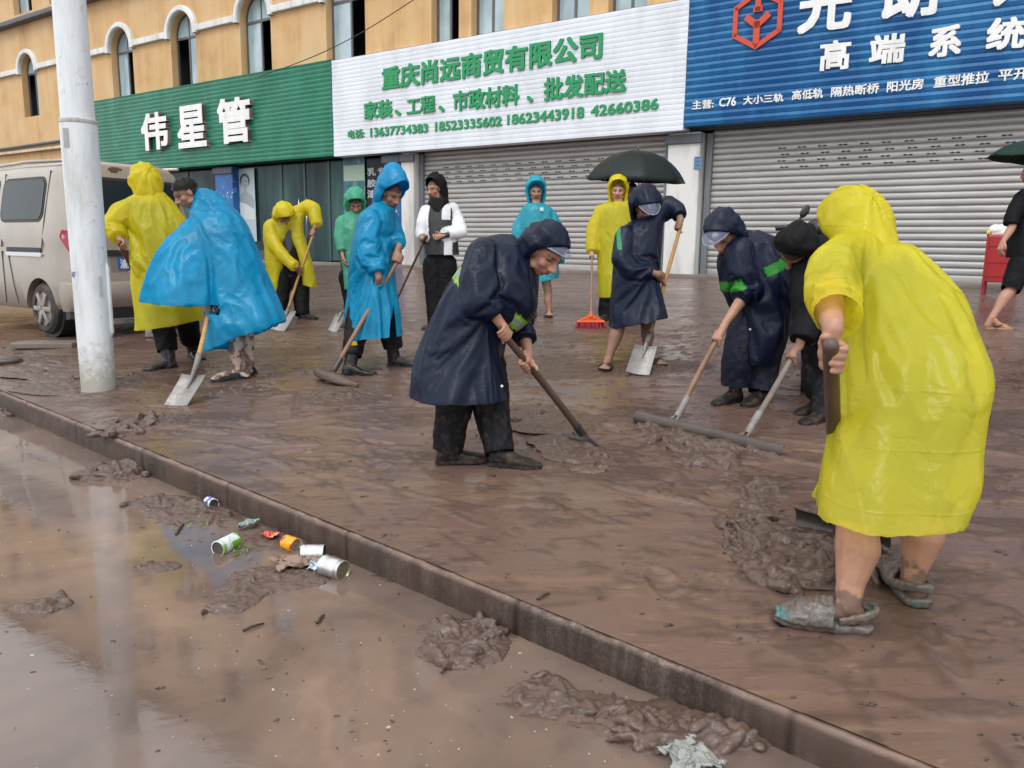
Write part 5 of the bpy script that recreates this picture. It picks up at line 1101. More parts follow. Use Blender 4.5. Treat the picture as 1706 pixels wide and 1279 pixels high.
# ------------------------------------------------------------------ tools
M_WOODY = worn('yellow_wood', (.48, .27, .08), .45, (.16, .09, .05), .55, 6, streak=False); M_WOODB = worn('brown_wood', (.23, .13, .075), .5, (.09, .055, .035), .7, 8, streak=False); M_WOODD = worn('dark_muddy_wood', (.075, .045, .032), .4, (.14, .09, .07), .5, 8, streak=False)
M_STEEL = worn('muddy_steel', (.24, .235, .225), .42, (.13, .088, .07), 1.0, 7, .3, streak=False); M_STEELB = worn('wet_dark_steel', (.05, .042, .038), .3, (.10, .065, .05), .8, 9, .3, streak=False)
def tool(name, label, base, cat, group=None): return thing(name, base, label=label, cat=cat, group=group)
def handle(t, a, b, r0, r1, m, name='handle', wob=.004, knob=True):
    q = [a + (b - a) * k / 8 + np.array([*(np.random.default_rng(int(abs(a[0]) * 1e4)).normal(0, wob, 3))]) * math.sin(math.pi * k / 8) for k in range(9)]; mb = MB(); mb.tube(q, list(np.linspace(r0, r1, 9)), 12)
    if knob: mb.ball(a, r0)
    return mb.build(name, m, t, smooth='auto')
def shovel(label, top, neck, corners, mh=M_WOODY, mb_=M_STEEL, r=(.016, .019), ferr=.16, sag=.03, lip=.0, tip=0.0):
    """corners: shoulder left, shoulder right, tip right, tip left of the blade (world points)"""
    c = [np.asarray(q, float) for q in corners]; base = (c[2] + c[3]) / 2; t = tool('shovel', label, base, 'shovel', 'tools the cleaners work with'); handle(t, top, neck, r[0], r[1], mh)
    mid = (c[0] + c[1]) / 2; ax = unit(neck - top); n_ = unit(np.cross(c[1] - c[0], c[2] - c[1])); n_ = n_ if n_[2] > 0 else -n_
    deep = mid + ((c[2] + c[3]) / 2 - mid) * .42
    mb = MB(); mb.tube([neck - ax * ferr * .5, neck + ax * ferr * .1, mid + n_ * .012, deep + n_ * .004 - n_ * sag], [r[1] * 1.18, r[1] * 1.15, r[1] * .9, .004], 12); mb.build('ferrule', mb_, t, smooth='auto')
    nu, nv = 14, 14; top_, bot = [], []
    for j in range(nv + 1):
        v = j / nv
        for i in range(nu + 1):
            u_ = i / nu; P_ = (c[0] * (1 - u_) + c[1] * u_) * (1 - v) + (c[3] * (1 - u_) + c[2] * u_) * v; w_ = 4 * u_ * (1 - u_); P_ = P_ - n_ * sag * w_ * (1 - .25 * v) + n_ * .012 * max(0, 1 - v * 8) + (P_ - mid) * 0 + ((c[2] + c[3]) / 2 - mid) * tip * w_ * v ** 3; top_.append(P_); bot.append(P_ - n_ * .004)
    k = nu + 1; n0 = len(top_); Fs = [(j * k + i, j * k + i + 1, (j + 1) * k + i + 1, (j + 1) * k + i) for j in range(nv) for i in range(nu)]; Fs += [tuple(n0 + q for q in f[::-1]) for f in Fs]
    rim = list(range(k)) + [j * k + nu for j in range(1, nv + 1)] + [nv * k + i for i in range(nu - 1, -1, -1)] + [j * k for j in range(nv - 1, 0, -1)]
    Fs += [(rim[i], rim[(i + 1) % len(rim)], n0 + rim[(i + 1) % len(rim)], n0 + rim[i]) for i in range(len(rim))]
    MB().add(top_ + bot, Fs).build('blade', mb_, t, smooth='auto'); return t
def gutter(t, a, b, r, m, name='blade', open_dir=(0, -1, 0), arc=(-100, 80), thick=.006):
    """half-round scraper: a bent strip from a to b"""
    ax = unit(b - a); o_ = np.asarray(open_dir, float); o_ = unit(o_ - ax * (o_ @ ax)); w_ = np.cross(ax, o_); w_ = w_ if w_[2] > 0 else -w_; R_ = []; an = np.radians(np.linspace(*arc, 15)); nk = 26
    for k in range(nk + 1):
        c = a + (b - a) * k / nk + UPV * .0012 * math.sin(k * 1.3); ou = [c - o_ * r * math.cos(t_) + w_ * r * math.sin(t_) for t_ in an]; inn = [c - o_ * (r - thick) * math.cos(t_) + w_ * (r - thick) * math.sin(t_) for t_ in an[::-1]]; R_.append(ou + inn)
    return MB().loft(R_).build(name, m, t, smooth='auto')
GP = 'people clearing the mud'
def clothed(col, ankle_z=None):      # underclothes colour on the hidden part of a body
    return lambda V: V, col
def line_tone(A, B, hw, Dref=None):  # mask: band round a garment between two seen points, taken along the view's depth
    ab = unit(B - A); n_ = unit(np.cross(ab, FWD)); return lambda V: np.abs((V - A) @ n_)

# ================================================================== near man in the yellow sheet coat
def near_yellow():
    s = Person((1440, 1040), None, 3); s.D = 2.62
    s.head(1421, 402, .42, (-.12, -.72, .66), (-.2, .62, .72)); s.neck(1444, 446, .35); s.torso((1535, 680, .10), (1525, 600, .14), (1488, 510, .24), r=(.15, .16, .15))
    q = s.arm((1400, 430, .22), (1378, 492, .0), (1388, 548, -.24), r=(.058, .047, .031)); W = q[2]
    top = s.p(1384, 576, -.30); bl = at(1398, 884, gdep(1398, 900) - .02); s.grip(W, top + (bl - top) * .045 + UPV * .0, UPV * .96 + FWD * -.12 + np.array([.1, 0, 0]), r=.021, flip=-1, sc=1.12)
    aq2 = s.arm((1500, 445, .42), (1490, 560, .60), (1466, 640, .62))
    for h_, k_, a_, t_ in (((1510, 690, .05), (1428, 868, -.02), (1412, 1010, -.06), (1318, 1040, .0)), ((1580, 690, .12), (1536, 850, .14), (1519, 978, .14), (1478, 955, .34))):
        q = s.leg(h_, k_, a_, r=(.10, .068, .040)); t = s.p(*t_); s.foot(q[2], t)
    hem = s.p(1440, 830, 0); gre = lambda V: (V[:, 2] > hem[2] + .02) & (((V - s.p(1388, 540, -.22)) ** 2).sum(1) > .33 ** 2) & (np.linalg.norm(V - s.H, axis=1) > .2)
    zs = lambda lo, hi: (lambda V: (V[:, 2] < .62) & (fbm(V * 30, 3, 4) > np.interp(V[:, 2], (.20, .42), (.42, .72))) & (V[:, 2] < .5))
    s.finish('nearest man, back turned, in a long creased yellow plastic coat, bare muddy calves', .0055, GP, under=[(gre, (.05, .07, .10)), (lambda V: .85 * sstep(.50, .66, fbm(V * 26, 4, 4) + .9 * sstep(.36, .17, V[:, 2]) - .35), (.12, .075, .056))])
    rings = [(1400, 410, 1468, 398, .36, .20), (1386, 428, 1508, 408, .31, .27), (1394, 452, 1552, 440, .26, .33), (1404, 488, 1586, 476, .19, .38), (1410, 530, 1606, 525, .12, .41), (1412, 577, 1624, 577, .06, .44), (1408, 620, 1632, 616, .03, .45), (1402, 665, 1624, 660, .02, .45), (1394, 715, 1612, 715, .0, .45), (1380, 770, 1608, 768, -.02, .47), (1362, 836, 1600, 826, -.04, .48)]
    aq = s.P((1425, 425, .26), (1392, 440, .10), (1386, 488, -.06), (1392, 528, -.20)); cuff = unit(aq[3] - aq[2])
    co = s.garment('raincoat', M_YELN, rings, [(aq, [.095, .088, .078, .072]), ([aq2[0], aq2[1], aq2[1] * .2 + aq2[2] * .8], [.095, .085, .074])], cuffs=[(0, -.035)], voxel=.011, fold=.002, crinkle=.001, hemfold=.030, nf=6, tens=.55, sim=dict(grow=.035))
    s.hood(M_YELN, co, back=.02, up=.02, size=1.06, drop=.75, wr=.006, neck=s.p(1446, 432, .33))
    # dark shorts showing under the hem
    s.trousers([s.P((1520, 690, .05), (1450, 800, .0), (1436, 880, -.02)), s.P((1580, 690, .12), (1545, 800, .13), (1536, 850, .14))], M_BLACK, r=(.12, .105, .088), name='shorts')
    # clogs thick with mud
    M_CLOG = cloth_mat('clog_muddy', (.115, .10, .09), .32, 1.0, mud=.9); 
    for ank, toe, ln in ((s.p(1412, 1018, -.06), s.p(1318, 1042, .0), .30), (s.p(1519, 985, .14), s.p(1478, 950, .34), .29)):
        d = toe - ank; d[2] = 0; d = unit(d); sd = np.cross(d, UPV); he = ank - d * .075; mb = MB(); st = [(0, .55, .030), (.06, .85, .034), (.25, .95, .034), (.5, 1.0, .036), (.75, 1.15, .036), (.92, .85, .03), (1.0, .3, .02)]; R_ = []
        for t, w_, h_ in st:
            c = he + d * ln * t; z = SLOPE * float(c @ FN); R_.append([np.array([*(c + sd * .052 * w_ * np.sign(math.cos(a)) * abs(math.cos(a)) ** .7)[:2], z + .004 + h_ * (.5 + .5 * np.sign(math.sin(a)) * abs(math.sin(a)) ** .6)]) for a in np.linspace(0, 2 * math.pi, 18, False)])
        mb.loft(R_); dome = MB()
        for t in np.linspace(.42, .97, 9):          # vamp over the toes
            c = he + d * ln * t; z = SLOPE * float(c @ FN) + .03; hh = .062 * math.sin(math.pi * min(1, (1.02 - t) / .72) * .62) + .008; ww = .054 * (1.12 if t < .85 else 1.12 - 3.5 * (t - .85)); mb.tube([np.array([*(c + sd * ww * math.cos(a))[:2], z + hh * math.sin(a)]) for a in np.linspace(0, math.pi, 11)], .0085, 7)
        for a0 in (.0, .35):                        # heel strap
            mb.tube([np.array([*(he + d * (.105 - .115 * math.sin(a)) + sd * .056 * math.cos(a))[:2], SLOPE * float(he @ FN) + .045 + .03 * a0 + .03 * math.sin(a)]) for a in np.linspace(0, math.pi, 13)], .010, 8)
        me = remesh(mb, .006, 3); V = arr_mesh(me); V += normals(me) * (.015 * (ridged(V * np.array([18, 18, 46]), 4, 8) - .5))[:, None]; me.vertices.foreach_set('co', V.ravel()); c = np.ones((len(V), 3)); f = fbm(V * 18, 3, 9); c[f > .70] = (.5, 1.5, 1.6); put(me, 'clog', M_CLOG, s.root, None, True, c)
    t = tool('mud_pusher', 'short curved scraper on a thick brown pole, held by the near man in yellow', bl, 'scraper', 'tools the cleaners work with'); handle(t, top, bl, .024, .024, M_WOODD, wob=.002)
    a = at(1316, 864, gdep(1316, 880)) ; b = at(1474, 912, gdep(1474, 930)); gutter(t, a, b, .055, M_STEELB, open_dir=unit(np.array([-.35, -1, 0])), arc=(-95, 75))
near_yellow()

# ================================================================== man in the navy raincoat bending over a shovel, centre
def navy_centre():
    s = Person((290, 1195), Z6, 5); s.D = 4.36
    s.head(690, 230, -.06, (.54, -.68, -.50), (.52, .70, -.36), h=.25); s.neck(596, 240, .0); s.torso((300, 600, .0), (380, 430, .0), (500, 290, .0), r=(.14, .15, .16))
    q1 = s.arm((400, 270, -.13), (400, 440, -.22), (478, 545, -.20)); q2 = s.arm((585, 300, .14), (575, 520, .18), (612, 690, .06))
    top = s.p(488, 590, -.20); nk = at(*Z6(862, 1062), gdep(*Z6(862, 1110))); ax = nk - top
    s.grip(q1[2], s.p(492, 598, -.195), ax, .017, 1, 1.05); s.grip(q2[2], s.p(607, 742, -.085), ax, .017, -1, 1.05)
    L1 = s.leg((270, 720, -.04), (262, 960, -.03), (232, 1150, .0)); L2 = s.leg((400, 720, .08), (448, 960, .02), (480, 1160, -.05))
    s.finish('man in navy raincoat with lime bands, stooping over a long dark shovel', .006, GP)
    rings = [(545, 140, 652, 300, .02, .22), (470, 142, 655, 345, .02, .32), (392, 168, 650, 420, .0, .40), (315, 255, 636, 492, .0, .44), (240, 345, 592, 540, .0, .44), (175, 470, 512, 610, .0, .46), (128, 610, 486, 680, -.0, .50), (98, 735, 494, 790, -.0, .56), (66, 848, 516, 880, -.0, .62)]
    sl1 = s.P((400, 240, -.12), (385, 330, -.18), (395, 440, -.22), (462, 512, -.20)); sl2 = s.P((580, 300, .13), (582, 420, .18), (578, 540, .18), (592, 632, .10))
    A, B = s.p(275, 322, -.2), s.p(526, 530, -.2); ln = line_tone(A, B, .02)
    def col(V, c):
        d = ln(V); ok = ~near_line(V, sl1, [.112] * 4, 1.0) & ~near_line(V, sl2, [.085] * 4, 1.0); c[ok & (d < .040)] = (60, 52, 2.2); c[ok & (d < .012)] = (70, 42, 16); return c
    co = s.garment('raincoat', M_NAVY, rings, [(sl1, [.100, .100, .092, .072]), (sl2, [.10, .095, .080, .075])], voxel=.0105, fold=.003, crinkle=.001, hemfold=.022, nf=7, color=col, sim=True)
    ho = s.hood(M_NAVY, co, size=1.06, back=.0, up=.0, drop=.78, front=4, wr=.008, neck=s.p(585, 245, .0), cheek=.022); s.visor(co, ln=.055, droop=.03)
    MB().ball(s.p(490, 843, -.27), .008).build('snap_button', mat('button_white', (.6, .6, .6), .4), co)
    s.trousers([L1, L2], M_TROU, r=(.12, .098, .078), waist=s.p(330, 620, 0), fold=.016)
    s.shoe(L1[2], s.p(385, 1170, .02), M_SHOE, .29, .052); s.shoe(L2[2], s.p(610, 1195, -.10), M_SHOE, .29, .052)
    g6 = lambda x, y, e=0: at(*Z6(x, y), gdep(*Z6(x, y + e)))
    dt = g6(985, 1143); c = [g6(762, 1062, 12), g6(885, 1072, 50), dt, g6(862, 1120)]
    shovel('long shovel with a dark muddy shaft, digging in front of the stooping man in navy', top, nk, c, M_WOODD, M_STEELB, (.019, .021), sag=.02)
navy_centre()

# ================================================================== man in navy pushing the double scraper
def navy_pusher():
    s = Person((680, 985), Z7, 8); s.D = 5.62
    s.head(600, 372, -.08, (-.48, -.62, -.55), (-.30, .80, -.30), h=.245); s.neck(690, 385, .02); s.torso((735, 650, .02), (760, 560, .0), (740, 450, .0), r=(.14, .15, .16))
    q1 = s.arm((660, 430, -.15), (690, 565, -.16), (604, 690, -.22)); s.arm((790, 420, .16), (640, 520, .15), (600, 560, .12))
    top = s.p(578, 742, -.24); foot_ = at(*Z7(408, 1068), gdep(*Z7(408, 1084))); ax = foot_ - top; s.grip(q1[2], s.p(574, 750, -.245), ax, .017, 1, 1.05)
    L1 = s.leg((680, 690, .0), (650, 820, -.02), (640, 935, .0)); L2 = s.leg((770, 690, .05), (745, 830, .03), (735, 955, .0))
    s.finish('man in a navy raincoat and clear visor pulling the long double-handled scraper', .0075, GP)
    rings = [(640, 385, 715, 342, .0, .22), (590, 420, 790, 372, .0, .36), (580, 470, 835, 420, .0, .44), (598, 530, 850, 490, .0, .46), (625, 590, 848, 560, .0, .46), (650, 650, 840, 630, .0, .46), (672, 720, 828, 715, .0, .46), (690, 828, 790, 822, .02, .36)]
    sl = s.P((655, 425, -.14), (665, 500, -.17), (690, 560, -.17), (652, 596, -.20)); A, B = s.p(612, 565, -.2), s.p(800, 480, -.2); ln = line_tone(A, B, .02)
    def col(V, c):
        d = ln(V); u_ = (V - A) @ unit(B - A); Lg = np.linalg.norm(B - A); m_ = (d < .034) & ((u_ < .10) | (u_ > Lg - .10)); c[m_] = (6, 26, .8); return c
    co = s.garment('raincoat', M_NAVY, rings, [(sl, [.105, .10, .098, .080])], voxel=.012, fold=.004, crinkle=.001, hemfold=.016, color=col, sim=True)
    s.hood(M_NAVY, co, size=1.13, am=106, front=12, drop=.78, up=.02, neck=s.p(672, 388, .0)); s.visor(co, size=1.13, am=106, front=12, up=.02, ln=.095, droop=.05)
    MB().ball(s.p(695, 715, -.22), .008).build('snap_button', mat('button_white2', (.6, .6, .6), .4), co)
    s.trousers([L1, L2], M_TROUN, r=(.125, .11, .095), waist=s.p(735, 640, 0), fold=.012)
    s.shoe(L1[2], s.p(575, 962, -.10), M_SHOE, .28, .052); s.shoe(L2[2], s.p(672, 1000, -.16), M_SHOE, .29, .052)
    return s, top, foot_
_np, TOPA, FOOTA = navy_pusher()

# ================================================================== man in black with his head down, mostly behind the near one
def black_pusher():
    s = Person((955, 1085), Z7, 9); s.D = 5.08
    s.head(862, 422, -.05, (-.35, -.90, -.10), (-.45, .30, -.85), h=.245, skin=.6); s.neck(925, 420, .06); s.torso((985, 740, .12), (990, 640, .12), (965, 500, .1), r=(.14, .15, .15))
    q1 = s.arm((905, 490, -.02), (905, 650, -.06), (880, 775, -.12)); s.arm((985, 490, .2), (960, 680, .1), (930, 760, -.02))
    foot_ = at(*Z7(668, 1132), gdep(*Z7(668, 1148))); top = s.p(862, 800, -.15); ax = foot_ - top; s.grip(q1[2], s.p(858, 818, -.155), ax, .017, 1, 1.05)
    L1 = s.leg((970, 760, .1), (960, 900, .12), (950, 965, .22)); L2 = s.leg((1010, 760, .1), (990, 920, .08), (975, 1050, .0))
    s.finish('person in black with the hood pulled low, bent double behind the near man in yellow', .0075, GP)
    rings = [(880, 400, 965, 360, .04, .24), (862, 470, 1040, 420, .05, .38), (868, 560, 1060, 540, .08, .42), (880, 660, 1060, 650, .1, .42), (900, 760, 1060, 755, .1, .42), (910, 850, 1060, 850, .1, .42)]
    sl = s.P((905, 485, -.03), (900, 590, -.06), (908, 680, -.08), (888, 755, -.12)); co = s.garment('jacket', M_BLACK, rings, [(sl, [.095, .088, .082, .080])], voxel=.012, fold=.012, crinkle=.003, hemfold=.01)
    s.hood(M_BLACK, co, size=1.08, drop=.85, up=.01, neck=s.p(925, 425, .06), wr=.013)
    s.trousers([L1, L2], M_TROU, r=(.12, .105, .085)); s.shoe(L1[2], s.p(905, 985, .16), M_SHOE, .27, .05); s.shoe(L2[2], s.p(915, 1092, -.06), M_SHOE, .28, .05)
    return top, foot_
TOPB, FOOTB = black_pusher()
def double_scraper():
    a = at(*Z7(277, 1044), gdep(*Z7(277, 1060))); b = at(*Z7(826, 1178), gdep(*Z7(826, 1194))); t = tool('mud_pusher', 'long half-pipe scraper with two wooden shafts, pushed by two stooping people', (a + b) / 2 * np.array([1, 1, 0]) + UPV * gz((a + b) / 2), 'scraper', 'tools the cleaners work with')
    mst = worn('galvanised_mud', (.085, .070, .060), .36, (.060, .038, .029), 1.0, 5, .25, streak=False); gutter(t, a, b, .050, mst, open_dir=(.45, 1, 0), arc=(-85, 80))
    for top, ft, m in ((TOPA, FOOTA, M_WOODB), (TOPB, FOOTB, worn('grey_wood', (.17, .14, .115), .5, (.09, .06, .045), .7, 9, streak=False))):
        ax = unit(ft - top); nk = ft - ax * .07; h_ = handle(t, top - ax * .02, nk, .017, .019, m); h_['_o'] = t['_o']; mb = MB(); mb.tube([nk - ax * .16, nk + ax * .0, nk + ax * .012], [.0225, .024, .021], 14); mb.build('socket', M_STEEL, h_, smooth='auto')
        sd = unit(b - a); mb = MB()
        for sg in (-1, 1): mb.tube([nk + ax * .0 + sd * sg * .012, ft + sd * sg * .022 + UPV * .03, ft + sd * sg * .028 - UPV * .0], [.010, .010, .008], 8)
        mb.build('bracket', M_STEEL, h_, smooth='auto')
double_scraper()

# ================================================================== man in a short navy raincoat, bare legs, yellow shovel
def navy_shovel():
    s = Person((170, 860), Z7, 12); s.D = 6.93
    s.head(302, 262, -.02, (.18, -.62, -.75), (-.05, .85, -.55), h=.24, skin=.62); s.neck(298, 318, .06); s.torso((278, 580, .05), (275, 480, .05), (285, 380, .06), r=(.14, .15, .16))
    q1 = s.arm((350, 300, .05), (418, 268, .02), (436, 305, -.08)); q2 = s.arm((225, 360, -.04), (250, 480, -.14), (352, 510, -.18))
    top = s.p(438, 318, -.10); nk = s.p(322, 722, -.05); ax = nk - top; s.grip(q1[2], s.p(433, 326, -.10), ax, .017, -1, 1.05); s.grip(q2[2], s.p(372, 524, -.08), ax, .017, 1, 1.05)
    L1 = s.leg((238, 600, .0), (205, 700, -.05), (165, 822, -.06), r=(.085, .060, .036)); L2 = s.leg((315, 600, .1), (308, 700, .12), (312, 812, .10), r=(.085, .058, .035)); s.foot(L1[2], s.p(148, 862, -.22)); s.foot(L2[2], s.p(350, 835, .02))
    s.finish('man in a short navy raincoat, bare legs and sandals, with a yellow-shafted shovel', .0075, GP)
    rings = [(262, 305, 345, 275, .05, .22), (230, 340, 372, 285, .05, .34), (205, 385, 362, 350, .05, .40), (190, 450, 355, 440, .04, .42), (184, 530, 362, 530, .03, .44), (176, 610, 372, 605, .02, .46), (170, 690, 378, 668, .0, .48)]
    s1 = s.P((340, 285, .05), (388, 250, .04), (420, 268, .0), (432, 292, -.06)); s2 = s.P((228, 360, -.06), (220, 440, -.13), (262, 490, -.16), (330, 505, -.18)); A, B = s.p(196, 380, -.15), s.p(200, 330, .0)
    def col(V, c): m_ = (np.abs((V - s.p(196, 365, 0))[:, 0]) < .016) & (np.abs(V[:, 2] - s.p(196, 365, 0)[2]) < .12); c[m_] = (10, 30, 4); return c
    co = s.garment('raincoat', M_NAVY, rings, [(s1, [.085, .085, .078, .066]), (s2, [.09, .088, .078, .068])], voxel=.0125, fold=.004, crinkle=.001, hemfold=.02, color=col, sim=True)
    s.hood(M_NAVY, co, size=1.13, am=104, front=16, drop=.78, up=.02, neck=s.p(298, 315, .05)); s.visor(co, size=1.13, am=104, front=16, up=.02, ln=.095, droop=.05)
    for an, to in ((L1[2], s.p(148, 862, -.22)), (L2[2], s.p(350, 838, .02))):
        d = to - an; d[2] = 0; d = unit(d); sd = np.cross(d, UPV); he = an - d * .06; mb = MB(); R_ = []
        for t_, w_ in ((0, .5), (.08, .8), (.4, .9), (.75, 1.1), (.95, .7), (1, .3)): c = he + d * .28 * t_; z = SLOPE * float(c @ FN); R_.append([np.array([*(c + sd * .052 * w_ * x)[:2], z + zz]) for x, zz in ((-1, .002), (1, .002), (1, .022), (-1, .022))])
        so_ = mb.loft(R_).build('sandal', M_SHOE, s.root); tint(so_, np.ones((len(so_.data.vertices), 3))); so_['_o'] = s.root['_o']; mb = MB()
        for t_ in (.55, .62, .69): c = he + d * .28 * t_; z = SLOPE * float(c @ FN) + .02; mb.tube([np.array([*(c + sd * .056 * math.cos(a))[:2], z + .045 * math.sin(a)]) for a in np.linspace(0, math.pi, 9)], .010, 6)
        o = mb.build('strap', M_SHOE, so_, smooth=True); tint(o, np.ones((len(o.data.vertices), 3)))
    g = lambda x, y, e=0: at(*Z7(x, y), gdep(*Z7(275, 892)) + e); shovel('square shovel with a pale yellow shaft, held by the man in the short navy raincoat', top, nk, [g(264, 770, .10), g(347, 780, .08), g(318, 886, -.02), g(229, 872, .0)], ferr=.2, sag=.02)
navy_shovel()

# ================================================================== blue raincoat, rubber squeegee
def blue_walker():
    s = Person((630, 1050), Z5, 15); s.D = 6.95
    s.head(718, 212, -.02, (.62, -.50, -.60), (.22, .90, -.20), h=.24, skin=.72); s.neck(672, 270, .0); s.torso((612, 620, .0), (620, 500, .0), (640, 360, .0), r=(.14, .15, .16))
    q1 = s.arm((612, 345, -.16), (632, 500, -.20), (656, 605, -.24)); q2 = s.arm((712, 330, .16), (735, 420, .10), (752, 458, -.08))
    top = s.p(762, 500, -.08); nk = at(*Z5(444, 1042), gdep(*Z5(455, 1090)) + .0); ax = nk - top; s.grip(q2[2], s.p(752, 516, -.085), ax, .017, -1, 1.08); s.grip(q1[2], s.p(666, 652, -.115), ax, .017, 1, 1.08)
    L1 = s.leg((575, 680, .0), (545, 880, -.08), (516, 1045, -.16)); L2 = s.leg((680, 680, .05), (712, 870, .10), (730, 985, .18))
    s.finish('man in long bright blue raincoat with pointed hood, pushing a mud squeegee', .007, GP)
    rings = [(640, 245, 735, 275, .0, .20), (585, 292, 728, 300, .0, .34), (555, 350, 730, 362, .0, .40), (540, 430, 726, 440, .0, .42), (528, 520, 722, 530, .0, .42), (518, 620, 730, 625, .0, .44), (510, 720, 748, 715, .0, .46), (504, 810, 762, 800, .0, .48), (500, 880, 772, 868, .0, .50)]
    s1 = s.P((618, 335, -.15), (612, 420, -.19), (632, 510, -.21), (650, 580, -.23)); s2 = s.P((705, 325, .14), (735, 400, .12), (745, 430, .02), (752, 440, -.05))
    sa, sb = s.p(716, 735, -.3), s.p(700, 895, -.3)
    def col(V, c): return c
    co = s.garment('raincoat', M_BLU, rings, [(s1, [.10, .10, .088, .074]), (s2, [.09, .085, .075, .066])], voxel=.0125, fold=.003, crinkle=.001, hemfold=.022, nf=6, color=col, sim=True)
    # the slit at the front edge: take a clean wedge out of the skirt
    bm = bmesh.new(); bm.from_mesh(co.data); b0 = np.array(co['_o']); ap = s.p(716, 735, -.2); l_, r_ = s.p(706, 900, -.2), s.p(738, 900, -.2)
    ym = s.p(640, 800, .0)[1]; inz = lambda f: (lambda c: c[2] < ap[2] and c[1] < ym)(np.array(f.calc_center_median()) + b0)
    for e in (l_, r_):
        fs = [f for f in bm.faces if inz(f)]; ge = list({v for f in fs for v in f.verts}) + list({q for f in fs for q in f.edges}) + fs; bmesh.ops.bisect_plane(bm, geom=ge, plane_co=Vector(ap - b0), plane_no=Vector(np.cross(e - ap, FWD)))
    nl, nr_ = np.cross(l_ - ap, FWD), np.cross(r_ - ap, FWD); nl = nl * np.sign(nl[0]); nr_ = nr_ * np.sign(nr_[0])
    dead = [f for f in bm.faces if inz(f) and (lambda c: (c - ap) @ nl > 0 and (c - ap) @ nr_ < 0)(np.array(f.calc_center_median()) + b0)]
    bmesh.ops.delete(bm, geom=dead, context='FACES'); bm.to_mesh(co.data); bm.free()
    s.hood(M_BLU, co, size=1.16, am=118, front=10, drop=.78, up=.03, peak=.07, neck=s.p(672, 268, .0))
    s.trousers([[L1[0], L1[1], L1[1] * .4 + L1[2] * .6], [L2[0], L2[1], L2[1] * .4 + L2[2] * .6]], M_TROU, r=(.11, .095, .085))
    bo = s.shoe(L1[2], s.p(640, 1075, -.20), M_BOOT, .30, .055, boot=.30, name='rubber_boot', knee=L1[1], shaft_r=.075); s.shoe(L2[2], s.p(825, 1005, .16), M_BOOT, .30, .055, boot=.34, name='rubber_boot', knee=L2[1], shaft_r=.075)
    m0 = s.p(541, 915, -.20); MB().box(m0, (.05, .012, .035), None, .004).build('yellow_tag', mat('tag_yellow', (.6, .42, .02), .5), bo)
    t = tool('squeegee', 'wide muddy squeegee on a brown pole, pushed by the man in the bright blue raincoat', nk, 'squeegee', 'tools the cleaners work with'); handle(t, top, nk, .017, .019, M_WOODB)
    a = at(*Z5(356, 1050), gdep(*Z5(400, 1085))); b = at(*Z5(556, 1122), gdep(*Z5(530, 1128))); mb = MB(); d = unit(b - a); wd = unit(np.cross(d, UPV)); k = 14; R_ = []; L_ = np.linalg.norm(b - a)
    for i in range(k + 1):
        u_ = i / k; c = a + (b - a) * u_; w_ = .085 * (max(.02, math.sin(math.pi * min(1, u_ * 1.08 + .02))) ** .5); h_ = .030 * (1 + .6 * math.sin(math.pi * u_)); R_.append([c + wd * w_ * math.cos(t_) + UPV * (h_ * math.sin(t_) * (1 if math.sin(t_) > 0 else .5)) for t_ in np.linspace(0, 2 * math.pi, 12, False)])
    hd = mb.loft(R_).build('head', worn('muddy_rubber', (.075, .045, .034), .4, (.15, .095, .07), .6, 12, streak=False), t, smooth=True); hd['_o'] = t['_o']
    mb = MB(); mb.tube([nk - unit(ax) * .12, nk, (a + b) / 2 * .62 + a * .38 + UPV * .02], [.024, .026, .03], 10); mb.build('socket', M_STEELB, hd, smooth='auto')
blue_walker()

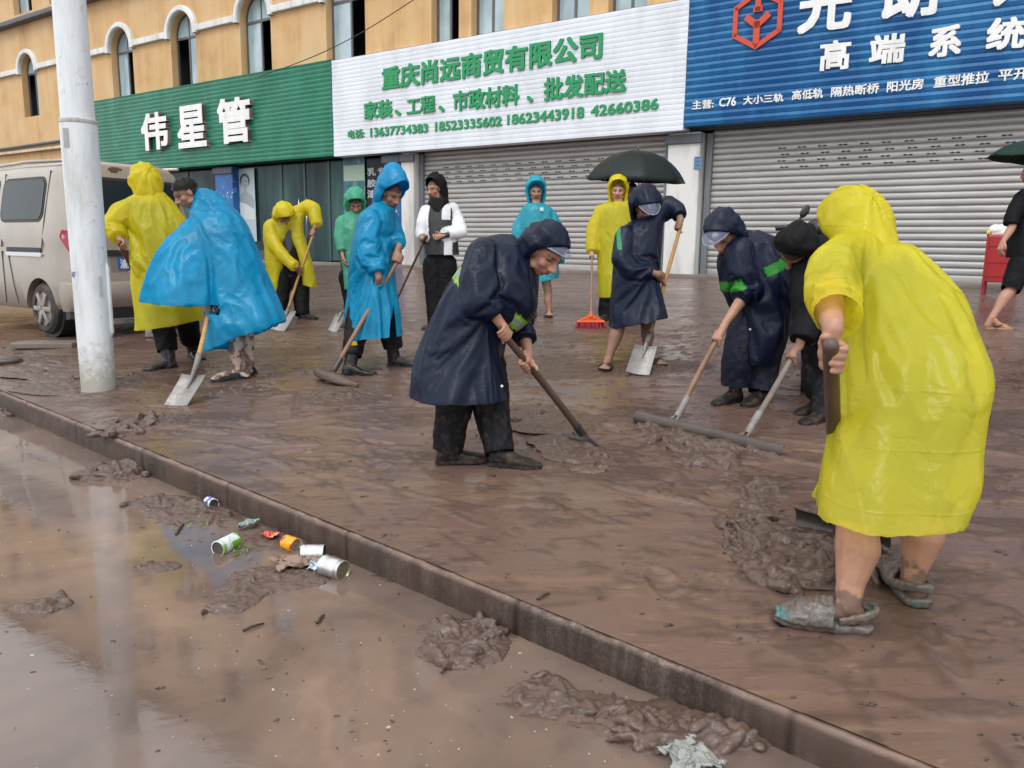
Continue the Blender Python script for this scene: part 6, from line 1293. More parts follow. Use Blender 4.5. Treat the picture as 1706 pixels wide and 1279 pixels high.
# ================================================================== bare-headed man under the blue sheet
def blue_cape():
    s = Person((1130, 1090), Z4, 18); s.D = 6.72
    s.head(882, 205, -.06, (-.70, -.58, -.45), (-.32, .86, -.20), h=.25, skin=.92); s.neck(950, 285, .02); s.torso((1085, 720, .05), (1060, 560, .04), (1010, 390, .02), r=(.14, .15, .16))
    s.arm((960, 340, -.12), (860, 480, -.15), (870, 640, -.15)); s.arm((1060, 350, .12), (1020, 560, -.10), (985, 770, -.14))
    L1 = s.leg((1070, 760, .0), (1125, 900, -.03), (1118, 1078, -.06), r=(.085, .058, .036)); L2 = s.leg((1140, 760, .06), (1175, 880, .08), (1185, 1035, .10), r=(.085, .056, .036)); s.foot(L1[2], s.p(1030, 1120, -.12)); s.foot(L2[2], s.p(1165, 1055, .0))
    zt = s.p(1120, 850, 0)[2]; mud = lambda V: (V[:, 2] < zt) & (fbm(V * 22, 3, 4) > np.interp(V[:, 2], (.25, .75), (.44, .66)))
    s.finish('bare-headed man with short black hair and a billowing bright blue cape, shovelling', .0065, GP, under=[(lambda V: (V[:, 2] < zt), (.46, .34, .27)), (mud, (.17, .10, .07))])
    # hair: a cap of short hair following the skull
    H = s.H; nb, na = 40, 16; V = []
    for i in range(na + 1):
        for j in range(nb):
            be = 2 * math.pi * j / nb; sb = math.sin(be); lim = math.radians(90 + 9 * (_h(np.array([j]), np.array([3]), np.array([7]), 5)[0] - .5) - 20 * max(0, -sb) + (10 if sb > 0 else 0) * abs(sb)); a = lim * i / na; ax0 = unit(-s.f * .62 + s.u * .78); e1 = s.r; e2 = np.cross(ax0, e1) * -1; e2 = e2 if e2 @ s.f > 0 else -e2
            d = math.cos(a) * ax0 + math.sin(a) * (math.cos(be) * e1 + sb * e2); V.append(H + s.u * .026 - s.f * .010 + s.r * (d @ s.r) * .094 + s.f * (d @ s.f) * .108 + s.u * (d @ s.u) * .106)
    V = np.array(V); Nn = V - H; Nn /= np.linalg.norm(Nn, axis=1)[:, None]; V += Nn * (.020 * (fbm(V * 75, 3, 3) - .35))[:, None]; mb = MB(); mb.add(V, [(i * nb + j, i * nb + (j + 1) % nb, (i + 1) * nb + (j + 1) % nb, (i + 1) * nb + j) for i in range(na) for j in range(nb)]); o = mb.build('hair', M_HAIR, s.root, smooth=True); tint(o, np.ones((len(V), 3)))
    main = [(928, 205, 975, 178, .02, .22), (912, 262, 1035, 205, .01, .28), (905, 320, 1095, 270, .0, .36), (935, 400, 1150, 340, .0, .44), (962, 480, 1190, 430, .0, .48), (975, 570, 1225, 530, .0, .52), (975, 680, 1270, 640, -.0, .56), (1000, 790, 1305, 735, -.02, .58), (985, 925, 1318, 775, -.04, .52)]
    wing = [(880, 330, 960, 300, -.06, .16), (840, 375, 985, 360, -.10, .24), (785, 430, 1000, 430, -.14, .30), (735, 500, 1000, 500, -.17, .34), (705, 580, 1000, 590, -.19, .36), (692, 690, 1000, 706, -.2, .36)]
    co = s.garment('rain_cape', M_BLU, [main, wing], [], voxel=.0125, fold=.003, crinkle=.001, hemfold=.05, nf=5, tens=.75, sim=dict(gravity=.15, grow=.08))
    # standing collar thrown back off the neck
    mb = MB(); c0 = s.p(950, 250, .0); R_ = []
    for i in range(25):
        t_ = i / 24; x, y, dz = 918 + 60 * t_, 330 - 150 * math.sin(t_ * 1.4) + 30 * t_, -.12 + .24 * t_; R_.append([s.p(x, y, dz), s.p(x + 12, y - 12, dz + .02), s.p(x + 40, y + 30, dz + .03)])
    co2 = MB().loft(R_, cap=False, closed=False).build('collar', M_BLU, co, smooth=True); tint(co2, np.ones((len(co2.data.vertices), 3)))
    for L, to in ((L1, s.p(1030, 1122, -.14)), (L2, s.p(1150, 1062, -.02))): s.shoe(L[2] - UPV * .015, to, M_SHOE, .27, .05, h=.06)
    bl = lambda x, y, e: at(*Z4(x, y), gdep(*Z4(830, 1212)) + e); top = s.p(985, 770, -.16); nk = bl(935, 1000, .12)
    shovel('square steel shovel standing at the feet of the man in the blue cape', top, nk, [bl(862, 1062, .12), bl(975, 1066, .10), bl(882, 1214, -.02), bl(777, 1204, .0)], ferr=.2, sag=.018)
blue_cape()

# ================================================================== yellow coat by the van
def yellow_van():
    s = Person((790, 1050), Z4, 21); s.D = 7.25
    s.head(688, 168, .0, (-.45, -.50, .55), (-.30, .80, .45), h=.24, skin=.9); s.neck(712, 235, .0); s.torso((785, 620, .05), (770, 480, .03), (735, 330, .0), r=(.14, .15, .16))
    q1 = s.arm((600, 290, -.06), (535, 370, -.14), (572, 428, -.22)); q2 = s.arm((800, 300, .12), (720, 480, .10), (660, 575, -.08))
    top = s.p(565, 440, -.24); lo = at(*Z4(760, 840), gdep(*Z4(760, 960)) + .1); ax = unit(lo - top); s.grip(q1[2], s.p(575, 450, -.235), ax, .017, 1, 1.05); s.grip(q2[2], top + ax * np.linalg.norm(s.p(655, 600, -.18) - top), ax, .017, -1, 1.05)
    L1 = s.leg((745, 720, .0), (775, 850, -.03), (805, 1010, -.06)); L2 = s.leg((850, 720, .1), (890, 830, .2), (915, 940, .45))
    s.finish('person in a long yellow raincoat and black boots with back turned, sweeping beside the van', .0075, GP)
    rings = [(642, 210, 770, 195, .0, .24), (602, 240, 830, 262, .0, .34), (612, 300, 885, 330, .0, .42), (622, 380, 905, 400, .0, .44), (632, 470, 915, 480, .0, .46), (642, 560, 922, 560, .02, .48), (655, 650, 930, 640, .02, .50), (668, 740, 938, 710, .03, .52), (682, 842, 945, 778, .04, .54)]
    s1 = s.P((640, 275, -.02), (575, 300, -.08), (532, 358, -.14), (560, 412, -.20)); s2 = s.P((800, 300, .14), (740, 460, .12), (690, 540, .0), (668, 560, -.05))
    co = s.garment('raincoat', M_YEL, rings, [(s1, [.105, .105, .095, .076]), (s2, [.1, .09, .08, .07])], voxel=.0125, fold=.003, crinkle=.001, hemfold=.024, nf=6, sim=True)
    s.hood(M_YEL, co, size=1.15, am=122, drop=.78, up=.02, wr=.009, neck=s.p(712, 225, .0))
    s.trousers([[L1[0], L1[1], L1[1] * .35 + L1[2] * .65], [L2[0], L2[1], L2[1] * .35 + L2[2] * .65]], M_BLACK, r=(.11, .10, .09))
    s.shoe(L1[2], s.p(725, 1045, -.14), M_BOOT, .29, .055, boot=.28, name='rubber_boot', knee=L1[1], shaft_r=.08); s.shoe(L2[2], s.p(950, 965, .3), M_BOOT, .28, .055, boot=.28, name='rubber_boot', knee=L2[1], shaft_r=.08)
    t = tool('mud_rake', 'red-brown pole reaching down behind the yellow coat beside the van', lo, 'rake', 'tools the cleaners work with'); handle(t, top, lo, .017, .018, worn('red_brown_wood', (.16, .06, .04), .4, (.08, .05, .04), .4, 8)); a = at(*Z4(690, 885), gdep(*Z4(690, 890))); b = at(*Z4(830, 880), gdep(*Z4(830, 885))); R_ = MB(); R_.box((a + b) / 2 + UPV * .04, (np.linalg.norm(b - a), .03, .08), (unit(b - a), np.cross(UPV, unit(b - a)), UPV), .008); R_.build('head', M_STEEL, t)
yellow_van()

# ================================================================== yellow raincoat stooping with a yellow shovel, further back
def yellow_far():
    s = Person((300, 795), Z5, 24); s.D = 10.5
    s.head(208, 318, -.05, (.45, -.78, -.42), (.25, .55, -.55), h=.235, skin=.8); s.neck(195, 345, .12); s.torso((250, 580, .1), (235, 480, .1), (225, 390, .1), r=(.13, .14, .15))
    q1 = s.arm((270, 300, .12), (352, 272, .06), (356, 362, -.05)); q2 = s.arm((145, 370, .0), (190, 480, -.12), (268, 552, -.2)); top = s.p(352, 384, -.06); nk = s.p(232, 740, -.08); ax = nk - top; s.grip(q1[2], s.p(347, 392, -.06), ax, .017, -1, 1.1); s.grip(q2[2], s.p(288, 572, -.07), ax, .017, 1, 1.1)
    L1 = s.leg((215, 590, .1), (195, 680, .06), (190, 790, .02)); L2 = s.leg((280, 590, .1), (290, 690, .05), (296, 785, -.0))
    s.finish('person in open yellow raincoat stooping over a shovel before the glass shop', .0085, GP)
    rings = [(150, 335, 240, 290, .12, .22), (112, 350, 300, 280, .12, .34), (112, 410, 268, 360, .1, .38), (118, 470, 225, 450, .1, .36), (126, 540, 215, 540, .1, .34), (140, 610, 205, 605, .1, .30), (165, 695, 195, 668, .1, .24)]; right = [(230, 330, 300, 300, .08, .22), (240, 400, 300, 390, .06, .22), (268, 480, 320, 470, .04, .22), (290, 560, 345, 550, .04, .22), (298, 640, 362, 655, .04, .20)]
    s1 = s.P((262, 300, .12), (320, 268, .10), (352, 280, .04), (362, 355, -.02)); s2 = s.P((145, 370, -.02), (165, 450, -.10), (210, 510, -.14), (262, 552, -.19))
    co = s.garment('raincoat', M_YEL, [rings, right], [(s1, [.095, .092, .085, .074]), (s2, [.095, .088, .078, .066])], voxel=.0125, fold=.012, crinkle=.003, hemfold=.014)
    s.hood(M_YEL, co, size=1.16, am=120, front=10, drop=.78, up=.02, neck=s.p(196, 345, .1)); s.garment('jacket', M_BLACK, [(200, 400, 260, 370, .1, .2), (195, 480, 290, 470, .1, .26), (200, 590, 310, 585, .1, .28)], voxel=.013, hem=False, fold=.006)
    s.trousers([L1, L2], M_BLACK, r=(.12, .105, .09)); s.shoe(L1[2], s.p(165, 800, -.1), M_SHOE, .27, .05); s.shoe(L2[2], s.p(358, 802, -.05), M_SHOE, .28, .05)
    g = lambda x, y, e=0: at(*Z5(x, y), gdep(*Z5(190, 858)) + e); shovel('square shovel with yellow shaft, held by the stooping person before the glass shop', top, nk, [g(185, 758, .12), g(266, 764, .10), g(212, 856, -.02), g(145, 846, 0)], ferr=.2, sag=.02)
yellow_far()

# ================================================================== pale green raincoat half hidden by the blue one
def green_far():
    s = Person((520, 800), Z5, 27); s.D = 9.75
    s.head(546, 258, -.03, (.25, -.55, -.80), (.1, .85, -.5), h=.235, skin=.8); s.neck(530, 305, .04); s.torso((530, 580, .05), (520, 480, .05), (520, 370, .05), r=(.13, .14, .15))
    q1 = s.arm((488, 350, -.05), (482, 440, -.1), (488, 505, -.16)); s.arm((570, 350, .05), (590, 450, 0), (570, 520, -.1)); top = s.p(575, 520, -.12); nk = s.p(505, 752, -.10); s.relaxed(q1[2], (.3, -.3, -.9), (1, 0, 0))
    L1 = s.leg((510, 600, .05), (525, 690, .05), (530, 800, .05)); L2 = s.leg((560, 600, .05), (575, 690, .05), (580, 800, .05))
    s.finish('person in a pale green raincoat half hidden behind the bright blue raincoat', .0085, GP)
    rings = [(505, 290, 560, 290, .04, .2), (474, 330, 590, 330, .04, .32), (465, 390, 600, 390, .04, .38), (470, 460, 605, 460, .04, .38), (485, 540, 610, 540, .04, .4), (500, 660, 615, 660, .04, .42)]; s1 = s.P((488, 345, -.04), (478, 410, -.08), (486, 480, -.12)); co = s.garment('raincoat', M_GRN, rings, [(s1, [.09, .085, .07])], voxel=.0125, fold=.012, crinkle=.003, hemfold=.016)
    s.hood(M_GRN, co, size=1.12, am=110, front=12, drop=.78, up=.02, wr=.009, neck=s.p(532, 300, .03)); s.trousers([L1, L2], M_BLACK, r=(.11, .10, .085)); s.shoe(L1[2], s.p(500, 812, -.1), M_SHOE); s.shoe(L2[2], s.p(560, 812, -.1), M_SHOE)
    g = lambda x, y, e=0: at(*Z5(x, y), gdep(*Z5(450, 862)) + e); shovel('muddy square shovel whose shaft goes behind the bright blue raincoat', top, nk, [g(455, 774, .10), g(498, 778, .08), g(458, 862, -.02), g(416, 850, 0)], ferr=.15, sag=.02)
green_far()

# ================================================================== black hood, black and white jacket, pole
def jacket_man():
    s = Person((950, 850), Z5, 30); s.D = 9.5
    s.head(922, 186, .0, (-.62, -.22, -.75), (-.08, .98, -.1), h=.24, skin=1.05); s.neck(942, 262, .02); s.torso((945, 520, .0), (948, 420, .0), (948, 320, .02), r=(.13, .14, .15))
    q1 = s.arm((880, 290, -.05), (858, 380, -.1), (862, 418, -.18)); q2 = s.arm((1010, 290, .02), (1050, 390, -.06), (962, 405, -.2)); top = s.p(885, 405, -.22); lo = at(*Z5(735, 725), gdep(*Z5(735, 730))); ax = unit(lo - top); s.grip(q1[2], top + ax * np.linalg.norm(s.p(864, 442, -.21) - top), ax, .016, 1, 1.1); s.relaxed(q2[2], (-1, -.4, -.2), (.2, -1, .2), 1.05, .6)
    L1 = s.leg((915, 540, .0), (920, 690, .0), (925, 850, .0)); L2 = s.leg((975, 540, .0), (975, 690, .0), (978, 845, .05)); s.finish('man with glasses in a black hood and black and white jacket, holding a thin pole', .0075, GP)
    rings = [(898, 262, 985, 252, .02, .2), (868, 282, 1025, 270, .02, .30), (870, 350, 1022, 345, .0, .34), (872, 430, 1030, 430, .0, .36), (878, 500, 1038, 500, .0, .36)]; s1 = s.P((882, 290, -.04), (866, 345, -.08), (858, 392, -.12), (864, 412, -.16)); s2 = s.P((1005, 280, .02), (1030, 340, .0), (1044, 388, -.06), (985, 400, -.16))
    def col(V, c):
        c[:] = (.018, .018, .019); w_ = near_line(V, s1, [.092, .092, .08, .08], 1.0) | near_line(V, s2, [.115, .115, .10, .09], 1.0); c[w_] = 1
        x0 = s.p(888, 300, 0)[0]; x1 = s.p(968, 300, 0)[0]; pn = ((V[:, 0] > s.p(962, 300, 0)[0]) & (V[:, 0] < s.p(1000, 300, 0)[0]) & (V[:, 2] > s.p(950, 330, 0)[2])) | ((V[:, 0] > s.p(975, 300, 0)[0]) & (V[:, 0] < s.p(1012, 300, 0)[0]) & (V[:, 2] < s.p(950, 425, 0)[2])) | ((V[:, 0] < s.p(890, 300, 0)[0]) & (V[:, 2] > s.p(950, 300, 0)[2])); c[pn] = (.9, .9, .92); return c
    co = s.garment('jacket', M_WHITEC, rings, [(s1, [.08, .078, .07, .06]), (s2, [.085, .085, .08, .062])], voxel=.0115, fold=.010, crinkle=.003, hemfold=.004, color=col)
    s.hood(M_BLACK, co, size=1.10, am=108, drop=.85, up=.012, neck=s.p(945, 262, .0)); s.garment('scarf', M_BLACK, [(898, 225, 985, 225, .0, .24), (888, 258, 990, 252, .0, .27), (905, 300, 972, 300, -.05, .2)], voxel=.012, hem=False)
    gl = MB()
    for sg in (-1, 1): c = s.H + s.h * (s.r * .15 * sg + s.f * .40 + s.u * .04); gl.tube([c + s.h * (s.r * .105 * math.cos(a) + s.u * .085 * math.sin(a)) for a in np.linspace(0, 2 * math.pi, 17)], .0022, 5, cap=False); gl.tube([c + s.r * sg * s.h * .1, s.H + s.h * (s.r * .32 * sg + s.f * .0 + s.u * .05)], .002, 5)
    gl.build('glasses', mat('glasses_metal', (.25, .22, .2), .3, .8), s.root); s.trousers([L1, L2], M_BLACK, r=(.13, .11, .085), waist=s.p(945, 480, 0)); s.shoe(L1[2], s.p(890, 868, -.1), M_SHOE); s.shoe(L2[2], s.p(955, 866, -.08), M_SHOE)
    t = tool('wooden_pole', 'thin brown wooden pole slanting from the hand of the man in the black hood', lo, 'pole', 'tools the cleaners work with'); h_ = handle(t, top, lo, .014, .017, M_WOODB, wob=.006); MB().tube([lo + UPV * .03 - unit(ax) * .06, lo + UPV * .005], [.022, .05], 10).build('scraper_end', M_STEELB, t)
jacket_man()

# ================================================================== blue coat standing by the left shutter
def blue_far():
    s = Person((668, 520), Z6, 33); s.D = 10.4
    zz = lambda x, y: Z6(*((Z2(x, y)[0] - 660) * 2.78, (Z2(x, y)[1] - 340) * 2.78)); s.z = lambda x, y: (540 + x / 2.842, y / 2.842)
    s.head(1003, 910, .0, (.05, -.15, -.98), (0, 1, -.1), h=.235, skin=.85); s.neck(1005, 975, .02); s.torso((1000, 1240, .0), (1002, 1130, .0), (1004, 1040, .0), r=(.13, .14, .15)); s.arm((945, 1030, .0), (920, 1130, .0), (925, 1240, -.05)); s.arm((1065, 1030, .0), (1110, 1140, .0), (1105, 1240, -.05))
    L1 = s.leg((975, 1270, 0), (985, 1400, -.02), (992, 1488, .05), r=(.08, .055, .035)); L2 = s.leg((1040, 1270, 0), (1062, 1390, 0), (1066, 1482, 0), r=(.08, .055, .035)); s.foot(L1[2], s.p(985, 1500, -.2)); s.foot(L2[2], s.p(1066, 1500, -.2))
    s.finish('person in a light blue raincoat standing before the left shutter, bare legs', .0085, GP)
    rings = [(962, 962, 1040, 962, .0, .22), (935, 990, 1075, 990, .0, .32), (922, 1050, 1090, 1050, .0, .36), (918, 1130, 1100, 1130, .0, .38), (914, 1220, 1105, 1220, .0, .40), (918, 1290, 1112, 1285, .0, .42), (925, 1350, 1112, 1318, .0, .42)]; s1 = s.P((950, 1020, .0), (920, 1080, -.02), (912, 1160, -.04), (915, 1230, -.06)); s2 = s.P((1065, 1015, .0), (1102, 1080, -.02), (1118, 1160, -.04), (1112, 1240, -.06))
    co = s.garment('raincoat', M_BLU2, rings, [(s1, [.085, .085, .08, .072]), (s2, [.085, .085, .08, .072])], voxel=.0125, fold=.012, crinkle=.003, hemfold=.022); s.hood(M_BLU2, co, size=1.14, am=112, front=8, drop=.78, up=.02, wr=.009, neck=s.p(1004, 968, .0))
    MB().box(s.p(1030, 990, -.19), (.045, .004, .045), None, .001).build('printed_badge', mat('badge_white', (.5, .65, .7), .5), co); s.shoe(L1[2], s.p(978, 1502, -.2), M_SHOE, .27, .05, h=.07); s.shoe(L2[2], s.p(1060, 1504, -.2), M_SHOE, .27, .05, h=.07)
blue_far()

# ================================================================== yellow coat standing with a broom
def yellow_broom():
    s = Person((165, 675), Z7, 36); s.D = 10.05
    s.head(200, 200, .0, (-.12, -.12, -.98), (0, 1, -.05), h=.24, skin=1.05); s.neck(202, 252, .02); s.torso((185, 470, .0), (188, 390, .0), (196, 310, .0), r=(.13, .14, .15)); q1 = s.arm((140, 290, .0), (108, 370, .0), (104, 425, -.08)); s.arm((245, 290, .0), (255, 390, .02), (250, 460, .0))
    top = s.p(104, 428, -.1); lo = at(*Z7(100, 660), gdep(*Z7(98, 708))); ax = lo - top; s.grip(q1[2], s.p(104, 440, -.1), ax, .014, 1, 1.1)
    L1 = s.leg((165, 500, 0), (160, 580, 0), (155, 668, 0)); L2 = s.leg((210, 500, 0), (205, 580, 0), (198, 668, .03)); s.finish('man in open yellow raincoat over blue shirt, standing with a red broom', .0085, GP)
    rings = [(160, 240, 242, 240, .0, .22), (122, 262, 265, 258, .0, .32), (115, 320, 262, 315, .0, .36), (122, 390, 250, 385, .0, .36), (126, 460, 248, 455, .0, .38), (128, 530, 246, 525, .0, .4), (128, 598, 244, 590, .0, .4)]; s1 = s.P((135, 275, .0), (112, 330, -.02), (106, 390, -.04), (106, 425, -.07))
    def col(V, c):
        k = (V[:, 2] - s.p(200, 305, 0)[2]) / (s.p(200, 240, 0)[2] - s.p(200, 305, 0)[2]); m_ = (V[:, 1] < s.base[1] - .02) & (k > 0) & (np.abs(V[:, 0] - s.p(205, 250, 0)[0]) < .14 * k * .7); c[m_] = (.02, .10, 14); return c
    co = s.garment('raincoat', M_YEL, rings, [(s1, [.085, .09, .09, .085])], voxel=.0125, fold=.010, crinkle=.003, hemfold=.012, color=col); s.hood(M_YEL, co, size=1.13, am=106, front=8, drop=.7, up=.02, neck=s.p(202, 246, .0))
    s.trousers([L1, L2], M_BLACK, r=(.11, .10, .09)); s.shoe(L1[2], s.p(148, 684, -.15), M_SHOE); s.shoe(L2[2], s.p(195, 684, -.12), M_SHOE)
    t = tool('broom', 'push broom with an orange fan top and crimson bristles on a thin pole', lo * np.array([1, 1, 0]) + UPV * gz(lo), 'broom', 'tools the cleaners work with'); handle(t, top, lo, .013, .013, M_WOODB, wob=.001); morg = mat('orange_plastic', (.68, .10, .02), .4); mcr = worn('crimson_bristle', (.30, .012, .03), .7, (.2, .08, .08), .5, 20)
    gd = gdep(*Z7(98, 708)); g = lambda x, y: at(*Z7(x, y), gd); mb = MB()
    for i in range(9): u_ = i / 8; mb.tube([g(100, 660), g(52 + 94 * u_, 685)], [.010, .010], 6)
    mb.tube([g(48, 686), g(150, 686)], .016, 8); mb.tube([g(100, 650), g(100, 668)], [.02, .028], 10); mb.build('fan', morg, t, smooth='auto'); rng = np.random.default_rng(2); mb = MB()
    for i in range(90): u_ = rng.random(); y0 = rng.normal(0, .012); mb.tube([g(48 + 102 * u_, 688) + FWD * y0, g(40 + 118 * u_ + rng.normal(0, 2), 710) + FWD * y0 * 2.5], [.006, .0045], 4)
    mb.build('bristle', mcr, t)['kind'] = 'stuff'
yellow_broom()

# ================================================================== the one holding the big dark umbrella
def umbrella(label, c, tilt, R_, rise, m, hand_pt, rib_m):
    up = unit(tilt); e1 = unit(np.cross(up, FWD)); e2 = np.cross(up, e1); t = thing('umbrella', c - up * (rise + .02), label=label, cat='umbrella', group='open umbrellas'); n_ = 8; V = []; nr, nk = 10, 64
    for i in range(nr + 1):
        q = i / nr; th = q * 1.12
        for j in range(nk):
            a = 2 * math.pi * j / nk; fr = (a / (2 * math.pi / n_)) % 1; sc = 1 - .05 * q * q * math.sin(math.pi * fr); rr = R_ * math.sin(th) / math.sin(1.12) * sc; zz = rise * ((math.cos(th) - math.cos(1.12)) / (1 - math.cos(1.12))) - .035 * q * math.sin(math.pi * fr) * (1 - q * .6); V.append(c - up * rise + up * zz + (e1 * math.cos(a) + e2 * math.sin(a)) * rr)
    o = MB().add(V, [(i * nk + j, i * nk + (j + 1) % nk, (i + 1) * nk + (j + 1) % nk, (i + 1) * nk + j) for i in range(nr) for j in range(nk)]).build('canopy', m, t, smooth=True)
    sd = o.modifiers.new('s', 'SOLIDIFY'); sd.thickness = .003
    for k in range(n_):
        mb = MB(); mb.tube([np.array(V[i * nk + k * nk // n_]) - up * .012 for i in range(nr + 1)], .004, 5); mb.build('rib', rib_m, t)
    mb = MB(); mb.tube([c + up * .06, c - up * .02], [.006, .012], 8); mb.tube([c, hand_pt], .008, 8); mb.build('shaft', rib_m, t, smooth=True); MB().tube([hand_pt + unit(c - hand_pt) * .06, hand_pt - unit(c - hand_pt) * .08], [.016, .018], 10).build('grip', M_BLACKP, t, smooth=True); return t
M_BLACKP = mat('black_grip', (.012, .012, .012), .4); M_UMB = mat('umbrella_dark_green', (.004, .010, .010), .45, 0, .25); _n = N(M_UMB); _n.normal(_n.bump(_n.noise(_n.coord(), 9, 4), .25, .01)); M_UMBG = mat('umbrella_green', (.005, .028, .020), .5, 0, .25); M_RIBS = mat('rib_steel', (.12, .12, .12), .35, .8)
def umbrella_holder():
    s = Person((260, 690), Z7, 39); s.D = 10.6
    s.head(252, 198, .0, (-.1, -.1, -.98), (0, 1, 0), h=.235, skin=.55); s.neck(255, 250, .02); s.torso((258, 470, .0), (258, 390, .0), (257, 310, .0), r=(.13, .14, .15)); q1 = s.arm((300, 290, -.02), (312, 370, -.08), (285, 330, -.2)); s.arm((215, 290, 0), (205, 390, 0), (215, 460, -.05)); hp = s.p(280, 318, -.22); c = s.p(277, 44, -.12); s.grip(q1[2], hp, c - hp, .012, 1, 1.0)
    L1 = s.leg((240, 490, 0), (238, 575, 0), (236, 655, 0)); L2 = s.leg((280, 490, 0), (280, 575, 0), (280, 655, 0)); s.finish('person almost hidden under the big dark umbrella, only a shaded face showing', .009, GP)
    s.garment('shirt', M_BLACK, [(225, 258, 290, 258, 0, .2), (205, 290, 312, 290, 0, .3), (212, 390, 305, 390, 0, .34), (215, 500, 302, 500, 0, .34)], [(s.P((295, 290, 0), (310, 360, -.06), (296, 345, -.14)), [.08, .07, .06])], voxel=.013); s.trousers([L1, L2], M_BLACK); s.shoe(L1[2], s.p(230, 668, -.15), M_SHOE); s.shoe(L2[2], s.p(275, 668, -.15), M_SHOE)
    umbrella('big dark green umbrella held open over the people by the white pillar', c, (.03, -.06, 1), .665, .40, M_UMB, hp, M_RIBS)
umbrella_holder()

# ================================================================== passer-by at the right edge
def passer_by():
    s = Person((960, 695), Z8, 42); s.D = 8.75
    s.head(1085, 95, .0, (-.98, -.05, -.1), (0, 1, 0), h=.235); s.neck(1085, 160, .0); s.torso((1070, 430, .0), (1078, 330, .0), (1084, 230, .0), r=(.14, .14, .15)); q1 = s.arm((1045, 200, -.12), (1012, 300, -.14), (980, 352, -.18)); s.relaxed(q1[2], (-.35, -.05, -1), (.9, .1, -.3), 1.1, .55); q2 = s.arm((1110, 200, .14), (1090, 280, .05), (1062, 250, -.05))
    L1 = s.leg((1050, 440, -.05), (1010, 540, -.08), (935, 648, -.08), r=(.095, .062, .036)); L2 = s.leg((1095, 440, .08), (1110, 560, .08), (1130, 670, .1), r=(.095, .062, .036)); s.foot(L1[2], s.p(1010, 698, -.1)); s.foot(L2[2], s.p(1080, 705, .05)); hp = s.p(1072, 235, -.08); c = s.p(1150, -40, -.05); s.grip(q2[2], hp, c - hp, .012, 1, 1.0)
    s.finish('person in black T-shirt and shorts walking in flip-flops at the right edge', .0075, GP); s.garment('shirt', M_BLACK, [(1060, 150, 1110, 150, 0, .2), (1030, 178, 1130, 178, 0, .3), (1018, 250, 1130, 250, 0, .34), (1008, 340, 1130, 340, 0, .36), (1002, 420, 1130, 420, 0, .36)], [(s.P((1045, 195, -.1), (1018, 255, -.13), (1010, 290, -.14)), [.085, .08, .075])], voxel=.012, hemfold=.008)
    s.trousers([s.P((1050, 440, -.05), (1025, 500, -.07), (1005, 545, -.08)), s.P((1095, 440, .08), (1105, 500, .08), (1108, 555, .08))], M_BLACK, r=(.125, .11, .10), name='shorts')
    for an, to in ((L1[2], s.p(1015, 700, -.1)), (L2[2], s.p(1080, 708, .05))):
        d = to - an; d[2] = 0; d = unit(d); sd = np.cross(d, UPV); he = an - d * .06; R_ = []
        for t_, w_ in ((0, .5), (.1, .8), (.5, .8), (.8, 1.05), (.95, .7), (1, .3)): c2 = he + d * .28 * t_; z = SLOPE * float(c2 @ FN); R_.append([np.array([*(c2 + sd * .05 * w_ * x)[:2], z + zz]) for x, zz in ((-1, .002), (1, .002), (1, .02), (-1, .02))])
        so_ = MB().loft(R_).build('flip_flop', mat('flip_flop_tan', (.42, .24, .10), .5), s.root); so_['_o'] = s.root['_o']; k = he + d * .20; k[2] = SLOPE * float(k @ FN) + .02; mb = MB()
        for sg in (-1, 1): mb.tube([k, k - d * .04 + sd * sg * .03 + UPV * .035, k - d * .10 + sd * sg * .045], .006, 6)
        mb.build('strap', M_SHOE, so_)
    umbrella('green umbrella cut off by the right edge, held by the person in black', c, (.1, -.05, 1), .56, .22, M_UMBG, hp, M_RIBS)
passer_by()
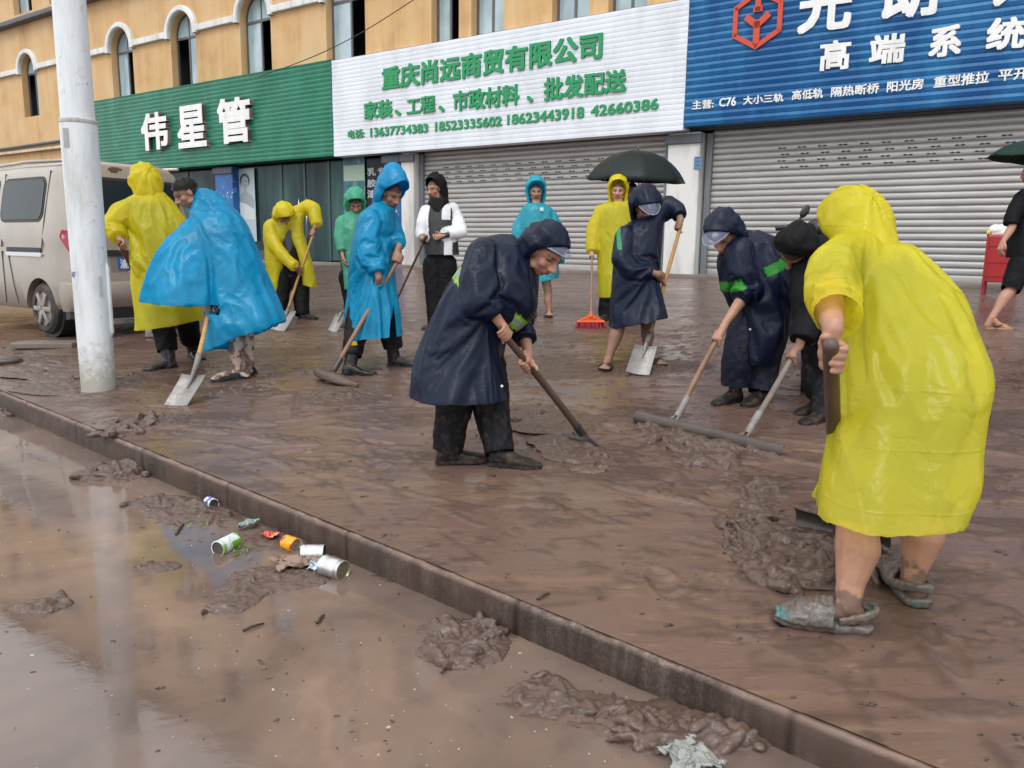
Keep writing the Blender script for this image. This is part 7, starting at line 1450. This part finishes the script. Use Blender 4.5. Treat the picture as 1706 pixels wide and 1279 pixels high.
# ------------------------------------------------------------------ churned mud, litter
M_CLUMP = mud_mat('churned_mud', (.040, .026, .020), (.104, .067, .052), (.185, .130, .102), .24, .46)
def keep_main(me):
    bm = bmesh.new(); bm.from_mesh(me); left = set(bm.verts); parts = []
    while left:
        v = left.pop(); st = [v]; comp = [v]
        while st:
            for e in st.pop().link_edges:
                for w_ in e.verts:
                    if w_ in left: left.discard(w_); st.append(w_); comp.append(w_)
        parts.append(comp)
    parts.sort(key=len); bmesh.ops.delete(bm, geom=[v for c in parts[:-1] for v in c], context='VERTS'); bm.to_mesh(me); bm.free()
def mud_pile(label, spots, n, size, seed, on=gp, flat=.55, voxel=.0075, name='mud_pile', extra=()):
    """spots: (photo x, y, spread across m, spread in depth m); lumps of mud thrown together"""
    rng = np.random.default_rng(seed); mb = MB(); C = []
    for k in range(n):
        x, y, sa, sb = spots[rng.integers(len(spots))]; P = on(x, y) + np.array([rng.normal(0, sa), rng.normal(0, sb), 0]); P[2] = (gz(P) if on is gp else -.03); r = size * rng.uniform(.25, 1.0) ** 1.5 * 1.12; e1 = unit(rng.normal(0, 1, 3) * np.array([1, 1, .25])); e2 = unit(np.cross(e1, rng.normal(0, 1, 3))); e3 = np.cross(e1, e2)
        mb.ball(P + UPV * (r * rng.uniform(-.1, .6) * flat + (.012 if on is rp else .006)), (r * rng.uniform(1.0, 2.4), r * rng.uniform(.5, 1.1), r * rng.uniform(.22, .6)), (e1, e2, e3), 10, 7); C.append(P)
    for a_, b_ in zip(spots, spots[1:] + spots[-1:]):          # a thin smear of mud joins the lumps
        for k_ in np.linspace(0, 1, 5)[:-1]: P = on(a_[0] * (1 - k_) + b_[0] * k_, a_[1] * (1 - k_) + b_[1] * k_); P[2] = (gz(P) + .002 if on is gp else -.022); mb.ball(P, (a_[2] * 1.7 + size * .8, a_[3] * 1.7 + size * .8, .012), None, 16, 6)
    for P, r in extra: mb.ball(P, r, None, 12, 8)
    me = remesh(mb, voxel, 2); V = arr_mesh(me); Nn = normals(me); Q = V * np.array([.5, .85, .9]) / size + .9 * fbm(V * .8 / size, 3, seed)[:, None]; d = size * .62 * (ridged(Q, 5, seed + 1, .66) - .60) + .006 * (ridged(V * 60, 3, seed + 2) - .55); V2 = V + Nn * d[:, None]; me.vertices.foreach_set('co', V2.ravel()); keep_main(me); V = arr_mesh(me)
    base = np.mean(C, axis=0); o = put(me, name, M_CLUMP, None, base, True, np.ones((len(V), 3)) * (.82 + .3 * fbm(V * 9, 3, seed + 4))[:, None]); tag(o, label, 'mud pile', 'heaps of scraped-up mud'); a = o.data.attributes.new('rub', 'FLOAT', 'POINT'); a.data.foreach_set('value', np.full(len(V), .45, np.float32)); return o
_r = np.random.default_rng(77); SPILL = [(_r.normal(.01, .045), .03 - .075 * k_ + _r.normal(0, .012), .125 - .15 * k_ ** 1.4, _r.uniform(.014, .03)) for k_ in _r.random(46)]
mud_pile('ridge of churned mud gathered in front of the double-handled scraper', [(1095, 712, .06, .05), (1125, 722, .07, .05), (1150, 735, .07, .05), (1180, 748, .06, .04), (1215, 752, .08, .035), (1160, 752, .06, .04), (1180, 768, .06, .03), (1205, 775, .05, .03)], 130, .052, 1)
mud_pile('broken trail of mud between the long scraper and the near scraper', [(1228, 800, .06, .05), (1252, 815, .06, .05), (1275, 815, .04, .03), (1258, 845, .05, .06), (1250, 870, .05, .06)], 90, .034, 2, voxel=.0065)
mud_pile('big curled heap of mud around the scraper of the nearest man', [(1262, 890, .06, .07), (1262, 925, .05, .06), (1290, 950, .06, .05), (1330, 962, .07, .04), (1375, 965, .07, .035), (1420, 962, .07, .035), (1320, 905, .06, .04), (1350, 912, .07, .04), (1395, 925, .06, .04), (1445, 945, .06, .04)], 210, .048, 3, voxel=.0065)
mud_pile('crumbled mud turned over at the tip of the long dark shovel', [(930, 748, .07, .05), (960, 762, .08, .05), (995, 768, .06, .05), (915, 700, .06, .06), (890, 672, .08, .06), (870, 690, .1, .08), (985, 782, .06, .04)], 95, .032, 4, voxel=.007)
mud_pile('mud dragged over the kerb edge near the lamp post, spilling into the water', [(215, 712, .07, .06), (240, 708, .08, .07), (260, 705, .06, .06), (200, 722, .05, .04)], 80, .050, 5, extra=[(KA + KT * t_ + KM * q_ + UPV * z_, r_) for t_, q_, z_, r_ in SPILL])
mud_pile('mud fallen below the kerb beside the spill by the lamp post', [(200, 782, .08, .06), (185, 795, .08, .05), (220, 780, .06, .05)], 55, .05, 6, on=rp)
mud_pile('low dark mud island in the water nearest the kerb', [(770, 1045, .05, .03), (745, 1085, .05, .035), (780, 1095, .06, .035), (800, 1060, .04, .03), (745, 1050, .05, .03)], 95, .035, 7, on=rp, flat=.55, voxel=.006)
mud_pile('long lumpy mud bank under the kerb at the bottom edge', [(900, 1155, .05, .03), (940, 1175, .06, .03), (985, 1185, .06, .035), (1030, 1200, .05, .03), (1075, 1205, .05, .03), (1125, 1215, .05, .03), (1180, 1220, .05, .03), (1240, 1225, .04, .025), (1090, 1235, .04, .02)], 190, .034, 8, on=rp, flat=.6, voxel=.006)
mud_pile('small mud clump at the left edge below the kerb', [(8, 688, .08, .05), (28, 686, .06, .05)], 35, .045, 9, on=rp)
mud_pile('tiny mud heap alone in the brown water left of the cans', [(270, 944, .04, .02), (258, 946, .03, .02)], 22, .024, 10, on=rp, flat=.4, voxel=.006)
mud_pile('flat clod of mud at the edge of the pale sky reflection', [(62, 1012, .05, .02), (80, 1006, .04, .02)], 24, .028, 11, on=rp, flat=.4, voxel=.006)
mud_pile('grey mud and leaf bits piled around the small blue can', [(300, 850, .1, .07), (330, 862, .07, .05), (265, 835, .09, .05), (325, 845, .06, .04)], 70, .028, 12, on=rp, flat=.4, voxel=.007)
mud_pile('mud clump between the silver cans and the open water', [(470, 955, .08, .03), (500, 968, .06, .03), (400, 985, .05, .05), (430, 960, .05, .05), (380, 1015, .03, .02)], 60, .024, 13, on=rp, flat=.35, voxel=.0065)
mud_pile('scatter of clods scraped up behind the foot of the man in the cape', [(395, 652, .10, .05), (420, 648, .06, .05), (370, 658, .07, .04)], 35, .034, 14, flat=.35)
mud_pile('row of clods by the squeegee of the man in bright blue', [(560, 662, .10, .04), (600, 660, .10, .04), (550, 670, .08, .04)], 28, .026, 15, flat=.35)
mud_pile('torn mud around the foot of the lamp post', [(90, 655, .12, .05), (60, 650, .12, .05), (120, 640, .10, .05), (50, 625, .14, .08), (215, 625, .12, .08)], 60, .030, 16, flat=.3, voxel=.0085)
mud_pile('small clods scraped up at the sandals of the man in short navy', [(1070, 622, .06, .04), (1095, 618, .06, .05), (1110, 610, .05, .05)], 26, .034, 17, flat=.4, voxel=.009)

def can(label, c_px, d_px, R_, ln, m, rot=0.0, name='tin_can', lid=None, sink=.012, wrap=None):
    """a tin lying on its side; c_px photo point of its middle, d_px photo point its open end looks to"""
    c = rp(*c_px, -.02 + R_ - sink); e = rp(*d_px, -.02 + R_ - sink); ax = e - c; ax[2] = 0; ax = unit(ax); sd = np.cross(UPV, ax); t = thing(name, c - UPV * R_, label=label, cat='tin can', group='tins washed against the kerb'); n_ = 40
    def lathe(pr, mm, nm, par=t):
        R2 = [[c + ax * x + (sd * math.cos(a) + UPV * math.sin(a)) * r for a in np.linspace(0, 2 * math.pi, n_, False)] for x, r in pr]; o = MB().loft(R2, cap=False).build(nm, mm, par, smooth='auto'); o['_o'] = t['_o']; return o
    h = ln / 2; b = lathe([(-h + .006, .002), (-h + .005, R_ * .80), (-h + .001, R_ * .86), (-h, R_ * .97), (-h + .002, R_ * 1.02), (-h + .005, R_ * 1.0), (-h * .6, R_), (-h * .58, R_ * .985), (-h * .54, R_), (h * .54, R_), (h * .58, R_ * .985), (h * .6, R_), (h - .005, R_), (h - .002, R_ * 1.02), (h, R_ * .97), (h - .001, R_ * .86)], m, 'shell')
    lathe([(h - .001, R_ * .86), (h - .007, R_ * .80), (h - .0075, R_ * .4), (h - .008, .002)], lid or M_TIN, 'end')
    if wrap:
        mm, x0, x1, a0, a1 = wrap; V = [c + ax * x + (sd * math.cos(a) + UPV * math.sin(a)) * (R_ + .0012) for x in (x0, x1) for a in np.linspace(a0, a1, 20)]; lb = MB().add(V, [(i, i + 1, 21 + i, 20 + i) for i in range(19)]).build('label', mm, t, smooth=True)
    return t
M_TIN = worn('bright_tin', (.62, .63, .63), .28, (.20, .14, .10), .45, 14, .85, .5, .1, False); M_TIND = worn('dull_lid', (.14, .13, .12), .4, (.12, .08, .06), .7, 14, .7, streak=False)
def printed(name, c1, c2, c3, sc=26):
    m = mat(name, c1, .35); n = N(m); n.base(n.ramp(n.noise(n.coord(), sc, 2, .4, .6), [(.42, c1), (.47, c2), (.56, c2), (.62, c3)])); return m
can('small blue and white printed can against the kerb, standing apart up the road', (352, 838), (368, 846), .030, .062, printed('can_blue', (.03, .08, .35), (.55, .60, .70), (.62, .65, .72)), lid=M_TIND)
can('white and green printed can with its dull end turned to the left', (377, 907), (357, 917), .036, .115, printed('can_green', (.60, .66, .62), (.52, .62, .58), (.25, .42, .12), 20), lid=M_TIND, wrap=(printed('leaf_print', (.12, .35, .02), (.10, .30, .02), (.5, .55, .1)), -.055, .0, -1.3, .5))
can('orange printed can between the red wrapper and the silver cans', (485, 906), (500, 911), .034, .075, printed('can_orange', (.72, .30, .01), (.72, .36, .015), (.55, .06, .01), 22), lid=M_TIN)
can('silver can with a dark end touching the orange can', (522, 921), (546, 921), .038, .100, M_TIN, lid=M_DARK, sink=.008)
can('larger silver can with an olive lid, lowest of the row by the kerb', (556, 946), (582, 954), .044, .112, M_TIN, lid=worn('brass_lid', (.30, .27, .17), .3, (.2, .14, .1), .5, 14, .7, streak=False), sink=.012)
def crumple(name, label, cat, c, size, m, seed, flat=.4, n_=22, amp=.5, lift=.0):
    rng = np.random.default_rng(seed); V = []; a0 = rng.uniform(0, 6); 
    for i in range(n_):
        for j in range(n_): u, v = i / (n_ - 1) - .5, j / (n_ - 1) - .5; V.append([u * size[0], v * size[1], 0])
    V = np.array(V); q = np.c_[V[:, :2] / max(size) * 4, np.full(len(V), seed * 3.1)]; hgt = (ridged(q, 3, seed) - .35) * max(size) * flat; V[:, 0] += (fbm(q * 1.4, 3, seed + 5) - .5) * size[0] * amp; V[:, 1] += (fbm(q * 1.4, 3, seed + 6) - .5) * size[1] * amp; V[:, 2] = np.maximum(hgt, .0) + lift
    R_ = np.array([[math.cos(a0), -math.sin(a0), 0], [math.sin(a0), math.cos(a0), 0], [0, 0, 1]]); V = V @ R_.T + c; Fs = [(i * n_ + j, (i + 1) * n_ + j, (i + 1) * n_ + j + 1, i * n_ + j + 1) for i in range(n_ - 1) for j in range(n_ - 1)]
    o = MB().add(V, Fs).build(name, m, None, origin=c, smooth=True); sd = o.modifiers.new('s', 'SOLIDIFY'); sd.thickness = .002; return tag(o, label, cat)
crumple('snack_wrapper', 'crumpled red snack wrapper beside the orange can', 'wrapper', rp(451, 893, -.012), (.075, .055), printed('wrapper_red', (.62, .06, .04), (.60, .10, .08), (.75, .45, .2), 30), 4, .45)
crumple('wrapper', 'torn blue and white wrapper caught under the lower silver can', 'wrapper', rp(526, 944, -.014), (.08, .06), printed('wrapper_blue', (.10, .14, .40), (.45, .55, .55), (.5, .58, .6), 24), 5, .4)
crumple('wet_cardboard', 'sodden brown cardboard sheet below the silver can', 'cardboard', rp(497, 940, -.014), (.19, .13), worn('cardboard_wet', (.26, .17, .13), .4, (.12, .08, .06), .7, 12, streak=False), 7, .28)
crumple('plastic_bag', 'clear plastic bag half sunk in the mud at the bottom edge', 'plastic bag', rp(1150, 1262, -.012), (.14, .12), (lambda m: m)(mat('clear_film', (.40, .41, .38), .14, 0, .8, Alpha=.5)), 9, .26, 40, .7)
crumple('plastic_strip', 'grey-green torn plastic strip standing behind the green can', 'plastic scrap', rp(414, 878, -.012), (.10, .045), mat('film_scrap', (.22, .29, .27), .25), 11, .7, 20, .4)
def stick(label, a, b, r, on=rp, name='twig'):
    p, q = on(*a), on(*b); p = p + UPV * r; q = q + UPV * r; tag(MB().tube([p, p * .6 + q * .4 + UPV * .004, q], [r, r * 1.1, r * .6], 7).build(name, mat('dark_bark', (.05, .035, .025), .6), None, origin=p, smooth=True), label, 'twig', 'twigs in the mud')
stick('short dark twig standing in the wet mud left of the green can', (293, 892), (306, 874), .006); stick('thin pale stick lying in the water below the cardboard', (405, 1052), (440, 1040), .005); stick('dark splinter in the water below the larger silver can', (528, 1040), (540, 1026), .006)
stick('broken stick poking from the mud bank by the kerb', (905, 1152), (925, 1146), .007); stick('dark leaf stem in the middle of the pavement', (895, 1000), (915, 990), .005, gp)
def slab():
    c = gp(78, 578); ax = unit(np.array([1, .15, 0])); b = np.array([-.15, 1, 0]); bm_ = MB(); bm_.box(c + UPV * .03, (.62, .28, .06), (ax, unit(b), UPV), .012); o = bm_.build('stone_slab', worn('grey_stone', (.17, .145, .13), .4, (.13, .085, .065), .8, 7, streak=False), None, origin=c); tag(o, 'flat grey slab lying in the mud in front of the van wheel', 'slab')
    c = gp(8, 604); o = MB().ball(c + UPV * .02, (.17, .12, .05)).build('flat_stone', M_CLUMP, None, origin=c, smooth=True); tint(o, np.ones((len(o.data.vertices), 3)) * .7); tag(o, 'dark flat lump at the left edge behind the kerb', 'stone')
slab()
def leaves():
    rng = np.random.default_rng(12); mb = MB()
    for i in range(60):
        x, y = (rng.normal(395, 16), rng.normal(912, 9)) if i < 36 else (rng.normal(330, 25), rng.normal(858, 10)); P = rp(x, y, -.012 + rng.uniform(0, .012)); a = rng.uniform(0, 6.3); l = rng.uniform(.012, .03); d = np.array([math.cos(a), math.sin(a), rng.uniform(-.1, .5)]); s_ = np.array([-math.sin(a), math.cos(a), 0]) * l * .2; mb.add([P - d * l, P + s_, P + d * l, P - s_], [(0, 1, 2, 3)])
    tag(mb.build('leaf_litter', mat('leaf_green', (.09, .15, .03), .5), fixn=False), kind='stuff')
leaves()
